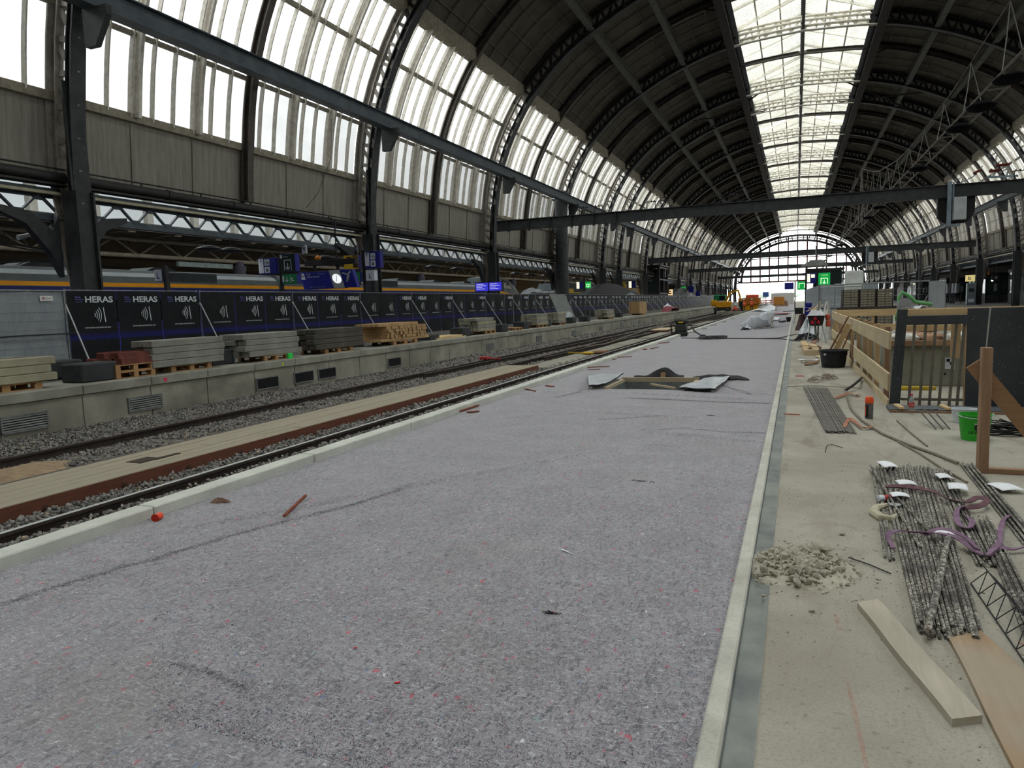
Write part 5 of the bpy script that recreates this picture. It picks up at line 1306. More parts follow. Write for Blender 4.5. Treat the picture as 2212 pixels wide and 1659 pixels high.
def canopy_truss(L, n):
    t = thing('canopy_truss', 'x', 'canopy truss', group='canopy trusses behind the train')
    m = MB(); m.cyl((0, 0, 6.15), (0, L, 6.15), .13, 10); obj('top_tube', m, TUBS, t, True)
    m = MB(); m.cyl((0, 0, 5.2), (0, L, 5.2), .13, 10); obj('bottom_tube', m, TUBS, t, True)
    m = MB(); st = L / n
    for k in range(n):
        m.cyl((0, k * st, 6.15), (0, (k + .5) * st, 5.2), .055, 8); m.cyl((0, (k + .5) * st, 5.2), (0, (k + 1) * st, 6.15), .055, 8); m.cyl((0, (k + .5) * st, 5.2), (-1.6, (k + .62) * st, 6.6), .05, 8); m.cyl((-1.6, k * st, 6.4), (1.4, k * st, 6.5), .07, 8); m.box(1.1, 1.5, k * st - .25, k * st + .25, 6.35, 6.5)
    obj('diagonal_tube', m, TUBS, t, True)
    m = MB(); m.cyl((0, .05, 5.2), (0, .05, 4.9), .3, 14, .34); m.cyl((0, .05, 4.9), (0, .05, 3.3), .5, 14, .22); m.cyl((0, .05, 3.3), (0, .05, -1.1), .2, 12); obj('column', m, mat('violet_grey_column', (74, 72, 84), None, 2, .6, 0, 0), t, True)
    return t
ct = canopy_truss(13.0, 4)
for i in range(14):
    lb = 'beige tubular canopy truss behind the train, ' + (ORD[i] + ' from the left')
    if i == 0: ct.location = (-36, 13.8 - 13, 0); ct['label'] = lb
    else: dup(ct, (-36, 13.8 + 13 * (i - 1), 0), label=lb)
m = MB(); m.box(-35.6, -35.4, 34.0, 38.6, 4.65, 4.95)
t = obj('platform_board', m, mat('pale_teal_board', (112, 124, 118), None, 3, .5, 0, 0)); tag(t, 'long pale sign hung under the canopy behind the train', 'sign')
# black hanging loudspeaker lamps under the left girders
m = MB(); m.lathe([(.02, .12), (.16, .10), (.36, .04), (.46, -.02), (.42, -.08), (.1, -.1)], (0, 0, 0), 14); m.cyl((0, 0, .15), (0, 0, .43), .012, 5)
hl = obj('pendant_lamp', m, SBLK, None, True)
for i, (y, xx) in enumerate(((20.6, -19.95), (21.7, -19.95), (27.6, -19.95), (38.0, -19.95), (41.3, -19.95), (51.5, -19.95), (54.6, -19.95), (58.4, -19.95), (67.7, -19.95), (74.0, -19.95))):
    o = hl if i == 0 else hl.copy()
    if i: col.objects.link(o)
    o.location = (xx, y, 4.0); tag(o, 'black wide-shade pendant lamp under the left girder, %s from the left' % ORD[i], 'lamp', 'pendant lamps under the left girder')

NR = catmull([(-20.95, 5.9), (-22.5, 7.6), (-25, 9.3), (-29, 10.9), (-34, 11.8), (-42, 12.2)], 3)
m = MB()
for a, b in zip(NR[:-1], NR[1:]):
    if -38 < (a[0] + b[0]) / 2 < -25: continue
    m.raw([(a[0], -25, a[1]), (b[0], -25, b[1]), (b[0], 240, b[1]), (a[0], 240, a[1])], [(0, 1, 2, 3)]); m.raw([(a[0], -25, a[1] + .12), (b[0], -25, b[1] + .12), (b[0], 240, b[1] + .12), (a[0], 240, a[1] + .12)], [(3, 2, 1, 0)])
struct('ceiling_next', m, mat('grey_roof_sheet', (120, 120, 116), (100, 100, 97), .5, .8, 0, 0))
m = MB(); m.box(-42.2, -20.8, 240, 240.3, -1.1, 12); struct('wall_next', m, MATS['canopy_sheet'])
e = sempty('window_91'); m = MB()  # roof glass strip out of view, added to light the train and wall
for a, b in zip(NR[:-1], NR[1:]):
    if -38 < (a[0] + b[0]) / 2 < -25: m.raw([(a[0], -25, a[1]), (b[0], -25, b[1]), (b[0], 240, b[1]), (a[0], 240, a[1])], [(0, 1, 2, 3)])
obj('pane', m, glass_mat('added_light_strip_glass', .5, (.85, .88, .88), .4), e)
m = MB(); y = -24
while y < 238: m.sweep([(x, y, z - .1) for x, z in NR if -39 < x < -24.5], .3, .1); y += 4.1
obj('glazing_bar', m, MATS['white_glazing_post'], e)
# ================================================================ OVERHEAD GANTRIES, CATWALK
GALB = mat('galvanised_bracket', (140, 156, 166), (118, 132, 142), 3, .4, .5, 0)
def gantry(Y, x0, x1, z, h, label, cab=None, frames=(), posts=(), w_=.3):
    t = thing('catenary_gantry', label, 'gantry', (0, Y, z))
    m = MB(); m.box(x0, x1, -w_ / 2, w_ / 2, 0, .04); m.box(x0, x1, -.02, .02, 0, h); m.box(x0, x1, -w_ / 2, w_ / 2, h - .04, h)
    k = x0 + .8
    while k < x0 + 9: m.box(k, k + .04, -w_ / 2 - .01, w_ / 2 + .01, -.03, h + .03); m.box(k - .02, k + .06, -.1, .1, -.09, 0); k += 1.45
    obj('beam', m, STEEL, t)
    for (x, n) in frames:
        m = MB()
        for q in range(n):
            a = x + q * .85; m.box(a, a + .04, -.03, .03, h, h + .42); m.box(a + .5, a + .54, -.03, .03, h, h + .42); m.box(a - .06, a + .6, -.03, .03, h + .4, h + .44)
            for s in (.08, .28, .46): m.cyl((a + s, 0, h + .42), (a + s, 0, h + .5), .04, 6)
        obj('insulator_frame', m, SBLK, t)
    if cab is not None:
        m = MB(); m.box(cab - .34, cab - .16, -.35, -.16, -1.5, h + .12); m.box(cab - .1, cab - .02, -.2, -.16, -.2, h + .1); m.box(cab - .42, cab + .3, -.3, .1, -1.52, -1.42); obj('bracket', m, GALB, t)
        m = MB(); m.cbox(cab - .05, cab + .55, -.3, .1, -1.2, -.02, .02); obj('grey_box', m, mat('light_grey_box', (176, 182, 184), (160, 166, 168), 3, .5, 0, 0), t)
        m = MB(); m.prism([(-.72, -1.0), (-.5, -1.25), (-.3, -1.35), (.55, -1.35), (.8, -1.2), (1.0, -.8), (1.0, .0), (-.72, 0)], .1, .45, 1); m.xform(Matrix.Translation((cab, 0, 0))); obj('black_housing', m, SBLK, t)
    for x in posts:
        m = MB(); m.box(x - .12, x + .12, -.12, .12, -z, 0); m.prism([(x - .5, 0), (x - .12, -.35), (x + .12, -.35), (x + .5, 0)], -.1, .1, 1); obj('post', m, STEEL, t)
    return t
gantry(44.9, XC - 18.9, XC + 19.0, 6.5, .68, 'nearest long dark overhead gantry beam spanning the whole hall', 7.75, ((-12.9, 1), (-11.9, 1), (-8.6, 2), (-4.6, 2), (10.4, 1)))
gantry(97.5, XC - 18.9, XC + 18.9, 6.55, .72, 'second overhead gantry beam, crossing in front of the glazed end wall', 8.1, ((-12.5, 2), (-5.6, 2), (2.0, 0), (12.9, 2), (10.3, 1)), (13.6,))
gantry(136.5, XC - 18.9, XC + 17.7, 6.5, .62, 'third overhead gantry beam, lower and farther down the hall', None, (), (8.9,))
gantry(190, XC - 18.9, XC + 17.7, 6.5, .62, 'farthest overhead gantry beam near the end wall', None, (), ())
# equipment on the near gantry at the right
t = thing('switch_gear', 'red and silver disconnector switch standing on the nearest gantry beam, right', 'switch gear', (8.6, 44.9, 7.2))
m = MB(); m.bar((-.6, 0, 0), (0, 0, .3), .05, .05); m.bar((0, 0, .3), (.4, 0, .8), .05, .05); m.bar((.6, 0, .2), (2.0, 0, .15), .06, .1); m.bar((.9, 0, .2), (1.1, 0, .7), .04, .04); m.bar((1.5, 0, .2), (1.6, 0, .7), .04, .04); obj('frame', m, GALB, t)
m = MB()
for a, b in (((.0, 0, .45), (.35, 0, .62)), ((.7, 0, .5), (1.2, 0, .52)), ((1.0, 0, .75), (1.6, 0, .78))): m.cyl(a, b, .07, 10); m.cyl(tuple(np.add(a, (.08, 0, .02))), tuple(np.add(a, (.14, 0, .03))), .1, 10)
obj('red_insulator', m, mat('brown_red_insulator', (110, 50, 44), None, 3, .3, 0, 0), t, True)
# catwalk: twin tubes with lamps, hung from cables
t = thing('lamp_catwalk', 'long twin-tube catwalk hanging from cables at the right, rising towards the viewer', 'catwalk', (0, 0, 0))
def lx(y): return 6.95 - (y - 35) * .0093
def rx(y): return 7.72 - (y - 35) * .0105
ZC = lambda y: 9.5 if y < 175 else 9.5 - (y - 175) * .01
CW = mat('grey_catwalk_tube', (104, 100, 94), (84, 80, 76), 4, .5, .2, .05)
for fn, nm in ((lx, 'left_tube'), (rx, 'right_tube')):
    m = MB(); ys_ = np.linspace(20, 235, 44); m.tube([(fn(y), y, ZC(y)) for y in ys_], .045, 8); m.tube([(fn(y) + .13, y, ZC(y) + .1 + .03 * math.sin(y)) for y in ys_], .016, 5); m.tube([(fn(y) - .1, y, ZC(y) - .06) for y in ys_], .012, 5)
    obj(nm, m, CW, t, True)
m = MB(); m.bar((0, 0, 0), (1, 0, 0), .05, .05); rg_ = m.mesh('rung', CW); y = 21.0
while y < 232: o = bpy.data.objects.new('rung', rg_); col.objects.link(o); o.parent = t; o.location = (lx(y), y, ZC(y)); o.scale = (rx(y) - lx(y), 1, 1); y += 2.3
# hanger cable
cab = [(20, 12.6), (34, 11.9), (42.9, 11.45), (53.6, 11.35), (62.4, 11.65), (71, 12.4), (80.6, 13.5), (97, 16.4)]
cy = catmull(cab, 4)
def zc(y):
    for a, b in zip(cy[:-1], cy[1:]):
        if a[0] <= y <= b[0]: return a[1] + (b[1] - a[1]) * (y - a[0]) / (b[0] - a[0])
    return 12
m = MB(); m.tube([(7.15, y, z) for y, z in cy], .025, 6)
c2 = [(97.5, 16.4), (108, 12.8), (122, 11.2), (140, 11.0), (158, 12.6), (174, 16.2)]; cy2 = catmull(c2, 4); m.tube([(6.6, y, z) for y, z in cy2], .03, 6)
m.tube([(7.15, 20, 12.6), (7.4, 12, 14), (7.6, 4, 16)], .025, 6)
obj('suspension_cable', m, CW, t, True)
def hang(*pts, r=.022): m = MB(); m.tube(pts, r, 5); obj('hanger', m, CW, t)
for y in list(np.arange(26, 96, 6.3)):
    z = zc(y)
    for fn in (lx, rx): hang((7.15, y, z), ((7.15 + fn(y)) / 2 + .04, y + .1, (z + 9.5) / 2), (fn(y), y, 9.5))
def zc2(y):
    for a, b in zip(cy2[:-1], cy2[1:]):
        if a[0] <= y <= b[0]: return a[1] + (b[1] - a[1]) * (y - a[0]) / (b[0] - a[0])
    return 12
for y in list(np.arange(102, 172, 6.0)):
    for fn in (lx, rx): hang((6.6, y, zc2(y)), (fn(y), y + 1.5, 9.5), r=.03)
for y in (97, 97.5):
    for dx in (-.6, 0, .5): hang((7.15, y, 16.4), (7.2 + dx, y - 1 + dx * 4, 9.5), r=.025)
m = MB(); m.lathe([(.03, .2), (.26, .17), (.44, .06), (.5, -.02), (.44, -.1), (.3, -.15), (.05, -.16)], (0, 0, 0), 16, True)
pl_ = obj('catwalk_lamp', m, mat('matt_black_lamp', (16, 16, 18), (12, 12, 14), 3, .9, 0, 0, spec=.05), None, True)
for i, y in enumerate((33.0, 37.3, 41.6, 53.5, 67, 74.8, 84, 98, 112, 127, 142, 160, 180)):
    o = pl_ if i == 0 else pl_.copy()
    if i: col.objects.link(o)
    o.location = ((lx(y) + rx(y)) / 2 + .05, y, 9.42); o.scale = (1.15, 1.5, 1); tag(o, 'black wide floodlight shade on the hanging catwalk, %s from the right' % ORD[i], 'lamp', 'floodlights on the catwalk')
m = MB(); m.cbox(-.25, .25, -.2, .2, -.12, .12, .04); tag(obj('pale_lamp', m, mat('pale_blue_lamp', (196, 212, 226), None, 3, .3, 0, 0), loc=(7.25, 63.5, 9.2)), 'small pale box lamp under the catwalk', 'lamp')
# contact wires at the right, and small fixings
m = MB()
for (x, z0) in ((12.5, 6.0), (12.9, 7.6), (16.4, 5.2)):
    pts = []
    for y in np.arange(30, 250, 4): pts.append((x, y, z0 + .25 * abs(math.sin(y * .07))))
    m.tube(pts, .013, 4)
tag(obj('contact_wire', m, SBLK), 'thin overhead contact wires above the right-hand track', 'wire', kind='stuff')
# ceiling cable in the left bay
m = MB(); m.tube([(-18.9, 27.2, 9.9), (-18.9, 27.0, 8.2), (-18.95, 26.0, 6.6), (-19.0, 25.2, 5.9)], .012, 5)
tag(obj('loose_wire', m, SBLK), 'loose thin wire hanging in front of the left wall panels', 'wire')
# ================================================================ RIGHT: GUARD RAIL, GATE, UPSTAND, FENCES
PINE2 = wood('pale_spruce_board', (206, 190, 156), (184, 168, 134), (170, 152, 120), 1)
PINEX = wood('pale_spruce_crosswise', (206, 182, 140), (182, 154, 112), (170, 142, 104), 0)
PINEV = wood('spruce_upright', (184, 158, 122), (162, 134, 98), (142, 116, 86), 2)
BROWNV = wood('brown_timber_upright', (166, 134, 106), (140, 110, 86), (120, 94, 74), 2)
def gx(y): return 1.17 - (y - 10.9) * .0085
t = thing('guard_rail', 'pale timber guard rail of three boards on posts beside the stair opening', 'guard rail', (0, 0, 0))
for (z0, z1, z0f, z1f, nm) in ((.79, 1.02, .66, 1.03, 0), (.22, .46, .24, .50, 1), (-.02, .10, .0, .14, 2)):
    for (ya_, yb_) in ((10.9, 17.2), (17.25, 24.9)):
        m = MB(); a, b = gx(ya_), gx(yb_)
        f = lambda y, p, q: p + (q - p) * (y - 10.9) / 14
        y0l, y1l = (ya_, yb_)
        zz = [(f(y0l, z0, z0 + .02), f(y0l, z1, z1 + .02)), (f(y1l, z0, z0 + .02), f(y1l, z1, z1 + .02))]
        m.raw([(a, ya_, zz[0][0]), (a + .035, ya_, zz[0][0]), (a + .035, ya_, zz[0][1]), (a, ya_, zz[0][1]), (b, yb_, zz[1][0]), (b + .035, yb_, zz[1][0]), (b + .035, yb_, zz[1][1]), (b, yb_, zz[1][1])], [(0, 1, 2, 3), (7, 6, 5, 4), (0, 4, 5, 1), (1, 5, 6, 2), (2, 6, 7, 3), (3, 7, 4, 0)])
        obj('board', m, PINE2, t)
for y in (11.6, 12.86, 13.9, 14.81, 16.2, 17.73, 19.58, 22.08, 24.6):
    m = MB(); x = gx(y) + .036; m.cbox(x, x + .07, y, y + .09, 0, 1.07 if y < 18 else 1.02, .004); obj('post', m, PINEV if y > 12 else BROWNV, t)
m = MB(); x = gx(16.8); m.box(x - .03, x - .002, 16.6, 17.15, .2, .5); obj('splice_plate', m, BROWNV, t)
t = thing('back_rail', 'pale timber rail crossing behind the guard rail, in front of the formwork stack', 'guard rail', (0, 25.05, 0))
m = MB(); m.cbox(1.08, 3.9, 0, .035, .86, 1.07, .004); obj('board', m, PINEX, t)
m = MB(); m.cbox(1.08, 3.9, 0, .035, .42, .6, .004); obj('board', m, PINEX, t)
for x in (1.15, 2.2, 3.4): m = MB(); m.cbox(x, x + .09, .036, .1, 0, 1.02, .004); obj('post', m, PINEV, t)
# gate of black formwork panels
BLKP = speckled('black_phenolic_panel', (54, 58, 62), (170, 172, 168), 34, .12, .38)
GBAR = mat('grey_brown_bar', (112, 106, 94), (92, 88, 78), 5, .6, .1, .1)
t = thing('barred_gate', 'black-faced gate with six upright bars between panels at the stair opening', 'gate', (0, 10.85, 0))
m = MB(); m.raw([(1.19, 0, .05), (1.32, 0, .05), (1.385, 0, 1.33), (1.265, 0, 1.33), (1.19, .04, .05), (1.32, .04, .05), (1.385, .04, 1.33), (1.265, .04, 1.33)], [(0, 1, 2, 3), (7, 6, 5, 4), (0, 4, 5, 1), (1, 5, 6, 2), (2, 6, 7, 3), (3, 7, 4, 0)]); obj('side_panel', m, BLKP, t)
m = MB(); m.cbox(1.38, 2.08, 0, .04, 1.12, 1.24, .004); obj('top_panel', m, BLKP, t)
m = MB(); m.cbox(1.36, 2.09, .04, .08, 1.235, 1.325, .004); obj('top_board', m, PINEX, t)
for x in (1.475, 1.605, 1.72, 1.835, 1.955, 2.045):
    m = MB(); k = (x - 1.47) * .01 + .05; m.bar((x - k, .03, -.0), (x, .03, 1.13), .032, .03, (0, 1, 0)); obj('bar', m, GBAR, t)
m = MB(); m.cbox(1.33, 2.06, .02, .05, .10, .135, .004); obj('lower_bar', m, GBAR, t)
t = thing('formwork_shutter', 'large black speckled formwork panel with a white drip, right of the gate', 'panel', (0, 10.88, 0))
m = MB(); m.cbox(2.075, 3.4, 0, .06, -.01, 1.32, .004); obj('sheet', m, BLKP, t)
m = MB(); m.raw([(2.285, -.003, .72), (2.30, -.003, .72), (2.335, -.003, 1.32), (2.315, -.003, 1.32)], [(0, 1, 2, 3)]); m.raw([(2.27, -.003, .70), (2.32, -.003, .73), (2.318, -.003, .745)], [(0, 1, 2)]); obj('mortar_drip', m, mat('white_mortar', (176, 176, 170), (150, 150, 146), 20, .9), t)
m = MB(); m.box(2.066, 2.075, 0, .06, .0, 1.32); obj('edge_strip', m, PINEV, t)
t = thing('floor_board', 'black speckled board lying along the foot of the gate', 'board', (0, 10.6, 0))
m = MB(); m.cbox(1.15, 3.3, -.17, .22, -.0, .045, .004); obj('sheet', m, speckled('grey_black_board', (84, 88, 92), (200, 200, 196), 40, .1, .6), t)
m = MB(); m.cbox(1.15, 3.3, -.19, -.172, -.0, .03, .003); obj('edge', m, BROWNV, t)
for i, (x, lb) in enumerate(((1.27, 'left of the red-capped bottle'), (1.8, 'right of the red-capped bottle'))):
    m = MB(); m.cbox(-.03, .03, -.2, .12, 0, .03, .003); tag(obj('wood_cleat', m, PINE, loc=(x, 10.6, .047), rot=(0, 0, .1)), 'small pale wood cleat on the black board, ' + lb, 'wood block', 'wood cleats on the black board')
# concrete upstand
UPC = concrete('smooth_upstand_concrete', (150, 150, 136), (134, 134, 122), (116, 116, 106), .9, .3, stain=(96, 94, 84), bump=.1)
m = MB(); m.cbox(1.4, 4.6, 13.5, 18.5, 0, .69, .01); tag(obj('concrete_upstand', m, UPC), 'low grey concrete upstand seen through the gate bars', 'upstand')
m = MB(); m.cbox(1.38, 4.6, 13.42, 13.5, .67, .76, .004); tag(obj('edge_timber', m, BROWNV), 'brown timber along the top edge of the concrete upstand', 'timber')
m = MB(); m.cbox(1.6, 4.6, 13.7, 13.74, .9, 1.0, .004); tag(obj('guard_board', m, PINEX), 'horizontal board above the concrete upstand behind the gate', 'board')
m = MB(); m.cbox(1.55, 4.2, 13.0, 13.04, 1.2, 1.29, .004); m.cbox(1.56, 1.6, 13.04, 13.1, 0, 1.28, .004); m.cbox(4.1, 4.14, 13.04, 13.1, 0, 1.28, .004); tag(obj('guard_board', m, PINEX), 'higher pale board on uprights just behind the gate top', 'board')
m = MB(); m.cbox(2.26, 2.39, 12.95, 12.99, .5, 1.3, .004); tag(obj('upright_board', m, PINEV), 'wide upright board hanging over the concrete upstand behind the gate', 'board')
t = thing('survey_target', 'black and white survey target on the concrete upstand', 'target', (2.31, 13.49, .28))
m = MB(); m.box(-.03, .11, -.004, 0, 0, .19); obj('white_plate', m, PRW, t); m = MB(); m.box(-.01, .04, -.007, -.004, .12, .17); m.box(.04, .09, -.007, -.004, .07, .12); obj('black_square', m, SBLK, t)
m = MB(); m.cyl((2.285, 13.492, .2), (2.285, 13.5, .2), .018, 14); tag(obj('anchor_hole', m, SBLK), 'round black anchor hole below the survey target', 'hole')
m = MB(); m.cbox(-.35, .35, -.05, .05, 0, .06, .01); tag(obj('spirit_level', m, mat('yellow_tool', (204, 174, 56), None, 4, .5, 0, 0), loc=(1.72, 12.9, 0), rot=(0, 0, .1)), 'yellow spirit level lying before the concrete upstand', 'spirit level')
# sacks on the upstand
R.seed(12)
def sack(m, c, s, seed):
    rr = random.Random(seed); ph = [rr.uniform(0, 6) for _ in range(4)]
    def fn(u, v):
        a = 2 * PI * u; b = PI * (v - .5); k = 1 + .12 * math.sin(3 * a + ph[0]) * math.cos(b) + .08 * math.sin(5 * a + 4 * b + ph[1])
        sx = math.copysign(abs(math.cos(a)) ** .6, math.cos(a)); sy = math.copysign(abs(math.sin(a)) ** .6, math.sin(a))
        return (c[0] + s[0] * k * sx * math.cos(b) ** .5, c[1] + s[1] * k * sy * math.cos(b) ** .5, c[2] + s[2] * (math.sin(b) + 1) * (1 + .1 * math.sin(4 * a + ph[2])))
    return m.grid(lambda u, v: fn(u, min(max(v, .001), .999)), 28, 14)
SACKW = mat('white_paper_sack', (214, 212, 206), (190, 188, 182), 5, .7); SACKB = mat('brown_paper_sack', (168, 134, 108), (140, 108, 86), 5, .8)
for i, (x, y, z, mt, lb) in enumerate(((1.75, 14.1, .69, SACKW, 'white paper sack on the upstand, left one'), (2.15, 14.15, .69, SACKB, 'brown and white sack on the upstand, middle one'), (2.6, 14.1, .69, SACKW, 'white sack on the upstand, behind the upright board'), (3.1, 14.3, .69, SACKW, 'white sack on the upstand, farthest right'), (1.9, 14.9, .69, SACKB, 'brown sack in the second row on the upstand'))):
    tag(obj('sack', sack(MB(), (0, 0, 0), (.24, .18, .075), i), mt, None, True, (x, y, z)), lb, 'sack', 'sacks on the concrete upstand')
t = thing('board_stack', 'stack of brown boards under a table saw with a green hose', 'board stack', (2.2, 16.3, .69))
for k in range(6): m = MB(); m.cbox(-.3 + .02 * (k % 2), .34 + .03 * (k % 3), -.3, .3, k * .09, k * .09 + .082, .004); obj('board', m, BROWNV if k % 3 else PINEX, t)
m = MB(); m.tube([(1.93, 16.2, 1.25), (1.9, 16.2, 1.45), (1.96, 16.2, 1.56), (2.06, 16.2, 1.5), (2.2, 16.2, 1.36), (2.36, 16.25, 1.33), (2.5, 16.3, 1.3)], .035, 10); m.tube([(1.93, 16.2, 1.25), (1.88, 16.3, 1.05), (1.98, 16.5, .8)], .035, 10)
tag(obj('green_hose', m, mat('green_hose_rubber', (110, 176, 110), (92, 156, 94), 5, .5, 0, 0), None, True), 'thick light green hose arching over the brown boards', 'hose')
m = MB(); m.prism([(.13 * math.cos(a), .13 * math.sin(a)) for a in np.linspace(0, PI, 14)], -.03, .03, 1); m.box(-.13, .13, -.12, .12, -.08, 0); tag(obj('table_saw', m, mat('pale_grey_disc', (176, 180, 184), None, 4, .4, .5, 0), loc=(2.0, 16.1, 1.315)), 'small grey saw with a half-round guard left of the brown boards', 'saw')
m = MB().grid(lambda u, v: (2.0 + .35 * u, 15.9 + .2 * v, 1.235 + .05 * math.sin(9 * u + 3 * v) * u + .02), 12, 8); o = obj('paper_wrap', m, PRW, None, True); o.modifiers.new('thickness', 'SOLIDIFY').thickness = .004; tag(o, 'crumpled white paper lying on the brown boards', 'paper')
# stacked formwork
FW = mat('pale_formwork_face', (156, 152, 136), (134, 130, 116), 2, .8); FWB = mat('formwork_steel_rib', (66, 62, 58), (52, 48, 44), 3, .6)
def fwpanel():
    t = thing('formwork_unit', 'x', 'formwork', group='stacked formwork units')
    m = MB(); m.cbox(-.24, .24, 0, .9, 0, .075, .004); obj('face', m, FW, t)
    m = MB(); m.box(-.25, .25, -.01, .91, .072, .082)
    for x in (-.245, .215): m.box(x, x + .03, -.02, .92, 0, .08)
    for x in (-.12, .12): m.cyl((x, -.03, .04), (x, 0, .04), .01, 8)
    m.cyl((0, -.02, .04), (0, 0, .04), .018, 8); obj('rib', m, FWB, t); return t
fu = fwpanel(); i = 0
for c in range(3):
    for r in range(19):
        lb = 'pale formwork unit, %s column from the left, %s row from the floor' % (ORD[c], ORD[r])
        if r > 11: lb = 'pale formwork unit, %s column from the left, %s above the dark beam' % (ORD[c], ORD[r - 12])
        loc = (1.72 + c * .52, 27, .002 + r * .084 + (.112 if r > 11 else 0))
        if i == 0: fu.location = loc; fu['label'] = lb
        else: dup(fu, loc, label=lb)
        i += 1
m = MB(); m.cbox(1.3, 3.2, 26.95, 27.05, 1.012, 1.118, .004); m.cbox(1.45, 3.2, 27.8, 27.9, 1.012, 1.118, .004); m.cbox(1.5, 1.6, 27, 27.9, 1.03, 1.11, .004); tag(obj('dark_beam', m, FWB), 'dark steel beam between the layers of the formwork stack', 'beam')
# mesh fences
def mesh_fence(L, label, loc, rz, h=2.0):
    t = thing('mesh_fence', label, 'fence', loc, rz, 'open mesh fences')
    m = MB()
    for y in (0, L): m.cyl((0, y, 0), (0, y, h + .05), .021, 8)
    m.cyl((0, 0, h), (0, L, h), .02, 8); m.cyl((0, 0, .1), (0, L, .1), .016, 8); obj('tube_frame', m, TUBE, t)
    m = MB()
    for z in np.arange(.15, h, .26): m.cyl((0, 0, z), (0, L, z), .005, 4)
    for k in range(int(L / .12)): m.cyl((.01, k * .12, .1), (.01, k * .12, h), .0025, 4)
    obj('wire_mesh', m, TUBE, t); return t
mesh_fence(1.9, 'open mesh fence directly right of the white wrapped column', (3.45, 33.9, 0), PI / 2, 2.0)
mesh_fence(1.6, 'open mesh fence left of the narrow grey sheeted panel', (5.05, 33.7, 0), PI / 2, 2.0)
mesh_fence(1.5, 'open mesh fence in front of the white wrapped column foot', (2.3, 30, 0), PI / 2 + .05, 1.85)
sheet_fence(.62, 'sheeted_fence', 'narrow grey sheeted fence panel standing at the right end of the mesh fences', (5.62, 33.5, 0), PI / 2 - .1, sign=False, h=1.97)
m = MB(); m.bar((4.3, 33.2, .1), (5.0, 33.65, 1.4), .04, .04); tag(obj('fence_brace', m, TUBE), 'grey diagonal brace of the mesh fence', 'brace')
sheet_fence(2.4, 'sheeted_fence', 'broad grey sheeted fence behind the tripod box, facing the viewer', (3.4, 36, 0), PI / 2, sign=False)
R.seed(2)
for i in range(7):
    y0 = 36.1 + i * 3.5
    sheet_fence(3.4, 'sheeted_fence', 'grey sheeted fence running away beside the walkway, %s from the corner' % ORD[i], (1.0 - .012 * (y0 - 36), y0, 0), .01, 'dark_grey_fence_sheet' if i > 4 else 'grey_fence_sheet', sign=False, group='grey sheeted fences running down the hall')
# white wrapped column
t = thing('wrapped_column', 'tall white plastic-wrapped sign column with rounded top', 'wrapped column', (2.32, 34.6, 0))
def wf(u, v):
    a = 2 * PI * u; z = 2.6 * v; c = .36; k = 1 - .0 * v
    x = math.copysign(abs(math.cos(a)) ** .45, math.cos(a)) * .37; y = math.copysign(abs(math.sin(a)) ** .45, math.sin(a)) * .16
    if v > .93: q = (v - .93) / .07; k = 1 - .16 * q * q; z = 2.6 * v - .03 * q * q
    w_ = .006 * math.sin(7 * z + 3 * math.sin(5 * a)) + .008 * math.sin(13 * z * (1 - v) + a)
    return (x * k * (1 + w_), y * k + w_, z)
m = MB().grid(wf, 48, 44); m.raw([wf(i / 48, 1) for i in range(48)], [tuple(range(48))]); obj('plastic_wrap', m, mat('white_wrap_film', (208, 212, 208), (192, 196, 192), 2, .45, 0, .2), t, True)
m = MB(); m.cbox(-.34, .34, -.13, .13, 0, 2.5, .02); obj('inner_column', m, SGRY, t)
# tripod distribution box
t = thing('power_distribution_box', 'black power box with red sockets on a grey tripod, cables hanging down', 'distribution box', (.62, 26, 0))
m = MB(); m.prism([(-.27, .89), (-.2, .57), (.2, .57), (.27, .89)], -.15, .2, 1); obj('box_body', m, mat('black_plastic', (30, 28, 30), (24, 22, 24), 4, .5, 0, 0), t)
m = MB(); m.raw([(-.29, -.2, .89), (.29, -.2, .89), (.29, .24, .89), (-.29, .24, .89), (-.1, 0, 1.05), (.1, 0, 1.05), (.1, .1, 1.05), (-.1, .1, 1.05)], [(0, 1, 2, 3), (0, 1, 5, 4), (1, 2, 6, 5), (2, 3, 7, 6), (3, 0, 4, 7), (4, 5, 6, 7)]); obj('grey_hood', m, mat('grey_hood_sheet', (150, 152, 152), None, 4, .4, .3, 0), t)
for (x, z) in ((-.03, .8), (-.11, .68), (.07, .68)):
    m = MB(); m.cyl((x, -.24, z), (x, -.15, z), .05, 14); m.cyl((x, -.26, z - .01), (x, -.22, z - .01), .056, 14); obj('red_socket', m, mat('red_socket', (190, 30, 50), (170, 24, 44), 4, .4, 0, 0), t, True)
for (x, y) in ((-.28, -.5), (.3, -.5), (.1, .6)):
    m = MB(); m.cyl((x * .6, y * .15, .6), (x, y, 0), .02, 8); obj('leg', m, GALV, t)
m = MB(); m.bar((-.2, -.15, .56), (.2, -.15, .56), .03, .03); obj('crossbar', m, GALV, t)
m = MB(); m.tube([(-.03, -.27, .78), (-.04, -.3, .5), (-.02, -.28, .2), (-.08, -.3, .02)], .018, 6); m.tube([(.07, -.27, .66), (.06, -.3, .4), (.02, -.26, .15), (.04, -.3, .02)], .016, 6); m.tube([(-.03, -.27, .72), (0, -.3, .4), (.03, -.3, .1), (-.0, -.35, .02)], .014, 6); obj('cable', m, PIPE, t, True)
m = MB(); m.lathe([(.0, 0), (.06, .02), (.09, .12), (.06, .2), (.0, .22)], (.36, .1, .72), 12); m.lathe([(.0, 0), (.08, .02), (.07, .2), (.02, .25)], (.38, .1, .5), 12); tag(obj('orange_bundle', m, mat('orange_red_cable', (190, 90, 66), (160, 70, 50), 5, .5), None, True, (.62, 26, 0)), 'orange cable bundle hanging right of the black power box', 'cable bundle')
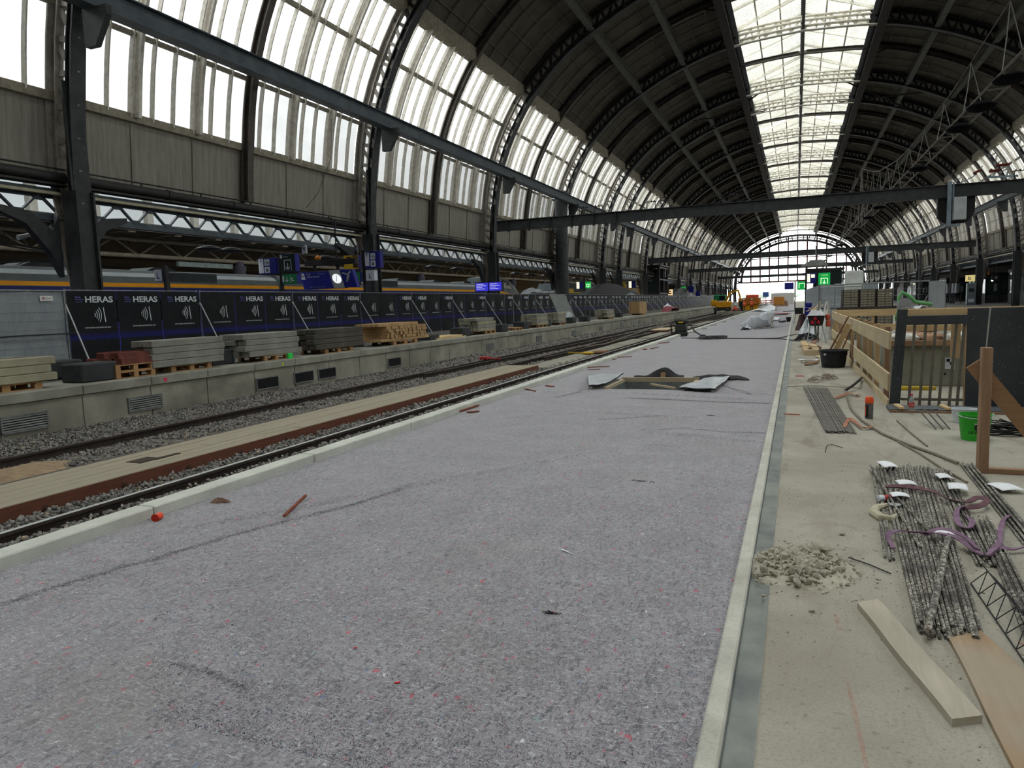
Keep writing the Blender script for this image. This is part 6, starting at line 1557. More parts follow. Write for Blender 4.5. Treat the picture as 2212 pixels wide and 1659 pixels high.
# heaps beyond the tripod
def heap(name, label, cat, c, s, mt, seed, rough=.2, n=26):
    rr = random.Random(seed); ph = [rr.uniform(0, 6) for _ in range(6)]
    def fn(u, v):
        a = 2 * PI * u; r = v
        k = 1 + rough * (math.sin(3 * a + ph[0]) + .6 * math.sin(7 * a + ph[1]))
        return (s[0] * r * k * math.cos(a), s[1] * r * k * math.sin(a), s[2] * (1 - r ** 2.2) * (1 + rough * math.sin(5 * a + 6 * r + ph[2]) + rough * .6 * math.sin(11 * a + 9 * r + ph[3])))
    o = obj(name, MB().grid(fn, n, n // 2), mt, None, True, c); return tag(o, label, cat)
heap('white_rubble_bag', 'white rubble bag heaped with offcuts behind the tripod box', 'bag', (.78, 33, 0), (.62, .7, .95), SACKW, 3, .1)
heap('foil_bundle', 'crumpled silver foil bundle left of the tripod box', 'foil', (.4, 29.5, 0), (.3, .5, .55), FOIL, 5, .2)
heap('black_bag', 'shiny black bag on the slab left of the tripod legs', 'bag', (.42, 27.4, 0), (.4, .4, .2), mat('black_film', (26, 26, 28), (18, 18, 20), 4, .25, 0, .3), 6, .2)
heap('black_bag', 'small black and silver bag at the slab edge', 'bag', (.14, 27.8, 0), (.17, .3, .16), MATS['black_film'], 8, .2)
heap('dark_bundle', 'dark red and black bundle beyond the foil bundle', 'bundle', (.28, 35.5, 0), (.3, .6, .62), mat('dark_red_bundle', (70, 34, 38), (40, 34, 38), 6, .6), 9, .2)
heap('white_sheet_bundle', 'tall white sheeting bunched against the guard rail', 'sheeting', (1.0, 27.5, 0), (.2, .4, 1.25), SACKW, 11, .08)
m = MB(); m.bar((.4, 33, .9), (1.1, 33.2, 1.15), .08, .02); m.bar((.6, 32.8, .8), (.95, 33, 1.3), .05, .02); m.bar((.5, 33.4, 1.0), (.9, 33.3, 1.1), .1, .03); tag(obj('timber_offcuts', m, PINE), 'pale timber offcuts sticking out of the white rubble bag', 'offcuts')
m = MB(); m.box(0, .8, 0, .04, .95, .99); m.box(0, .03, 0, .04, 0, .99); m.box(.38, .41, 0, .04, 0, .99); m.box(.77, .8, 0, .04, 0, .99); tag(obj('black_rack', m, SBLK, loc=(.9, 34.5, .0)), 'small black tubular rack behind the rubble bag', 'rack')
t = thing('trestle_table', 'small dark machine on a stand beside the grey fence, far along', 'machine', (.15, 44, 0))
m = MB(); m.cbox(-.22, .22, -.2, .2, .55, .9, .02); obj('machine_body', m, SBLK, t); m = MB(); [m.bar((sx * .18, 0, .55), (sx * .26, sy * .3, 0), .03, .03) for sx in (-1, 1) for sy in (-1, 1)]; obj('leg', m, GALV, t)
t = thing('blue_machine', 'navy and yellow machine in front of the dark grey fence', 'machine', (.62, 42, 0))
m = MB(); m.cbox(-.2, .2, -.3, .3, .5, .95, .03); m.cbox(-.16, .16, -.2, .2, .95, 1.2, .04); obj('hood', m, NAVY, t); m = MB(); m.cbox(-.22, .22, -.3, .3, 0, .5, .03); obj('base', m, SBLK, t); m = MB(); m.box(-.12, .16, -.32, -.3, .1, .38); obj('yellow_plate', m, SYEL, t)
m = MB(); m.lathe([(.1, 0), (.16, .28)], (0, 0, 0), 20); m.lathe([(.15, .27), (.09, .02)], (0, 0, 0), 20, closed_bot=False); tag(obj('black_bucket', m, MATS['black_plastic'], None, True, (-.42, 47, .02)), 'black bucket standing on the far felt near the slab edge', 'bucket')
# mortar tub and leaning boards
t = thing('mortar_tub', 'round black mortar tub with a small white sticker', 'tub', (.76, 16.9, 0))
m = MB(); m.lathe([(.215, 0), (.235, .03), (.275, .345), (.3, .35), (.3, .375), (.27, .375), (.262, .34), (.22, .05), (0, .045)], (0, 0, 0), 36); obj('tub_body', m, speckled('black_rubber', (32, 34, 38), (120, 124, 128), 24, .1, .5), t, True)
m = MB(); m.box(-.2, -.155, -.235, -.2, .27, .31); obj('sticker', m, PRW, t)
BRN = wood('brown_board', (140, 104, 78), (112, 82, 60), None, 1)
for i, (a, b, w_, th, mt, lb) in enumerate((((.68, 17.4, .27), (1.07, 17.3, 1.08), .035, .02, BRN, 'brown batten leaning on the guard rail above the tub'), ((.80, 17.45, .27), (1.09, 17.38, .90), .11, .02, PINE, 'pale board leaning behind the black tub'), ((.92, 17.35, .27), (1.13, 17.3, .80), .03, .02, BRN, 'thin batten leaning rightmost behind the tub'))):
    m = MB(); m.bar(a, b, w_, th, (0, 1, 0)); tag(obj('leaning_board', m, mt), lb, 'board', 'boards leaning by the tub')
t = thing('offcut_pile', 'pile of plywood offcuts and a broken box left of the black tub', 'offcut pile', (.36, 20.6, 0))
for i, (x, y, z, sx, sy, sz, rx, ry, rz) in enumerate(((0, 0, .07, .34, .8, .14, 0, 0, .1), (-.12, .4, .2, .16, 1.0, .03, .2, .1, .1), (.05, .6, .22, .14, 1.1, .03, .15, -.2, -.2), (.1, -.1, .19, .2, .5, .03, .3, .3, .3), (-.02, -.2, .24, .4, .05, .02, 0, .1, .1), (.2, .1, .12, .03, .6, .2, 0, .3, .1))):
    m = MB(); m.box(-sx / 2, sx / 2, -sy / 2, sy / 2, -sz / 2, sz / 2); obj('plywood_piece', m, (PINE2, PINEX, BRN)[i % 3], t, False, (x, y, z), (rx, ry, rz))
m = MB(); m.cbox(-.12, .12, -.45, .45, 0, .02, .003); tag(obj('plywood_sheet', m, PINE2, loc=(.68, 19.2, .01), rot=(.05, -.1, .2)), 'pale plywood sheet tilted between the offcut pile and the tub', 'plywood')
m = MB(); m.tube([(.2, 17.2, .02), (.42, 17.5, .05), (.5, 17.9, .06)], .03, 8); tag(obj('timber_offcut', m, BROWNV), 'brown offcut lying left of the black tub', 'offcut')
# trestle
t = thing('timber_trestle', 'brown timber post with a diagonal brace on a foot plate at the right edge', 'trestle', (1.49, 7.05, 0))
m = MB(); m.cbox(-.035, .04, -.05, .05, .0, 1.07, .004); obj('post', m, BROWNV, t)
m = MB(); m.bar((-.075, .07, .93), (.62, .07, -.0), .03, .13, (0, 0, 1)); obj('brace', m, wood('orange_brown_board', (160, 126, 94), (140, 108, 78), None, 0), t)
m = MB(); m.cbox(.04, .9, -.05, .02, .0, .045, .004); obj('foot_plate', m, BROWNV, t)
# green bucket
t = thing('green_bucket', 'bright green bucket with black and white printed emblem, half behind the trestle post', 'bucket', (1.745, 8.62, 0))
GRB = speckled('green_bucket_plastic', (44, 150, 40), (150, 190, 150), 30, .07, .4)
m = MB(); m.lathe([(.118, 0), (.122, .01), (.15, .255), (.156, .26), (.156, .27), (.147, .27), (.143, .255), (.115, .015), (0, .012)], (0, 0, 0), 40); obj('bucket_body', m, GRB, t, True)
def wrapped(m, cyl_r):
    out = []
    for (x, y, z) in m.v:
        r = .118 + (.15 - .118) * z / .26 + .0035; a = x / .14 - PI / 2; out.append((r * math.cos(a), r * math.sin(a), z))
    m.v = out; return m
def sub(m, n=3):   # split flat faces so wrapping follows the curve
    return m
m = MB(); text(m, 'LIFTINGPLUS', (-.085, 0, .075), (1, 0, 0), (0, 0, 1), .2, .03, bold=.02)
pts = [(.015 + .036 * math.cos(a), .145 + .036 * math.sin(a)) for a in np.linspace(1.9, 5.9, 18)]; polyline2d(m, pts, .022, (0, 0, 0), (1, 0, 0), (0, 0, 1)); obj('black_print', wrapped(m, 0), SBLK, t)
m = MB()
for k in range(8): x0 = -.03 + k * .0115; m.raw([(x0, 0, .19), (x0 + .0115, 0, .19), (min(max(x0 + .0115, .016 - (.19 - .19)), x0 + .0115), 0, .165 if 2 < k < 5 else .178), (x0, 0, .165 if 2 < k < 5 else .178)], [(0, 1, 2, 3)])
m.raw([(.006, 0, .178), (.028, 0, .178), (.018, 0, .15)], [(0, 1, 2)]); text(m, 'hijs- en hefgereedschap', (-.075, 0, .058), (1, 0, 0), (0, 0, 1), .17, .009); obj('white_print', wrapped(m, 0), PRW, t)
m = MB(); m.tube([(.157 * math.cos(a), .157 * math.sin(a), .262 - .02 * math.sin(a + PI) * (1 if math.sin(a) < 0 else 0)) for a in np.linspace(PI, 2 * PI, 16)], .004, 6); m.box(-.17, -.15, -.012, .012, .245, .275); m.box(.15, .17, -.012, .012, .245, .275); obj('handle', m, PRW, t)
m = MB(); m.lathe([(.11, 0), (.13, .16), (.135, .165), (.125, .165), (.105, .01), (0, .01)], (0, 0, 0), 28); tag(obj('white_bucket', m, PRW, None, True, (1.86, 9.75, 0)), 'white bucket behind the green bucket', 'bucket')
m = MB(); R.seed(33)
for k in range(9):
    r = .13 + .06 * R.random(); cx, cy, cz = R.uniform(-.03, .03), R.uniform(-.03, .03), .012 + .012 * k
    m.tube([(cx + r * 1.25 * math.cos(a), cy + r * math.sin(a), cz + .01 * math.sin(3 * a + k)) for a in np.linspace(0, 2 * PI, 24)], .008, 6)
m.tube([(.1, .1, .1), (.35, -.05, .05), (.62, -.35, .01)], .008, 6); m.tube([(.05, .12, .09), (.3, .1, .05), (.6, -.25, .012)], .008, 6); m.tube([(-.1, 0, .1), (.0, .2, .13), (.2, .1, .06), (.55, -.1, .01)], .008, 6)
tag(obj('black_cable_coil', m, SBLK, None, True, (2.1, 9.0, 0)), 'coil of black cable right of the trestle post', 'cable coil')
t = thing('aerosol_can', 'grey marking spray can with an orange cap standing on the slab', 'spray can', (.86, 9.85, 0)); t.scale = (1.05, 1.05, 1.28)
m = MB(); m.lathe([(.04, 0), (.045, .006), (.045, .15), (.038, .165)], (0, 0, 0), 24, True); obj('can_body', m, mat('grey_can', (120, 122, 122), None, 6, .35, .5, 0), t, True)
m = MB(); m.lathe([(.043, .15), (.047, .155), (.047, .195), (.036, .215)], (0, 0, 0), 24, True); obj('cap', m, mat('orange_cap', (236, 92, 40), None, 6, .5, 0, 0), t, True)
m = MB(); m.v = []; pts = []
m.grid(lambda u, v: (.0462 * math.cos(-PI * .98 + u * 1.2), .0462 * math.sin(-PI * .98 + u * 1.2), .02 + .12 * v), 8, 1); obj('label_stripe', m, SBLK, t)
m = MB(); m.grid(lambda u, v: (.0464 * math.cos(-PI * .9 + u * .35), .0464 * math.sin(-PI * .9 + u * .35), .03 + .1 * v), 4, 1); obj('red_stripe', m, MATS['orange_cap'], t)
t = thing('drink_bottle', 'small clear plastic bottle with a red cap and red label on the black board', 'bottle', (1.385, 10.3, .045))
PET = N('clear_bottle_plastic'); PET.base(lin((210, 214, 210))); PET.b.inputs['Transmission Weight'].default_value = .7; PET.b.inputs['Roughness'].default_value = .12; PET = PET.m
m = MB(); m.lathe([(.028, 0), (.033, .01), (.033, .12), (.028, .15), (.012, .185), (.012, .2)], (0, 0, 0), 20, True); obj('bottle_body', m, PET, t, True)
m = MB(); m.lathe([(.034, .05), (.034, .105)], (0, 0, 0), 20, True); obj('label', m, MATS['red_print'], t, True)
m = MB(); text(m, 'Cola', (-.02, -.0355, .065), (1, 0, 0), (0, 0, 1), .04, .025); obj('label_print', m, PRW, t)
m = MB(); m.lathe([(.015, .198), (.015, .218)], (0, 0, 0), 16, True); obj('cap', m, mat('red_cap', (206, 34, 44), None, 4, .4, 0, 0), t, True)
m = MB()
for k in range(3): m.tube([(1.48 + k * .07, 9.15 + .02 * k, .01), (1.4 + k * .075, 9.6, .12), (1.36 + k * .08, 9.75, .14), (1.44 + k * .08, 9.8, .14)], .008, 6)
tag(obj('bent_rebar', m, mat('grey_rebar_steel', (92, 92, 90), (66, 66, 64), 30, .6, .4, .2), None, True), 'bent reinforcement bars leaning on the black board left of the green bucket', 'rebar')

# ================================================================ dark side hall on the right
DK = mat('dark_side_hall_wall', (46, 44, 44), (34, 33, 34), .4, .8, 0, 0)
m = MB(); m.box(33, 33.3, -25, 300, -1.2, 7); struct('wall_right', m, DK)
m = MB(); m.box(20.9, 33, -25, 300, 5.6, 5.75); struct('ceiling_side', m, mat('dark_side_ceiling', (52, 50, 48), (38, 36, 36), 1, .8, 0, 0))
R.seed(17)
KG = mat('kiosk_glass', (52, 66, 66), (30, 40, 42), .8, .1, 0, 0, spec=.7)
for i, (y0, L, xx, lb) in enumerate(((60, 16, 22.5, 'nearest, at the right edge'), (84, 11, 22.0, 'left of the V sign'), (108, 10, 22.5, 'third from the right edge'), (134, 12, 22.5, 'fourth from the right edge'), (166, 14, 22.5, 'farthest along'))):
    t = thing('platform_kiosk', 'dark framed glass platform kiosk, ' + lb, 'kiosk', (xx, y0, -.12), group='dark kiosks on the right platform')
    m = MB(); n = int(L / 2)
    for k in range(n + 1): m.box(-.06, .06, k * L / n - .06, k * L / n + .06, 0, 3.6)
    m.box(-.1, 3.4, -.2, L + .2, 3.5, 3.8); m.box(-.05, .05, 0, L, 1.15, 1.25); m.box(0, 3.2, -.06, .06, 2.5, 2.6); m.box(3.1, 3.2, -.06, .06, 0, 3.6); m.box(1.5, 1.6, -.06, .06, 0, 3.6); obj('frame', m, SBLK, t)
    m = MB(); m.box(0, .02, 0, L, 1.2, 3.5); m.box(0, 3.2, 0, .02, 1.0, 3.5); obj('glazing', m, KG, t)
    m = MB(); m.box(-.03, .03, 0, L, 0, 1.15); m.box(0, 3.2, -.03, .03, 0, 1.0); obj('plinth', m, mat('dark_plinth', (58, 58, 60), None, 2, .6, 0, 0), t)
    m = MB()
    for k in range(5): a = R.uniform(.5, L - 1); b = R.uniform(1.4, 2.2); m.box(-.03, -.022, a, a + R.uniform(.15, .4), b, b + R.uniform(.4, 1.0))
    for k in range(2): a = R.uniform(.3, 2.4); m.box(a, a + R.uniform(.1, .3), -.07, -.062, 1.5, 2.4)
    obj('poster', m, mat('pale_poster', (150, 160, 158), (96, 110, 110), 2, .5, 0, 0), t)
YL = emis('lit_pale_yellow_face', (246, 226, 150), .55, (200, 190, 130))
def rsign(loc, sz, face, glyph, label, gm=None, rz=0):
    loc = (loc[0] * 1.12, loc[1] * 1.12, 1.55 + (loc[2] - 1.55) * 1.12); sz = (sz[0] * 1.12, sz[1] * 1.12)
    t = thing('platform_sign', label, 'sign', loc, rz); m = MB(); m.box(-sz[0] / 2, sz[0] / 2, 0, .2, -sz[1] / 2, sz[1] / 2); obj('sign_box', m, face, t)
    if glyph: m = MB(); text(m, glyph, (-sz[0] * .22, -.01, -sz[1] * .28), (1, 0, 0), (0, 0, 1), None, sz[1] * .56, bold=.02); obj('number', m, gm or SBLK, t)
    m = MB(); m.box(-.03, .03, .05, .1, sz[1] / 2, 5.62 - loc[2]); obj('rod', m, SBLK, t); return t
rsign((19.05, 99, 2.98), (.95, .75), YL, 'b', 'lit pale yellow platform sign at the right side')
rsign((19.0, 86.8, 2.75), (.8, .5), SBLK, 'V', 'small dark sign with a pale V on the right platform', SWHT)
t = thing('ticket_machine', 'grey ticket machine below the lit yellow sign', 'ticket machine', (18.9, 97.4, -.12)); m = MB(); m.cbox(-.45, .45, 0, .6, 0, 2.5, .03); obj('case', m, mat('grey_machine', (110, 120, 124), (90, 98, 102), 2, .4, 0, 0), t); m = MB(); m.box(-.25, .25, -.02, 0, 1.5, 1.9); obj('screen', m, SBLK, t); m = MB(); m.box(-.3, .3, -.015, 0, .3, .7); obj('panel', m, SWHT, t)
t = thing('clothes_rack', 'rack of pale striped garments on the right platform', 'rack', (18.9, 110, -.12))
for k in range(7): m = MB(); m.prism([(-1.2 + k * .34, 1.4), (-.95 + k * .34, 1.4), (-.98 + k * .34, 2.6 + .1 * (k % 2)), (-1.16 + k * .34, 2.7)], 0, .1, 1); obj('garment', m, SWHT if k % 3 else mat('grey_garment', (96, 92, 94), None, 2, .8, 0, 0), t)
m = MB(); m.bar((-1.3, .05, 2.75), (1.3, .05, 2.75), .05, .05); m.bar((-1.25, .05, 0), (-1.25, .05, 2.75), .05, .05); m.bar((1.25, .05, 0), (1.25, .05, 2.75), .05, .05); obj('rail', m, SBLK, t)
m = MB(); 
for k in range(9): m.tube([(-.9 + k * .22, 0, .75), (-1.0 + k * .24, -.05, .4), (-1.2 + k * .29, -.05, .02)], .02, 5)
tag(obj('wire_basket', m, SGRY, loc=(18.6, 108, -.12)), 'pale striped skirt-shaped stand below the garment rack', 'stand')
for i, (x, y, z) in enumerate(((21.3, 99.3, 2.61), (21.3, 123.8, 1.94), (21.4, 213, 3.8), (22.0, 165, 3.25))):
    t = thing('lamp', 'small lit lamp under the right side canopy, %s from the right' % ORD[i], 'lamp', (x, y, z), group='lit lamps under the right canopy')
    m = MB(); m.lathe([(0, -.1), (.1, -.05), (.1, .05), (0, .1)], (0, 0, 0), 12); obj('globe', m, emis('warm_lamp', (255, 236, 180), 6.0), t, True)
    m = MB(); m.box(-.015, .015, -.015, .015, .1, 5.62 - z); obj('rod', m, SBLK, t)
m = MB(); m.lathe([(0, -.16), (.2, -.08), (.2, .08), (0, .16)], (21.7, 103, 3.5), 14); m.box(21.68, 21.72, 102.98, 103.02, 3.6, 5.62); tag(obj('amber_lamp', m, MATS['orange_plastic'], None, True), 'round amber lamp beside the nearest right column', 'lamp')
for i, (y, x) in enumerate(((62, 18.2), (70, 18.0), (120, 18.4))):
    m = MB(); m.cbox(-.5, .5, -1.5, 1.5, 0, 1.1, .03); tag(obj('platform_bench', m, DK, loc=(x + 1.6, y, -.12)), 'dark low bench block on the right platform, %s from the right' % ORD[i], 'bench', 'dark benches')
# ================================================================ lift kiosk and signs in the middle distance
t = thing('lift_tower', 'dark framed lift kiosk with a pale grey roof slab beyond the grey fences', 'lift tower', (0, 64, 0))
m = MB()
for x in (.75, 2.0, 3.5):
    for y in (0, 4): m.box(x - .05, x + .05, y - .05, y + .05, 0, 3.95)
m.box(.7, 3.6, -.1, .1, 3.6, 3.75); m.box(.7, 3.6, 3.9, 4.1, 3.6, 3.75); m.box(.7, .8, 0, 4, 3.6, 3.75); m.box(3.5, 3.6, 0, 4, 3.6, 3.75); m.box(2.0, 3.5, -.05, .05, 2.6, 2.7); obj('frame', m, SBLK, t)
m = MB(); m.prism([(.3, 4.0), (2.4, 4.0), (2.1, 4.35), (.9, 4.35)], .2, 3.8, 1); m.box(1.0, 2.0, 1, 3, 4.35, 4.5); m.box(1.42, 1.5, .3, .38, 4.3, 5.6); obj('roof_slab', m, mat('pale_grey_roof', (150, 150, 148), None, 2, .6, 0, 0), t)
m = MB(); m.box(2.1, 3.45, .5, .55, 0, 3.5); m.box(1.3, 2.0, 1.5, 1.55, 0, 3.5); obj('glazing', m, GLD, t)
t = thing('platform_sign', 'lit green exit sign and navy sign on the middle lift kiosk', 'sign', (0, 55, 0))
o = signbox(t, 1.42, 2.2, 2.28, 3.12, EGR, y=0); pic(o, -.012, lambda m, O, r, u: (polyline2d(m, [(1.6, 2.34), (1.6, 2.74), (2.02, 2.74), (2.02, 2.34)], .045, O, r, u), arrow(m, O, r, u, 1.81, 2.5, .28, -1), text(m, 'uitgang', (1.62, -.012, 2.92), r, u, .4, .07)), EGW)
o = signbox(t, .68, 1.28, 2.42, 3.12, NAVY, y=0); pic(o, -.012, lambda m, O, r, u: (rect2d(m, .7, .9, 2.5, 3.08, O, r, u), rect2d(m, .96, 1.2, 2.8, 3.04, O, r, u)), EWH)
m = MB(); m.box(1.3, 1.42, .05, .2, 0, 3.5); m.box(.6, 2.3, .0, .3, 3.14, 3.26); obj('post', m, SBLK, t)
rsx = thing('platform_sign', 'far small green exit sign and navy panel over the walkway', 'sign', (-.2, 92, 0))
o = signbox(rsx, .3, 1.3, 2.3, 3.3, EGR, y=0); pic(o, -.012, lambda m, O, r, u: polyline2d(m, [(.5, 2.5), (.5, 3.05), (1.1, 3.05), (1.1, 2.5)], .08, O, r, u), EGW)
o = signbox(rsx, -1.1, -.1, 2.4, 3.2, NAVY, y=0); m = MB(); m.box(.0, .12, .05, .2, 0, 3.3); obj('post', m, SBLK, rsx)
# ================================================================ FOREGROUND ON THE SLAB
def rebar_mat():
    n = N('mortar_spattered_rebar'); g_ = n.new('ShaderNodeNewGeometry'); n._tc = type('T', (), {'outputs': {'Object': g_.outputs['Position']}})(); a = n.ramp(n.noise(30, 4, .6), (.35, lin((98, 94, 89))), (.7, lin((64, 62, 60))))
    a = n.mix(n.ramp(n.noise(9, 4, .7, (1, .5, 1)), (.58, BW(0)), (.7, BW(.5))), a, lin((104, 76, 62)))
    s = n.ramp(n.noise(55, 5, .75), (.49, BW(0)), (.55, BW(1))); z = n.ramp(n.noise(5, 4, .65), (.38, BW(.0)), (.54, BW(1)))
    n.base(n.mix(n.mix(z, BW(0), s), a, lin((196, 192, 178)))); n.bump(n.noise(160, 3, .6), .6, .003); return n.set(.65, .25, .3)
def rebar_mat2():
    n = N('dusty_rebar'); a = n.ramp(n.noise(26, 4, .6), (.35, lin((128, 124, 116))), (.7, lin((92, 88, 84)))); n.base(a); n.bump(n.noise(160, 3, .6), .5, .003); return n.set(.6, .3, .3)
RBM = rebar_mat(); RBM2 = rebar_mat2()
def rod(r, n=7, seg=46):
    m = MB(); vs = []
    for i in range(seg + 1):
        rr = r * (1.04 if i % 2 else .97)
        for k in range(n): a = 2 * PI * k / n; vs.append((rr * math.cos(a), i / seg, rr * math.sin(a)))
    m.raw(vs, [(i * n + k, (i + 1) * n + k, (i + 1) * n + (k + 1) % n, i * n + (k + 1) % n) for i in range(seg) for k in range(n)] + [tuple(range(n)), tuple(range(seg * n + n - 1, seg * n - 1, -1))]); return m
RODM = rod(.0085).mesh('rebar', RBM, True); RODT = rod(.0065, 6, 30).mesh('rebar', RBM2, True)
def lay(me, a, b, label, grp, name='rebar'):
    a = Vector(a); b = Vector(b); d = b - a; o = bpy.data.objects.new(name, me); col.objects.link(o); o.location = a; L = d.length
    o.scale = (1, L, 1); o.rotation_euler = (math.asin(d.z / L), 0, math.atan2(-d.x, d.y)); return tag(o, label, 'rebar', grp)
R.seed(41)
# dusty thin bundle
for i in range(44):
    u = (i % 26) / 25; z = .008 + (.013 if i >= 26 else 0); j = R.uniform(-.006, .006)
    lay(RODT, (.33 + .31 * u + j, 8.72 + R.uniform(-.04, .05) , z), (.13 + .37 * u + R.uniform(-.012, .012), 13.0 + R.uniform(-.12, .1), z + .002), 'thin dusty reinforcement bar in the long flat bundle left of the spray can', 'thin bars in the long bundle')
# main spattered bundle
for i in range(34):
    u = (i % 22) / 21; z = .010 + (.018 if i >= 22 else 0)
    if i >= 22: u = .12 + .8 * ((i - 22) / 11)
    y0 = 3.55 + R.uniform(-.05, .1); y1 = 6.95 + .15 * u + R.uniform(-.08, .08)
    if u < .12: y0 = 4.55 + R.uniform(-.05, .05)
    x0 = .50 + .285 * u; x1 = .645 + .49 * u
    if y0 > 4: x0 = .50 + .02 * i
    lay(RODM, (x0 + R.uniform(-.004, .004), y0, z), (x1 + R.uniform(-.012, .012), y1, z + .003), 'mortar-spattered reinforcement bar in the large bundle under the purple slings', 'bars in the large bundle')
for i in range(6):
    lay(RODM, (.965 + i * .017, 4.6 + R.uniform(-.05, .08), .010 + .012 * (i % 2)), (1.12 + i * .022, 6.95 + R.uniform(-.05, .05), .012 + .012 * (i % 2)), 'spattered bar in the narrow bundle just right of the large bundle', 'bars in the narrow bundle')
for i in range(7):
    lay(RODM, (1.30 + i * .017 - .02, 4.6 + R.uniform(-.1, .1), .010 + .014 * (i % 2)), (1.38 + i * .016, 7.3 + R.uniform(-.06, .06), .012 + .014 * (i % 2)), 'spattered bar in the bundle reaching the foot of the trestle', 'bars in the bundle by the trestle')
for i in range(7):
    lay(RODM, (.93 + i * .017, 3.3 + R.uniform(-.05, .05), .010 + .014 * (i % 2)), (1.155 + i * .012, 5.55 + R.uniform(-.2, .15), .012 + .014 * (i % 2)), 'dark bar in the bundle crossing under the loose sling at the right', 'bars in the right-hand bundle')
lay(RODM, (.70, 4.7, .045), (.62, 6.9, .05), 'single bar lying askew over the left of the large bundle', None)
lay(RODM, (.83, 4.75, .045), (.70, 5.9, .045), 'single bar crossing the middle of the large bundle', None)
m = MB(); m.tube([(.552, 3.47, .055), (.70, 4.1, .062), (.88, 4.92, .07)], .017, 12); tag(obj('steel_tube', m, RBM, None, True), 'thick spattered tube lying across the large bundle', 'tube')
# wire lattice girder
t = thing('lattice_spacer', 'thin wire lattice spacer lying right of the large bundle', 'lattice spacer', (.91, 4.3, 0))
m = MB(); a0, a1 = Vector((-.035, -.02, .006)), Vector((.0, -1.4, .006)); b0, b1 = Vector((.10, .08, .006)), Vector((.17, -1.3, .006)); c0, c1 = Vector((.03, .03, .09)), Vector((.08, -1.35, .09))
for p, q in ((a0, a1), (b0, b1), (c0, c1)): m.cyl(p, q, .0035, 6)
obj('long_wire', m, SBLK, t); m = MB()
for k in range(9):
    f = k / 9; g = (k + .5) / 9; h = (k + 1) / 9
    A, B, Cc = a0.lerp(a1, f), b0.lerp(b1, f), c0.lerp(c1, g); A2, B2 = a0.lerp(a1, h), b0.lerp(b1, h)
    for P in (A, B, A2, B2): m.cyl(P, Cc, .0025, 5)
obj('zigzag_wire', m, SBLK, t)
# slings
SLING = mat('dusty_purple_sling', (140, 112, 134), (112, 88, 108), 14, .9, 0, .3); SLING2 = mat('maroon_sling', (116, 84, 90), (84, 58, 64), 14, .9, 0, .3)
def sling(pts, w_, mt, label, name='lifting_sling'):
    c = [Vector(p) for p in pts]; sm = []
    for i in range(len(c) - 1):
        p0, p1, p2, p3 = c[max(i - 1, 0)], c[i], c[i + 1], c[min(i + 2, len(c) - 1)]
        for k in range(8):
            s = k / 8; sm.append(.5 * (2 * p1 + (p2 - p0) * s + (2 * p0 - 5 * p1 + 4 * p2 - p3) * s * s + (3 * p1 - p0 - 3 * p2 + p3) * s ** 3))
    sm.append(c[-1]); m = MB(); sd = []
    for i in range(len(sm)):
        tw = .5 * math.sin(i * .19); d = (sm[min(i + 1, len(sm) - 1)] - sm[max(0, i - 1)]).normalized(); s0 = Vector((0, 0, 1)).cross(d).normalized(); sd.append(s0 * math.cos(tw) + Vector((0, 0, 1)) * math.sin(tw))
    m.strap(sm, w_ * .8, .006, sd); return tag(obj(name, m, mt, None, True), label, 'lifting sling', 'lifting slings')
sling([(.66, 6.18, .04), (.80, 6.14, .06), (.95, 6.02, .065), (1.05, 5.9, .04), (1.15, 5.88, .03), (1.25, 6.0, .04), (1.28, 5.86, .06), (1.2, 5.72, .05), (1.1, 5.72, .03)], .05, SLING2, 'maroon sling across the large bundle, ending in a loop to the right')
sling([(1.14, 5.78, .03), (1.05, 5.6, .05), (1.0, 5.3, .04), (1.03, 5.18, .04), (1.08, 5.3, .05), (1.09, 5.5, .03)], .045, SLING, 'pale purple loop of sling right of the large bundle')
sling([(.56, 4.72, .02), (.545, 4.86, .05), (.60, 4.95, .06), (.70, 4.92, .07), (.82, 4.86, .09), (.92, 4.86, .07), (.98, 4.76, .04), (1.02, 4.66, .04), (1.06, 4.72, .05), (1.14, 4.9, .05), (1.2, 5.15, .04), (1.26, 5.35, .06), (1.35, 5.6, .03)], .038, SLING, 'purple sling across the near part of the large bundle, running off to the right')
sling([(.74, 4.88, .065), (.85, 4.97, .085), (.95, 4.88, .08), (1.0, 4.74, .05)], .036, SLING, 'second purple strand lying on the near sling')
sling([(1.04, 4.68, .03), (1.12, 4.83, .04), (1.2, 4.86, .03), (1.28, 4.92, .04), (1.36, 5.1, .06), (1.42, 5.2, .02)], .036, SLING, 'purple strand curling to the right edge above the planks')
sling([(.53, 9.02, .02), (.62, 9.6, .03), (.68, 9.3, .03), (.72, 9.0, .03), (.8, 9.05, .02), (.84, 9.2, .02)], .05, mat('salmon_sling', (176, 122, 98), (150, 100, 80), 14, .9, 0, .3), 'salmon sling beside the end of the thin bar bundle')
sling([(.55, 11.6, .02), (.68, 11.9, .03), (.78, 12.2, .03), (.86, 11.9, .03), (.92, 12.1, .02)], .05, MATS['salmon_sling'], 'salmon sling at the far end of the thin bar bundle')
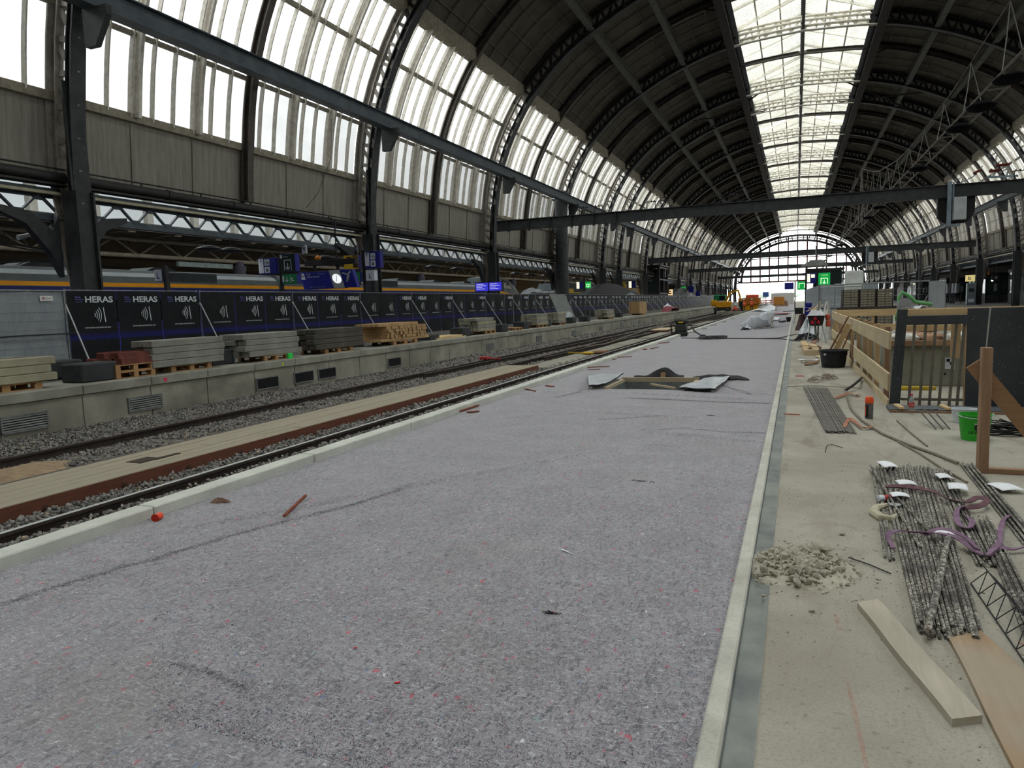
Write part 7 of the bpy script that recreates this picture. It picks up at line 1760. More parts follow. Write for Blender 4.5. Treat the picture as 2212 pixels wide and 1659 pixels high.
# papers
def paper(x, y, z, w_, d, rz, label, curl=.010):
    m = MB().grid(lambda u, v: ((u - .5) * w_, (v - .5) * d, curl * math.sin(PI * u) + .5 * curl * math.sin(3 * v)), 8, 6); o = obj('paper_tag', m, mat('white_paper', (232, 234, 236), (220, 222, 226), 9, .8, 0, 0), None, True, (x, y, z), (0, 0, rz)); o.modifiers.new('thickness', 'SOLIDIFY').thickness = .0012
    m = MB(); [rect2d(m, -w_ * .4, w_ * .3, d * (.3 - k * .16), d * (.36 - k * .16), (0, 0, curl * 1.15 + .004), (1, 0, 0), (0, 1, 0)) for k in range(3)]
    return tag(o, label, 'paper', 'white paper tags on the bars')
paper(.76, 6.95, .05, .12, .22, .2, 'white paper tag at the far end of the large bundle')
paper(.82, 6.28, .055, .13, .14, .15, 'white paper tag above the maroon sling')
paper(.73, 5.9, .05, .12, .12, .1, 'cream paper tag below the maroon sling')
paper(1.135, 6.62, .045, .10, .16, .1, 'white tag on the narrow bundle, upper one')
paper(1.17, 6.26, .05, .13, .2, -.1, 'white tag on the narrow bundle, lower one')
paper(1.52, 6.42, .03, .17, .22, .3, 'large white sheet right of the bundle by the trestle')
paper(.86, 4.92, .075, .1, .05, -.5, 'small white tag tucked under the near purple sling')
t = thing('sealant_tube', 'white tube with red print lying left of the maroon sling', 'tube', (.64, 5.86, .028), rz=.35)
m = MB(); m.cyl((-.06, 0, 0), (.06, 0, 0), .026, 16); obj('body', m, PRW, t, True); m = MB(); m.cyl((-.02, 0, 0), (.04, 0, 0), .0265, 16); obj('red_print', m, MATS['red_print'], t, True); m = MB(); m.cyl((.06, 0, 0), (.1, .0, 0), .022, 12); obj('brown_end', m, BRN, t)
m = MB(); m.tube([(.62, 5.66, .03), (.55, 5.6, .025), (.52, 5.48, .02), (.56, 5.36, .02), (.62, 5.34, .02), (.655, 5.42, .025)], .026, 8, rf=lambda s: .7 + .5 * math.sin(PI * s)); tag(obj('work_glove', m, mat('cream_glove', (196, 190, 164), (172, 166, 142), 10, .9, 0, .4), None, True), 'crumpled cream work glove left of the large bundle', 'glove')
m = MB(); m.cyl((.67, 5.63, .045), (.67, 5.63, .05), .04, 16); tag(obj('metal_lid', m, SGRY), 'small round lid beside the cream glove', 'lid')
# planks
PLK = wood('dusty_pale_plank', (190, 182, 164), (166, 157, 140), (150, 145, 130), 1); PLK2 = wood('brown_board_dusty', (168, 142, 112), (144, 120, 94), (160, 154, 140), 1, sc1=.7)
def plank(c, th, mt, label, z=0.0, lift=0):
    # corners in order around; built relative to the first
    o0 = Vector((c[0][0], c[0][1], z)); m = MB(); n = 10
    P = [Vector((x, y, 0)) - Vector((c[0][0], c[0][1], 0)) for x, y in c]
    vs = []
    for i in range(n + 1):
        f = i / n; a = P[0].lerp(P[3], f); b = P[1].lerp(P[2], f); w_ = .003 * math.sin(9 * f)
        vs += [(a.x + w_, a.y, 0), (b.x + w_, b.y, 0), (b.x + w_, b.y, th), (a.x + w_, a.y, th)]
    m.raw(vs, [(i * 4 + k, i * 4 + (k + 1) % 4, (i + 1) * 4 + (k + 1) % 4, (i + 1) * 4 + k) for i in range(n) for k in range(4)] + [(3, 2, 1, 0), tuple(range(n * 4, n * 4 + 4))])
    return tag(obj('plank', m, mt, None, False, o0), label, 'plank')
plank([(.295, 3.78), (.395, 3.86), (.635, 2.86), (.53, 2.80)], .032, PLK, 'pale narrow plank lying in the lower right of the slab')
plank([(.645, 3.52), (.79, 3.64), (1.09, 2.36), (.68, 2.05)], .02, PLK2, 'wide brown dusty board at the lower right corner')
# rubble heap
def heapz(x, y):
    r = math.hypot((x - .04) / .30, (y - 4.28) / .34); return max(0, .075 * (1 - r ** 1.8)) * (1 + .3 * math.sin(17 * x) * math.sin(13 * y))
RUBM = concrete('crumbled_concrete', (188, 183, 165), (168, 163, 146), (150, 145, 128), 9, .3, bump=.5)
m = MB().grid(lambda u, v: (-.27 + u * .66, 3.9 + v * .82, -.004 + heapz(-.27 + u * .66, 3.9 + v * .82) - (.04 if heapz(-.27 + u * .66, 3.9 + v * .82) <= 0 else 0) + .006 * math.sin(60 * u) * math.sin(47 * v)), 44, 44); hb = obj('rubble_heap', m, RUBM, None, True); tag(hb, 'heap of crumbled grey concrete at the edge of the slab', 'rubble', kind='stuff')
rng = np.random.default_rng(5)
def chip(seed, me=None):
    import bmesh
    b = bmesh.new(); r_ = random.Random(seed)
    for _ in range(30):
        p = Vector((r_.gauss(0, 1), r_.gauss(0, 1), r_.gauss(0, .7))).normalized() * r_.uniform(.82, 1.08); b.verts.new((p.x, p.y * .8, p.z * .6))
    bmesh.ops.convex_hull(b, input=b.verts); me = bpy.data.meshes.new('rubble_lump'); b.to_mesh(me); b.free(); me.materials.append(RUBM); return me
CH = [chip(i) for i in range(6)]
V_ = []
import bmesh
allm = MB()
for i in range(1300):
    a = rng.uniform(0, 2 * PI); r = abs(rng.normal(0, .55)); x = .04 + .30 * r * math.cos(a); y = 4.28 + .34 * r * math.sin(a)
    if x < -.2: continue
    s = float(np.clip(rng.lognormal(-4.75, .45), .003, .018)); me = CH[i % 6]; Mx = Matrix.Translation((x, y, heapz(x, y) + s * .3)) @ Matrix.Rotation(rng.uniform(0, 6), 4, Vector(rng.normal(size=3)).normalized()) @ Matrix.Scale(s, 4)
    allm.raw([Mx @ v.co for v in me.vertices], [tuple(p.vertices) for p in me.polygons])
tag(obj('rubble_crumbs', allm, RUBM), 'crumbs and small lumps of concrete covering the rubble heap', 'rubble', kind='stuff')
for i in range(46):
    a = rng.uniform(0, 2 * PI); r = .95 * rng.uniform(0, 1) ** .6; x = .05 + .26 * r * math.cos(a); y = 4.25 + .3 * r * math.sin(a)
    if x < -.19: x = -.19 + abs(rng.normal(0, .03))
    s = rng.uniform(.018, .036); o = bpy.data.objects.new('rubble_lump', CH[i % 6]); col.objects.link(o); o.location = (x, y, heapz(x, y) + s * .3); o.scale = (s, s, s); o.rotation_euler = tuple(rng.uniform(0, 6, 3)); tag(o, 'grey concrete lump on the rubble heap', 'concrete lump', 'larger lumps on the rubble heap')
o = bpy.data.objects.new('concrete_slab_piece', CH[2]); col.objects.link(o); o.location = (.15, 4.44, .09); o.scale = (.1, .07, .03); o.rotation_euler = (.5, .3, .9); tag(o, 'flat tilted slab piece on top of the rubble heap', 'concrete lump')
allm = MB()
for i in range(1500):
    x = rng.uniform(-.1, 2.2); y = rng.uniform(2.2, 12); s = float(np.clip(rng.lognormal(-5.9, .5), .0012, .010)); 
    if rng.uniform() < .5: x = rng.normal(.8, .35); y = rng.normal(4.3, 1.2)
    if x < -.1: continue
    me = CH[i % 6]; Mx = Matrix.Translation((x, y, s * .4)) @ Matrix.Rotation(rng.uniform(0, 6), 4, Vector(rng.normal(size=3)).normalized()) @ Matrix.Scale(s, 4)
    allm.raw([Mx @ v.co for v in me.vertices], [tuple(p.vertices) for p in me.polygons])
tag(obj('concrete_crumbs', allm, RUBM), 'scattered concrete crumbs over the slab', 'crumbs', kind='stuff')
o = bpy.data.objects.new('stone', CH[1]); col.objects.link(o); o.location = (.29, 4.96, .012); o.scale = (.022, .02, .02); tag(o, 'single pale stone lying above the rubble heap', 'stone')
# hoses and cables over the slab
HOS = mat('dusty_grey_hose', (136, 128, 114), (112, 104, 92), 12, .8, 0, .2)
m = MB(); m.tube([(1.12, 14.3, .05), (.98, 12.9, .16), (.86, 12.6, .1), (.74, 12.55, .02)], .02, 8); tag(obj('black_hose', m, PIPE, None, True), 'black hose arching out under the guard rail', 'hose')
m = MB(); m.tube([(.74, 12.5, .02), (.72, 11.5, .015), (.70, 10.6, .015), (.76, 9.6, .015), (.9, 8.7, .015), (1.08, 8.1, .015), (1.24, 7.7, .015), (1.36, 7.3, .02)], .014, 8); tag(obj('grey_hose', m, HOS, None, True), 'long dusty hose snaking from the guard rail to the bars by the trestle', 'hose')
m = MB(); m.tube([(1.0, 8.3, .01), (1.12, 7.7, .01), (1.2, 7.1, .01), (1.3, 6.6, .01)], .009, 6); m.tube([(1.15, 9.7, .01), (1.2, 8.7, .01), (1.24, 8.1, .01)], .008, 6); tag(obj('thin_cable', m, HOS, None, True), 'thin dusty cable beside the long hose', 'cable')
m = MB(); m.tube([(.3, 4.5, .012), (.4, 4.42, .01), (.5, 4.3, .01)], .004, 5); tag(obj('wire', m, SBLK), 'short dark wire between rubble heap and bars', 'wire')
m = MB(); m.tube([(.28, 7.6, .01), (.31, 7.95, .012), (.36, 8.0, .01), (.45, 7.85, .01)], .004, 5); tag(obj('wire', m, SBLK), 'small bent wire on the slab before the thin bars', 'wire')
# rope litter near the guard rail
R.seed(77)
for i, (x, y, n, lb) in enumerate(((.62, 14.6, 7, 'tangle of dusty straps before the black tub'), (.33, 14.2, 5, 'small tangle of twine left of the straps'), (.3, 17.7, 6, 'tangle of twine left of the black tub'), (.24, 23.5, 5, 'dusty tangle of cable left of the tripod'))):
    m = MB()
    for k in range(n): c = (x + R.uniform(-.06, .06), y + R.uniform(-.4, .4)); r = R.uniform(.05, .12); m.tube([(c[0] + r * math.cos(a) * 1.2, c[1] + r * 3 * math.sin(a), .012 + .02 * abs(math.sin(a * 2 + k))) for a in np.linspace(0, R.uniform(3, 6), 14)], .008, 5)
    tag(obj('strap_tangle', m, mat('dusty_strap', (150, 138, 124), (120, 108, 98), 9, .9)), lb, 'straps', kind=None)
m = MB(); m.cbox(0, .16, 0, .03, 0, .015, .003); tag(obj('red_stick', m, mat('red_chalk', (200, 84, 60), None, 5, .9), loc=(.0, 14.9, 0)), 'short orange-red stick on the slab beside the felt', 'stick')
m = MB(); m.tube([(-.13, 13.1, .01), (.3, 13.25, .015), (.75, 13.1, .012), (1.0, 13.0, .01)], .006, 5); tag(obj('thin_rod', m, HOS), 'thin rod lying across the slab beyond the thin bar bundle', 'rod')
m = MB(); m.bar((-.14, 10.0, .01), (.06, 9.97, .012), .01, .01); tag(obj('red_stick', m, MATS['red_chalk']), 'thin reddish stick lying over the steel channel', 'stick')
m = MB().grid(lambda u, v: (.05 + .5 * u, 18.6 + .25 * v, .006 + .01 * math.sin(8 * u)), 12, 3); o = obj('white_strip', m, PRW, None, True); o.modifiers.new('thickness', 'SOLIDIFY').thickness = .003; tag(o, 'white paper strip on the slab before the offcut pile', 'paper')
# pink spray marks
def spray(pts, w_, label, z=.0015):
    n = MATS.get('pink_spray_paint')
    if n is None:
        nn = N('pink_spray_paint'); nn.base(lin((206, 116, 100))); nz = nn.noise(26, 6, .75); al = nn.ramp(nz, (.40, BW(0)), (.72, BW(.45))); nn.link(al, nn.b.inputs['Alpha']); n = nn.set(.9); MATS['pink_spray_paint'] = n
    m = MB(); polyline2d(m, pts, w_, (0, 0, z), (1, 0, 0), (0, 1, 0)); tag(obj('spray_mark', m, n), label, 'paint mark', 'pink spray marks on the slab')
spray([(.19, 3.68), (.205, 3.5)], .018, 'short pink spray mark below the rubble heap')
spray([(.205, 3.05), (.215, 2.85), (.225, 2.6), (.235, 2.3)], .016, 'long pink spray line down the slab')
spray([(.92, 3.62), (.95, 3.55)], .03, 'pink spray mark right of the brown board')
# ================================================================ ON THE FELT
t = thing('orange_stopper', 'bright orange-red plastic stopper lying on the felt near the kerb', 'stopper', (-4.50, 3.92, .045), rot=(0, 0, .25))
m = MB(); m.cyl((0, -.03, 0), (0, .035, 0), .03, 20, .026); obj('cap_wall', m, mat('orange_red_plastic', (240, 84, 52), None, 5, .45, 0, 0), t, True); m = MB(); m.cyl((0, -.034, 0), (0, -.03, 0), .031, 20); obj('cap_face', m, mat('deep_orange_face', (216, 52, 30), None, 5, .5, 0, 0), t)
RRED = mat('red_brown_wood_strip', (136, 74, 54), (108, 56, 42), 9, .8, 0, .2)
def stick(a, b, w_, h, label, mt=None, z=.02): m = MB(); m.bar((a[0], a[1], z + h / 2), (b[0], b[1], z + h / 2), w_, h, ch=.002); return tag(obj('wood_strip', m, mt or RRED), label, 'wood strip', 'red-brown strips on the felt')
stick((-3.56, 4.22), (-3.78, 4.76), .022, .018, 'red-brown wood strip lying on the felt, the nearest one', z=.03)
stick((-4.60, 9.43), (-4.58, 10.05), .03, .02, 'long red-brown strip on the felt beyond the yellow tape')
stick((-4.45, 9.36), (-4.33, 9.5), .06, .015, 'short flat orange strip next to the long red-brown strip')
stick((-4.68, 12.28), (-4.30, 11.9), .03, .015, 'red-brown strip near the kerb level with the pit')
stick((-4.38, 12.75), (-4.2, 12.6), .07, .015, 'brown scrap with a dark knot near the kerb')
stick((-4.75, 16.4), (-4.15, 16.75), .03, .02, 'long thin red-brown strip level with the deck end')
stick((-4.45, 15.9), (-4.2, 16.05), .03, .015, 'short red strip before the long thin strip')
stick((-4.69, 19.5), (-4.25, 19.75), .03, .02, 'red strip with a clamp farther along the kerb')
stick((-4.65, 19.0), (-4.5, 18.9), .05, .02, 'small red piece beside the red strip')
stick((-4.5, 22.66), (-4.42, 22.75), .08, .03, 'small dark red knob near the kerb')
stick((-4.33, 22.9), (-4.25, 23.9), .03, .02, 'short red strip beyond the dark red knob')
for i, y in enumerate((26.0, 30.5, 34, 38, 43, 49, 56)): stick((-4.6 + .1 * (i % 2), y), (-4.3, y + .4), .05, .02, 'small scrap along the kerb, %s beyond the vacuum' % ORD[i], mat('dark_scrap', (70, 56, 52), None, 5, .8) if i % 2 else None)
heap('brown_rag', 'crumpled brown rag lying on the felt near the kerb', 'rag', (-4.42, 4.47, .02), (.09, .045, .028), mat('brown_rag_cloth', (134, 104, 84), (100, 78, 64), 22, .9, 0, .5), 21, .2)
t = thing('tape_roll', 'black and yellow tape roll lying beside the kerb', 'tape roll', (-4.72, 8.85, .05), rot=(.3, 0, .4))
m = MB(); m.cyl((-.05, 0, 0), (.06, 0, 0), .042, 16); obj('roll', m, SBLK, t, True); m = MB(); m.cyl((-.02, 0, 0), (.01, 0, 0), .044, 16); m.cyl((-.08, 0, 0), (-.05, 0, 0), .03, 12); obj('yellow_band', m, SYEL, t, True)
m = MB(); m.cbox(-.035, .035, -.03, .03, 0, .06, .012); tag(obj('brown_block', m, BRN, loc=(-4.70, 9.5, .02)), 'small brown block against the kerb near the long strip', 'wood block')
FL = mat('white_lint', (226, 226, 230), None, 9, .9, 0, 0)
for i, (x, y, L, w_, rz, lb) in enumerate(((-1.32, 4.14, .12, .016, -.6, 'nearest, in the middle of the felt'), (-1.30, 7.76, .14, .014, 0, 'right of centre'), (-1.1, 8.62, .1, .03, .2, 'near the crossing crease'), (-1.0, 11.0, .2, .02, 0, 'before the foil flap'), (-1.95, 12.0, .3, .014, 1.0, 'in front of the pit'), (-2.2, 14.8, .3, .014, .8, 'behind the pit'), (-3.0, 3.0, .12, .006, .8, 'lower left of the felt'), (-2.0, 3.3, .03, .008, 0, 'centre left of the felt'))):
    m = MB().grid(lambda u, v: ((u - .5) * L, (v - .5) * w_ * (1.2 - u), .004 * math.sin(PI * u)), 8, 2); o = obj('white_scrap', m, FL, None, True, (x, y, fz(x, y) + .003), (0, 0, rz)); o.modifiers.new('thickness', 'SOLIDIFY').thickness = .002; tag(o, 'thin white scrap on the felt, ' + lb, 'scrap', 'white scraps on the felt')
for i, (x, y, s, lb) in enumerate(((-1.13, 3.25, .022, 'in the lower middle'), (-1.2, 5.98, .06, 'in the middle distance'), (-1.05, 9.72, .03, 'at the end of a crease'))):
    m = MB(); R.seed(i + 60)
    for k in range(22): a = R.uniform(0, 6.3); r = R.uniform(0, s); p = (r * 1.8 * math.cos(a), r * .6 * math.sin(a)); m.tube([(p[0], p[1], .001), (p[0] + R.uniform(-.02, .02), p[1] + R.uniform(-.01, .01), .008), (p[0] + R.uniform(-.03, .03), p[1] + R.uniform(-.015, .015), .002)], .0016, 4)
    tag(obj('dark_tuft', m, SBLK, None, False, (x, y, fz(x, y))), 'dark fibre tuft on the felt, ' + lb, 'tuft', 'dark tufts on the felt')
REDF = mat('bright_red_fibre', (214, 44, 52), None, 9, .9, 0, 0)
for i, (x, y, s, rz) in enumerate(((-1.86, 2.62, .008, .6), (-1.52, 2.42, .012, .6), (-2.98, 3.62, .006, .5))):
    m = MB().grid(lambda u, v: ((u - .5) * s * 2, (v - .5) * s, .003), 3, 2); o = obj('red_scrap', m, REDF, None, True, (x, y, fz(x, y) + .001), (0, 0, rz)); o.modifiers.new('thickness', 'SOLIDIFY').thickness = .001; tag(o, 'bright red fibre scrap caught in the felt', 'scrap', 'red scraps in the felt')
# loose fibres of the felt in the foreground
m = MB(); R.seed(91)
def fib():
    pass
N_ = 26000; vs = []; fs = []; rg = np.random.default_rng(3)
for i in range(N_):
    d = 1.9 + 3.6 * rg.uniform() ** 1.6; x = rg.uniform(-3.6 * d / 3, -.31); y = d
    if x < -4.55: continue
    L = rg.uniform(.003, .010); a = rg.uniform(0, 6.3); z = fz(x, y); b = a + rg.uniform(-1, 1); r = .0004 + .0006 * rg.uniform()
    p = [(x, y, z), (x + L * math.cos(a), y + L * math.sin(a), z + rg.uniform(.001, .005)), (x + L * (math.cos(a) + math.cos(b)), y + L * (math.sin(a) + math.sin(b)), z + .0006)]
    k = len(vs); nx, ny = -math.sin(a) * r, math.cos(a) * r
    for q in p: vs += [(q[0] + nx, q[1] + ny, q[2]), (q[0] - nx, q[1] - ny, q[2] + .0002)]
    fs += [(k, k + 1, k + 3, k + 2), (k + 2, k + 3, k + 5, k + 4)]
def fibm():
    n = N('loose_felt_fibre'); geo = n.new('ShaderNodeNewGeometry'); n.base(n.ramp(geo.outputs['Random Per Island'], (0, lin((40, 40, 46))), (.42, lin((80, 78, 84))), (.46, lin((150, 150, 156))), (.92, lin((206, 206, 212))), (.93, lin((190, 60, 80))), (.97, lin((90, 110, 150))))); return n.set(.95)
SEAML = [([(-4.04, 2.45), (-4.0, 2.71), (-3.82, 3.26), (-3.7, 3.74), (-3.52, 4.2), (-3.28, 4.68), (-3.13, 5.24)], 1.0), ([(-2.47, 11.27), (-1.43, 11.08), (-.32, 10.94)], 1.6), ([(-2.44, 9.14), (-1.83, 9.48), (-1.2, 9.54)], .7), ([(-1.72, 8.34), (-1.23, 8.68), (-.78, 8.49), (-.32, 8.53)], .7), ([(-3.71, 11.23), (-3.43, 12.3)], .9), ([(-1.32, 13.46), (-.64, 11.89)], .9), ([(-2.58, 2.25), (-2.35, 2.24), (-2.07, 2.17)], .5)]  # dark fibres along these lines paint the shadow at felt overlaps and creases
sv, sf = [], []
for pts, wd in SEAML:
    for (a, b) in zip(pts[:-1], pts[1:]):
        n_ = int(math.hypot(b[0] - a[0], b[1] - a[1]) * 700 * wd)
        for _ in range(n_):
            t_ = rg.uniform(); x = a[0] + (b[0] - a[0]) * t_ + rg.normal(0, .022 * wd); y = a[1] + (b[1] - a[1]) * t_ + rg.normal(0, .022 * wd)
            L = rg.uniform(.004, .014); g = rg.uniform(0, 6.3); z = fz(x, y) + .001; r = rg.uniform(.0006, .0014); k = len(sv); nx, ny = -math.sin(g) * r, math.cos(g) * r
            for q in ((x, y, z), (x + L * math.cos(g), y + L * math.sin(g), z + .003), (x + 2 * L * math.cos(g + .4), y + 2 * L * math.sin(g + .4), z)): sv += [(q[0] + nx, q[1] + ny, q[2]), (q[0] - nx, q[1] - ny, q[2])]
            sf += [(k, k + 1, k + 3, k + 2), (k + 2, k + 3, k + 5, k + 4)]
sm_ = MB(); sm_.v = sv; sm_.f = sf; tag(obj('seam_shade_fibres', sm_, mat('seam_shade_fibre', (116, 112, 119), (82, 79, 86), 30, .95, 0, 0)), 'dark fibres standing in for the shadow along seams and creases of the felt', 'fibres', kind='stuff')
m.v = vs; m.f = fs; tag(obj('felt_fibres', m, fibm()), 'loose fibres standing off the felt surface', 'fibres', kind='stuff')
# vacuum cleaner
t = thing('vacuum_cleaner', 'black and yellow site vacuum cleaner on the kerb with a looping hose', 'vacuum cleaner', (-4.62, 31.6, .03))
m = MB(); m.cbox(-.24, .24, -.22, .22, .12, .5, .05); m.cbox(-.27, .27, -.26, .26, .0, .14, .03); m.cbox(-.26, .26, -.22, .22, .5, .72, .07); obj('case', m, mat('charcoal_plastic', (52, 56, 52), (40, 42, 40), 3, .5, 0, 0), t, True)
m = MB(); m.box(-.1, .12, -.235, -.222, .54, .6); obj('yellow_badge', m, SYEL, t)
for x in (-.25, .25): m = MB(); m.cyl((x - .03, -.2, .08), (x + .03, -.2, .08), .09, 16); obj('wheel', m, SBLK, t)
m = MB(); m.tube([(-.2, -.1, .7), (-.4, -.3, .5), (-.36, -.3, .1), (-.2, -.28, .12)], .03, 8); m.tube([(.2, 0, .62), (.36, -.2, .6), (.6, -.4, .2), (.9, -.7, .03), (1.1, -.7, .02)], .03, 8); obj('hose', m, PIPE, t, True)
m = MB(); m.tube([(-4.4, 31.8, .6), (-5.6, 33, .5), (-8.0, 31.5, -.3), (-8.8, 30, -.34)], .03, 8); tag(obj('grey_hose', m, HOS, None, True), 'hose running from the vacuum cleaner over the rails', 'hose')
# cable lying over the felt with a coil
m = MB(); m.tube([(-4.3, 29.4, .03), (-2.6, 28.7, .03), (-1.2, 28.2, .03), (-.6, 28.4, .03), (.1, 31.5, .03), (.3, 32.6, .03)], .018, 6); m.tube([(-1.2, 28.1, .03), (-.5, 27.9, .03), (.0, 26.7, .02), (.35, 26.2, .02)], .018, 6); R.seed(14)
for k in range(10):
    r = R.uniform(.3, .5); cx, cy = -3.0 + R.uniform(-.2, .2), 29.0 + R.uniform(-.3, .3); m.tube([(cx + r * math.cos(a), cy + r * 1.6 * math.sin(a), .04 + .006 * k) for a in np.linspace(0, 6.28, 20)], .016, 5)
tag(obj('black_cable', m, PIPE, None, True), 'black cable with a loose coil lying across the far felt', 'cable')
# big white bag
def bagf(u, v):
    x = -2.35 + 1.15 * u; a = v * 2 - 1; y = 36.9 + 3.4 * u + .9 * a
    hgt = .78 * abs(a) ** 2.2 * (.35 + .65 * min(1, u * 1.6)) * (1 if a > 0 else .75 + .3 * math.sin(5 * u)); return (x + .12 * a, y, .04 + hgt + .03 * math.sin(23 * u + 9 * v) + .02 * math.sin(40 * v + 6 * u))
m = MB().grid(bagf, 40, 26); WP = mat('white_woven_bag', (226, 230, 232), (204, 208, 214), 3, .5, 0, .3)
t = thing('bulk_bag', 'large open white bulk bag lying on the far felt', 'bag', (0, 0, 0)); o = obj('bag_body', m, WP, t, True); o.modifiers.new('thickness', 'SOLIDIFY').thickness = .012
m = MB().grid(lambda u, v: (-2.5 + .45 * u, 36.4 + 1.3 * v, .03 + (.14 + .05 * math.sin(9 * v + 8 * u)) * math.sin(PI * u) + .03 * math.sin(21 * v)), 16, 20); o = obj('folded_flap', m, WP, t, True); o.modifiers.new('thickness', 'SOLIDIFY').thickness = .01
m = MB(); m.tube([(-1.9, 36.8, .03), (-1.4, 37.2, .02), (-1.05, 38.5, .05), (-1.15, 39.6, .2), (-1.2, 40.2, .5)], .02, 5); m.tube([(-1.6, 37.4, .06), (-1.2, 38.6, .2), (-1.1, 40.2, .6)], .02, 5); obj('strap', m, HOS, t)
m = MB().grid(lambda u, v: (-2.1 + 1.0 * u, 52 + 6 * v, .03 + .03 * math.sin(5 * u + 7 * v) + .02), 14, 14); o = obj('white_sheet', m, WP, None, True); o.modifiers.new('thickness', 'SOLIDIFY').thickness = .02; tag(o, 'flat white sheet lying on the felt beyond the bulk bag', 'sheet')
m = MB().grid(lambda u, v: (-4.5 + 2.3 * u, 84 + 12 * v, .03 + (.25 + 1.2 * v * u) * (.6 + .4 * math.sin(7 * u + 4 * v)) * .6), 20, 20); o = obj('white_sheet', m, WP, None, True); o.modifiers.new('thickness', 'SOLIDIFY').thickness = .03; tag(o, 'billowing pale sheet at the far end of the felt', 'sheet')
for i, (x, y, dx, dy, mt, lb) in enumerate(((-2.6, 62, 1.9, 3, SBLK, 'dark'), (-2.9, 70, 2.4, -2, MATS['red_print'], 'red'), (-1.2, 78, 1.6, 2, SBLK, 'dark red'), (-1.5, 48, .5, 1.0, SGRY, 'pale'), (-.9, 46, .3, 1.2, SBLK, 'thin dark'))):
    m = MB(); m.bar((x, y, .06), (x + dx, y + dy, .07), .12, .07); tag(obj('long_bar', m, mt), '%s long bar lying across the far felt, %s from the viewer' % (lb, ORD[(4, 5, 6, 2, 1)[i] - 1]), 'bar', 'bars on the far felt')
m = MB(); m.cbox(-8.3, -7.4, 44.0, 47.0, -.36, -.26, .01); tag(obj('timber_beam', m, wood('rust_brown_beam', (120, 72, 60), (92, 56, 46), None, 1)), 'brown beam with pale top lying between the rails beyond the vacuum', 'beam')
m = MB(); m.cbox(-8.3, -7.35, 44.0, 47.4, -.258, -.2, .01); tag(obj('pale_board', m, PINE2), 'pale board on top of the brown beam between the rails', 'board')
t = thing('rail_tool', 'yellow tool lying on the slab between the rails', 'tool', (-7.6, 26.2, -.35)); m = MB(); m.bar((-.6, .3, .03), (.2, 0, .03), .04, .04); m.cbox(.1, .5, -.2, .3, 0, .06, .02); obj('yellow_bar', m, SYEL, t)
t = thing('rail_tool', 'brown bag with a long handle between the rails', 'tool', (-7.1, 26.6, -.37)); m = MB(); m.cbox(-.1, .4, -.3, .4, 0, .1, .03); m.bar((-.6, -.2, .05), (0, 0, .05), .04, .04); obj('brown_bag', m, BRN, t)
m = MB(); m.cbox(-.05, .25, -.2, .1, 0, .1, .02); m.cbox(.2, .7, -.1, .0, 0, .05, .01); tag(obj('red_clamp', m, MATS['red_print'], loc=(-10.25, 23.0, -.29)), 'small red clamp on the rail nearest the far platform', 'clamp')
# ================================================================ FAR END: EXCAVATOR, WORKERS, YARD
EY = mat('excavator_yellow', (208, 150, 20), (184, 128, 16), 2, .5, 0, 0); EG = mat('excavator_green', (24, 120, 72), (18, 100, 60), 2, .5, 0, 0)
t = thing('excavator', 'yellow road-rail excavator with a green cab roof standing on the far track', 'excavator', (-9.2, 100, -.45)); t.scale = (.8, .8, .82)
m = MB(); m.cbox(-1.0, 1.5, -1.2, 1.2, 1.0, 2.0, .12); m.cbox(-1.75, -.6, -1.1, 1.1, 1.25, 2.3, .2); obj('engine_body', m, EY, t)
m = MB(); m.cbox(-1.3, .6, -1.0, 1.1, 2.15, 3.05, .1); obj('green_cab', m, EG, t)
m = MB(); m.box(-.4, .5, -1.02, -1.0, 2.25, 2.9); obj('cab_window', m, TR_W, t)
m = MB(); m.cbox(-1.3, 1.3, -1.2, -.7, .55, 1.0, .05); m.cbox(-1.3, 1.3, .7, 1.2, .55, 1.0, .05); obj('undercarriage', m, SBLK, t)
for x in (-.9, .9):
    for y in (-1.1, 1.1): m = MB(); m.cyl((x - .25, y, .5), (x + .25, y, .5), .48, 18); obj('wheel', m, SBLK, t)
m = MB(); m.bar((.5, 0, 1.9), (1.3, 0, 3.4), .35, .5, (0, 1, 0)); m.bar((1.2, 0, 3.4), (2.5, 0, 3.75), .3, .42, (0, 1, 0)); m.bar((2.5, 0, 3.8), (3.0, 0, 2.0), .28, .36, (0, 1, 0)); obj('boom', m, EY, t)
m = MB(); m.cyl((.9, -.3, 1.8), (1.6, -.3, 3.2), .09, 8); m.cyl((1.6, -.25, 3.7), (2.5, -.25, 4.1), .08, 8); m.cbox(2.7, 3.3, -.3, .3, 1.0, 2.0, .08); m.bar((3.0, 0, 1.0), (3.3, 0, .2), .3, .4); obj('tool_head', m, SBLK, t)
t = thing('ballast_container', 'orange-brown steel container on the far track behind the workers', 'container', (-6.9, 121, -.6))
m = MB(); m.cbox(-1.6, 1.6, -2.2, 2.2, 1.1, 2.15, .05); obj('tub', m, mat('orange_brown_steel', (176, 104, 30), (150, 86, 26), 2, .6, 0, 0), t); m = MB(); m.cbox(-1.3, 1.3, -2.0, 2.0, .2, 1.1, .05); obj('frame', m, EY, t)
m = MB(); m.cyl((-1.5, -2.2, 1.6), (-1.5, -2.3, 1.6), .05, 6); 
t2 = thing('orange_machine', 'bright orange machine roof behind the container', 'machine', (-7.0, 130, 1.6)); m = MB(); m.cbox(-1.0, 1.0, -1, 1, -.1, .45, .1); m.box(-.8, .8, -.8, .8, -1.9, -.1); obj('hood', m, mat('bright_orange', (236, 96, 60), None, 3, .5, 0, 0), t2)
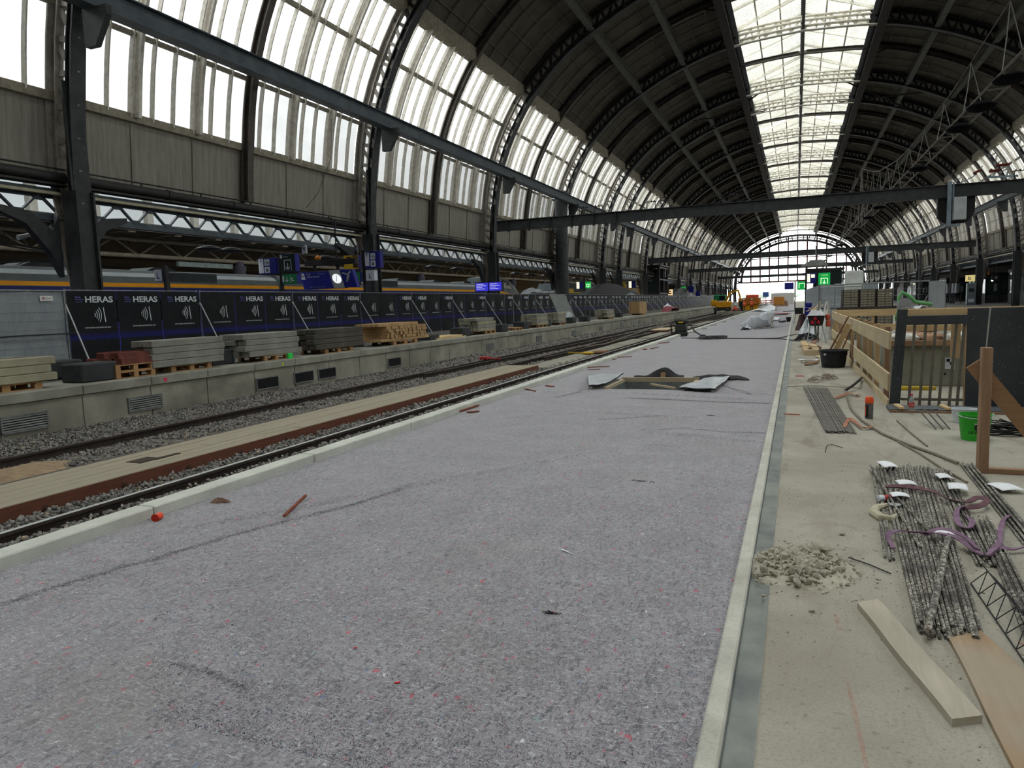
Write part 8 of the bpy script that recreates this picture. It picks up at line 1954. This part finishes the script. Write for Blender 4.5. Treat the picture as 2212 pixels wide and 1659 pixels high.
# workers: one continuous skinned body each
SKIN_ = mat('skin', (196, 150, 124), None, 4, .6, 0, 0); HV = mat('hi_vis_orange', (244, 92, 50), (232, 80, 42), 3, .7, 0, 0); TRS = mat('dark_work_trousers', (46, 44, 46), None, 3, .8, 0, 0); HAT = mat('white_helmet', (226, 226, 222), None, 3, .4, 0, 0); REF = mat('reflective_strip', (220, 220, 200), None, 3, .4, 0, 0)
def person(label, loc, rz, pose):
    J = dict(pelvis=(0, 0, .95), spine=(0, 0, 1.2), chest=(0, -.02, 1.42), neck=(0, -.02, 1.53), head0=(0, -.03, 1.60), head=(0, -.04, 1.72), sl=(-.19, 0, 1.43), el=(-.27, -.04, 1.15), wl=(-.25, -.22, .95), sr=(.19, 0, 1.43), er=(.27, -.04, 1.15), wr=(.24, -.22, .95), hl=(-.1, 0, .93), kl=(-.12, -.04, .5), al=(-.13, .0, .09), fl=(-.13, -.16, .04), hr=(.1, 0, .93), kr=(.12, .02, .5), ar=(.14, .06, .09), fr=(.15, -.1, .04))
    J.update(pose); t = thing('person', label, 'person', loc, rz)
    order = list(J); rad = dict(pelvis=.16, spine=.15, chest=.165, neck=.06, head0=.075, head=.1, sl=.075, el=.05, wl=.035, sr=.075, er=.05, wr=.035, hl=.1, kl=.065, al=.045, fl=.04, hr=.1, kr=.065, ar=.045, fr=.04)
    E_ = [('pelvis', 'spine'), ('spine', 'chest'), ('chest', 'neck'), ('neck', 'head0'), ('head0', 'head'), ('chest', 'sl'), ('sl', 'el'), ('el', 'wl'), ('chest', 'sr'), ('sr', 'er'), ('er', 'wr'), ('pelvis', 'hl'), ('hl', 'kl'), ('kl', 'al'), ('al', 'fl'), ('pelvis', 'hr'), ('hr', 'kr'), ('kr', 'ar'), ('ar', 'fr')]
    vs = [J[k] for k in order]; ed = [(order.index(a), order.index(b)) for a, b in E_]; rr = [rad[k] for k in order]
    for s in 'lr':                                      # palm and five fingers
        w_ = Vector(J['w' + s]); d = (w_ - Vector(J['e' + s])).normalized(); q = d.cross(Vector((0, 0, 1))).normalized(); p = w_ + d * .07; vs.append(tuple(p)); rr.append(.03); pi_ = len(vs) - 1; ed.append((order.index('w' + s), pi_))
        for k, L in enumerate((.06, .08, .085, .078, .06)):
            e_ = p + q * (k - 2) * .02 + d * L + Vector((0, 0, -.015)); vs.append(tuple(e_)); rr.append(.009); ed.append((pi_, len(vs) - 1))
    me = bpy.data.meshes.new('body'); me.from_pydata(vs, ed, []); me.materials.append(TRS); b = bpy.data.objects.new('body', me); col.objects.link(b); b.parent = t
    md = b.modifiers.new('skin', 'SKIN'); sv = me.skin_vertices[0].data
    for i, r in enumerate(rr): sv[i].radius = (r, r)
    sv[0].use_root = True; s2 = b.modifiers.new('sub', 'SUBSURF'); s2.levels = 1; s2.render_levels = 1
    # vest as a closed garment around the torso and sleeves
    P = [Vector(J[k]) for k in ('pelvis', 'spine', 'chest', 'neck')]; m = MB(); n = 14; rings = [(P[0] - (P[1] - P[0]) * .25, .2, .15), (P[0], .2, .15), (P[1], .19, .14), (P[2], .235, .15), (P[2].lerp(P[3], .6), .16, .1), (P[3], .08, .08)]
    vsr = []
    for c, a, bb in rings:
        for k in range(n): g = 2 * PI * k / n; vsr.append(c + Vector((a * math.cos(g), bb * math.sin(g), 0)))
    m.raw(vsr, [(i * n + k, i * n + (k + 1) % n, (i + 1) * n + (k + 1) % n, (i + 1) * n + k) for i in range(len(rings) - 1) for k in range(n)] + [tuple(range(n - 1, -1, -1))]); 
    for s in 'lr': m.cyl(J['s' + s], J['e' + s], .085, 10, .06); m.cyl(J['e' + s], Vector(J['e' + s]).lerp(Vector(J['w' + s]), .8), .06, 10, .045)
    obj('hi_vis_jacket', m, HV, t, True)
    h = Vector(J['head']); m = MB(); m.lathe([(.02, -.115), (.06, -.1), (.078, -.05), (.082, 0), (.07, .06), (.03, .09)], tuple(h), 16, True); m.cyl(h + Vector((0, -.08, -.02)), h + Vector((0, -.105, -.03)), .014, 6); [m.cyl(h + Vector((sx * .078, 0, -.03)), h + Vector((sx * .09, 0, -.03)), .022, 8) for sx in (-1, 1)]; hd = obj('face', m, SKIN_, t, True)
    m = MB(); [m.cyl(h + Vector((sx * .03, -.076, .0)), h + Vector((sx * .03, -.083, .0)), .009, 8) for sx in (-1, 1)]; m.cyl(h + Vector((-.02, -.078, -.06)), h + Vector((.02, -.078, -.06)), .006, 6); obj('eyes_and_mouth', m, SBLK, hd)
    m = MB(); m.lathe([(.115, .03), (.11, .05), (.1, .1), (.06, .14), (.0, .15)], tuple(h), 18); obj('helmet', m, HAT, t, True)
    m = MB(); c = P[1]; m.lathe([(.2, -.02), (.2, .03)], (c.x, c.y, c.z), 16, False, False); obj('reflective_strip', m, REF, t); return t
person('person in orange hi-vis and white helmet standing on the far track, seen from behind', (-7.0, 108.5, -.45), PI, {})
person('person in orange hi-vis standing right of the other worker on the far track', (-6.2, 113.5, -.45), 2.6, {'wl': (-.1, -.3, 1.15), 'wr': (.12, -.3, 1.1)})
person('person in orange hi-vis and white helmet crouching before the excavator tool', (-7.35, 95, -.45), 1.2, dict(pelvis=(0, .1, .5), spine=(0, 0, .7), chest=(0, -.15, .88), neck=(0, -.2, .98), head0=(0, -.23, 1.04), head=(0, -.27, 1.13), sl=(-.19, -.15, .88), el=(-.24, -.35, .66), wl=(-.15, -.5, .45), sr=(.19, -.15, .88), er=(.24, -.35, .66), wr=(.15, -.5, .45), hl=(-.1, .1, .48), kl=(-.16, -.3, .45), al=(-.15, .0, .09), fl=(-.15, -.15, .04), hr=(.1, .1, .48), kr=(.16, -.25, .3), ar=(.15, .15, .1), fr=(.15, .02, .04)))
# trench box beside the track
m = MB(); m.cbox(-9.2, -5.4, 92, 92.3, -.5, .0, .02); m.cbox(-9.2, -8.9, 92.3, 99, -.5, -.0, .02); tag(obj('trench_edge', m, WALLC), 'low concrete trench edge in front of the crouching worker', 'concrete edge')
# yard beyond on the felt
BAR = mat('red_white_barrier', (226, 90, 76), (236, 210, 200), 1.6, .6, 0, 0, lo=.48, hi=.52)
for i, (x, y) in enumerate(((-5.0, 134), (-4.2, 138), (-3.5, 142), (-2.9, 147))):
    t = thing('safety_barrier', 'red and white safety barrier on the far platform, %s from the left' % ORD[i], 'barrier', (x, y, 0), group='red and white barriers at the far end')
    m = MB(); m.cbox(-.9, .9, -.03, .03, .5, .7, .01); m.cbox(-.9, .9, -.03, .03, .85, 1.05, .01); obj('board', m, BAR, t); m = MB(); m.box(-.85, -.8, -.3, .3, 0, 1.1); m.box(.8, .85, -.3, .3, 0, 1.1); obj('foot', m, SGRY, t)
t = thing('timber_crate', 'ochre timber crate stack at the far end of the felt', 'crate', (-2.4, 125, 0)); m = MB(); m.cbox(-1.0, .6, -1, 1, .3, 1.55, .05); obj('crate_body', m, mat('ochre_board', (190, 130, 56), (166, 110, 46), 3, .7, 0, 0), t); m = MB(); m.box(.6, 1.1, -1, 1, 0, .9); m.box(-1.3, 1.2, -1.1, 1.1, 0, .3); obj('pallet_base', m, BROWNV, t)
t = thing('white_container', 'white container outside beyond the crate', 'container', (-3.4, 160, 0)); m = MB(); m.cbox(-1.4, 3, -2, 2, 0, 2.3, .05); obj('container_body', m, SACKW, t)
t = thing('blue_sign', 'small blue sign among the barriers at the far end', 'sign', (-5.2, 140, 0)); m = MB(); m.box(-.5, .5, 0, .05, 1.6, 2.5); obj('plate', m, mat('sky_blue_sign', (80, 120, 200), None, 3, .5, 0, 0), t); m = MB(); m.box(-.05, .05, .05, .1, 0, 1.7); obj('post', m, SGRY, t)
# faint things outdoors
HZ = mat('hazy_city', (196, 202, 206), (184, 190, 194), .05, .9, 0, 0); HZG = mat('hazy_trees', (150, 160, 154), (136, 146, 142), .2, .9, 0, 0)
R.seed(6)
for i, (x, w_, h, y) in enumerate(((-70, 40, 14, 560), (-20, 26, 12, 580), (18, 34, 16, 600), (60, 40, 11, 560), (-120, 46, 17, 600))):
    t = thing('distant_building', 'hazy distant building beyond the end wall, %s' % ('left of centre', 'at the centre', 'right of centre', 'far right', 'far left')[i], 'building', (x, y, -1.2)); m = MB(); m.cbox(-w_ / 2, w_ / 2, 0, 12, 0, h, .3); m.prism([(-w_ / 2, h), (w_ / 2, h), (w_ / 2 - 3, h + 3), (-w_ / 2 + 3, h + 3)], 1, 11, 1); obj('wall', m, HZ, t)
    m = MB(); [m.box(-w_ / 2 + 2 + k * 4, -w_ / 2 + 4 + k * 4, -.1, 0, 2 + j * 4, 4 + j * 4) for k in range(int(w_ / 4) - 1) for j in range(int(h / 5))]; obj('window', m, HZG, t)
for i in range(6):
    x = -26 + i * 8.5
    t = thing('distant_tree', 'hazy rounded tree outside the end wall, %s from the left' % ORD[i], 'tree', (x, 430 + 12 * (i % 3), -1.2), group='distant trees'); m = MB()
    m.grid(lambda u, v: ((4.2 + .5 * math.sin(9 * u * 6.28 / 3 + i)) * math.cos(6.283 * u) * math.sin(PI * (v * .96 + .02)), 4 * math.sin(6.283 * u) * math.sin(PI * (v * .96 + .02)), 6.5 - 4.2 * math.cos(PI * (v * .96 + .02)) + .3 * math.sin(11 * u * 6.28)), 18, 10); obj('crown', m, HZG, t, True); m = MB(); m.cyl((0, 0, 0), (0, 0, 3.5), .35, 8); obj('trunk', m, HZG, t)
for i, (x, y, h) in enumerate(((-9, 290, 9), (-2, 300, 8.5), (4, 310, 9), (-15, 320, 9))):
    t = thing('overhead_mast', 'thin overhead line mast outside, %s' % ('left of the trains', 'near the centre', 'right of the centre', 'far left')[i], 'mast', (x, y, -1.2)); m = MB(); m.cyl((0, 0, 0), (0, 0, h), .16, 8); m.box(-3, 3, -.06, .06, h - .9, h - .7); m.bar((-2.6, 0, h - .8), (0, 0, h), .06, .06); obj('pole', m, HZG, t)
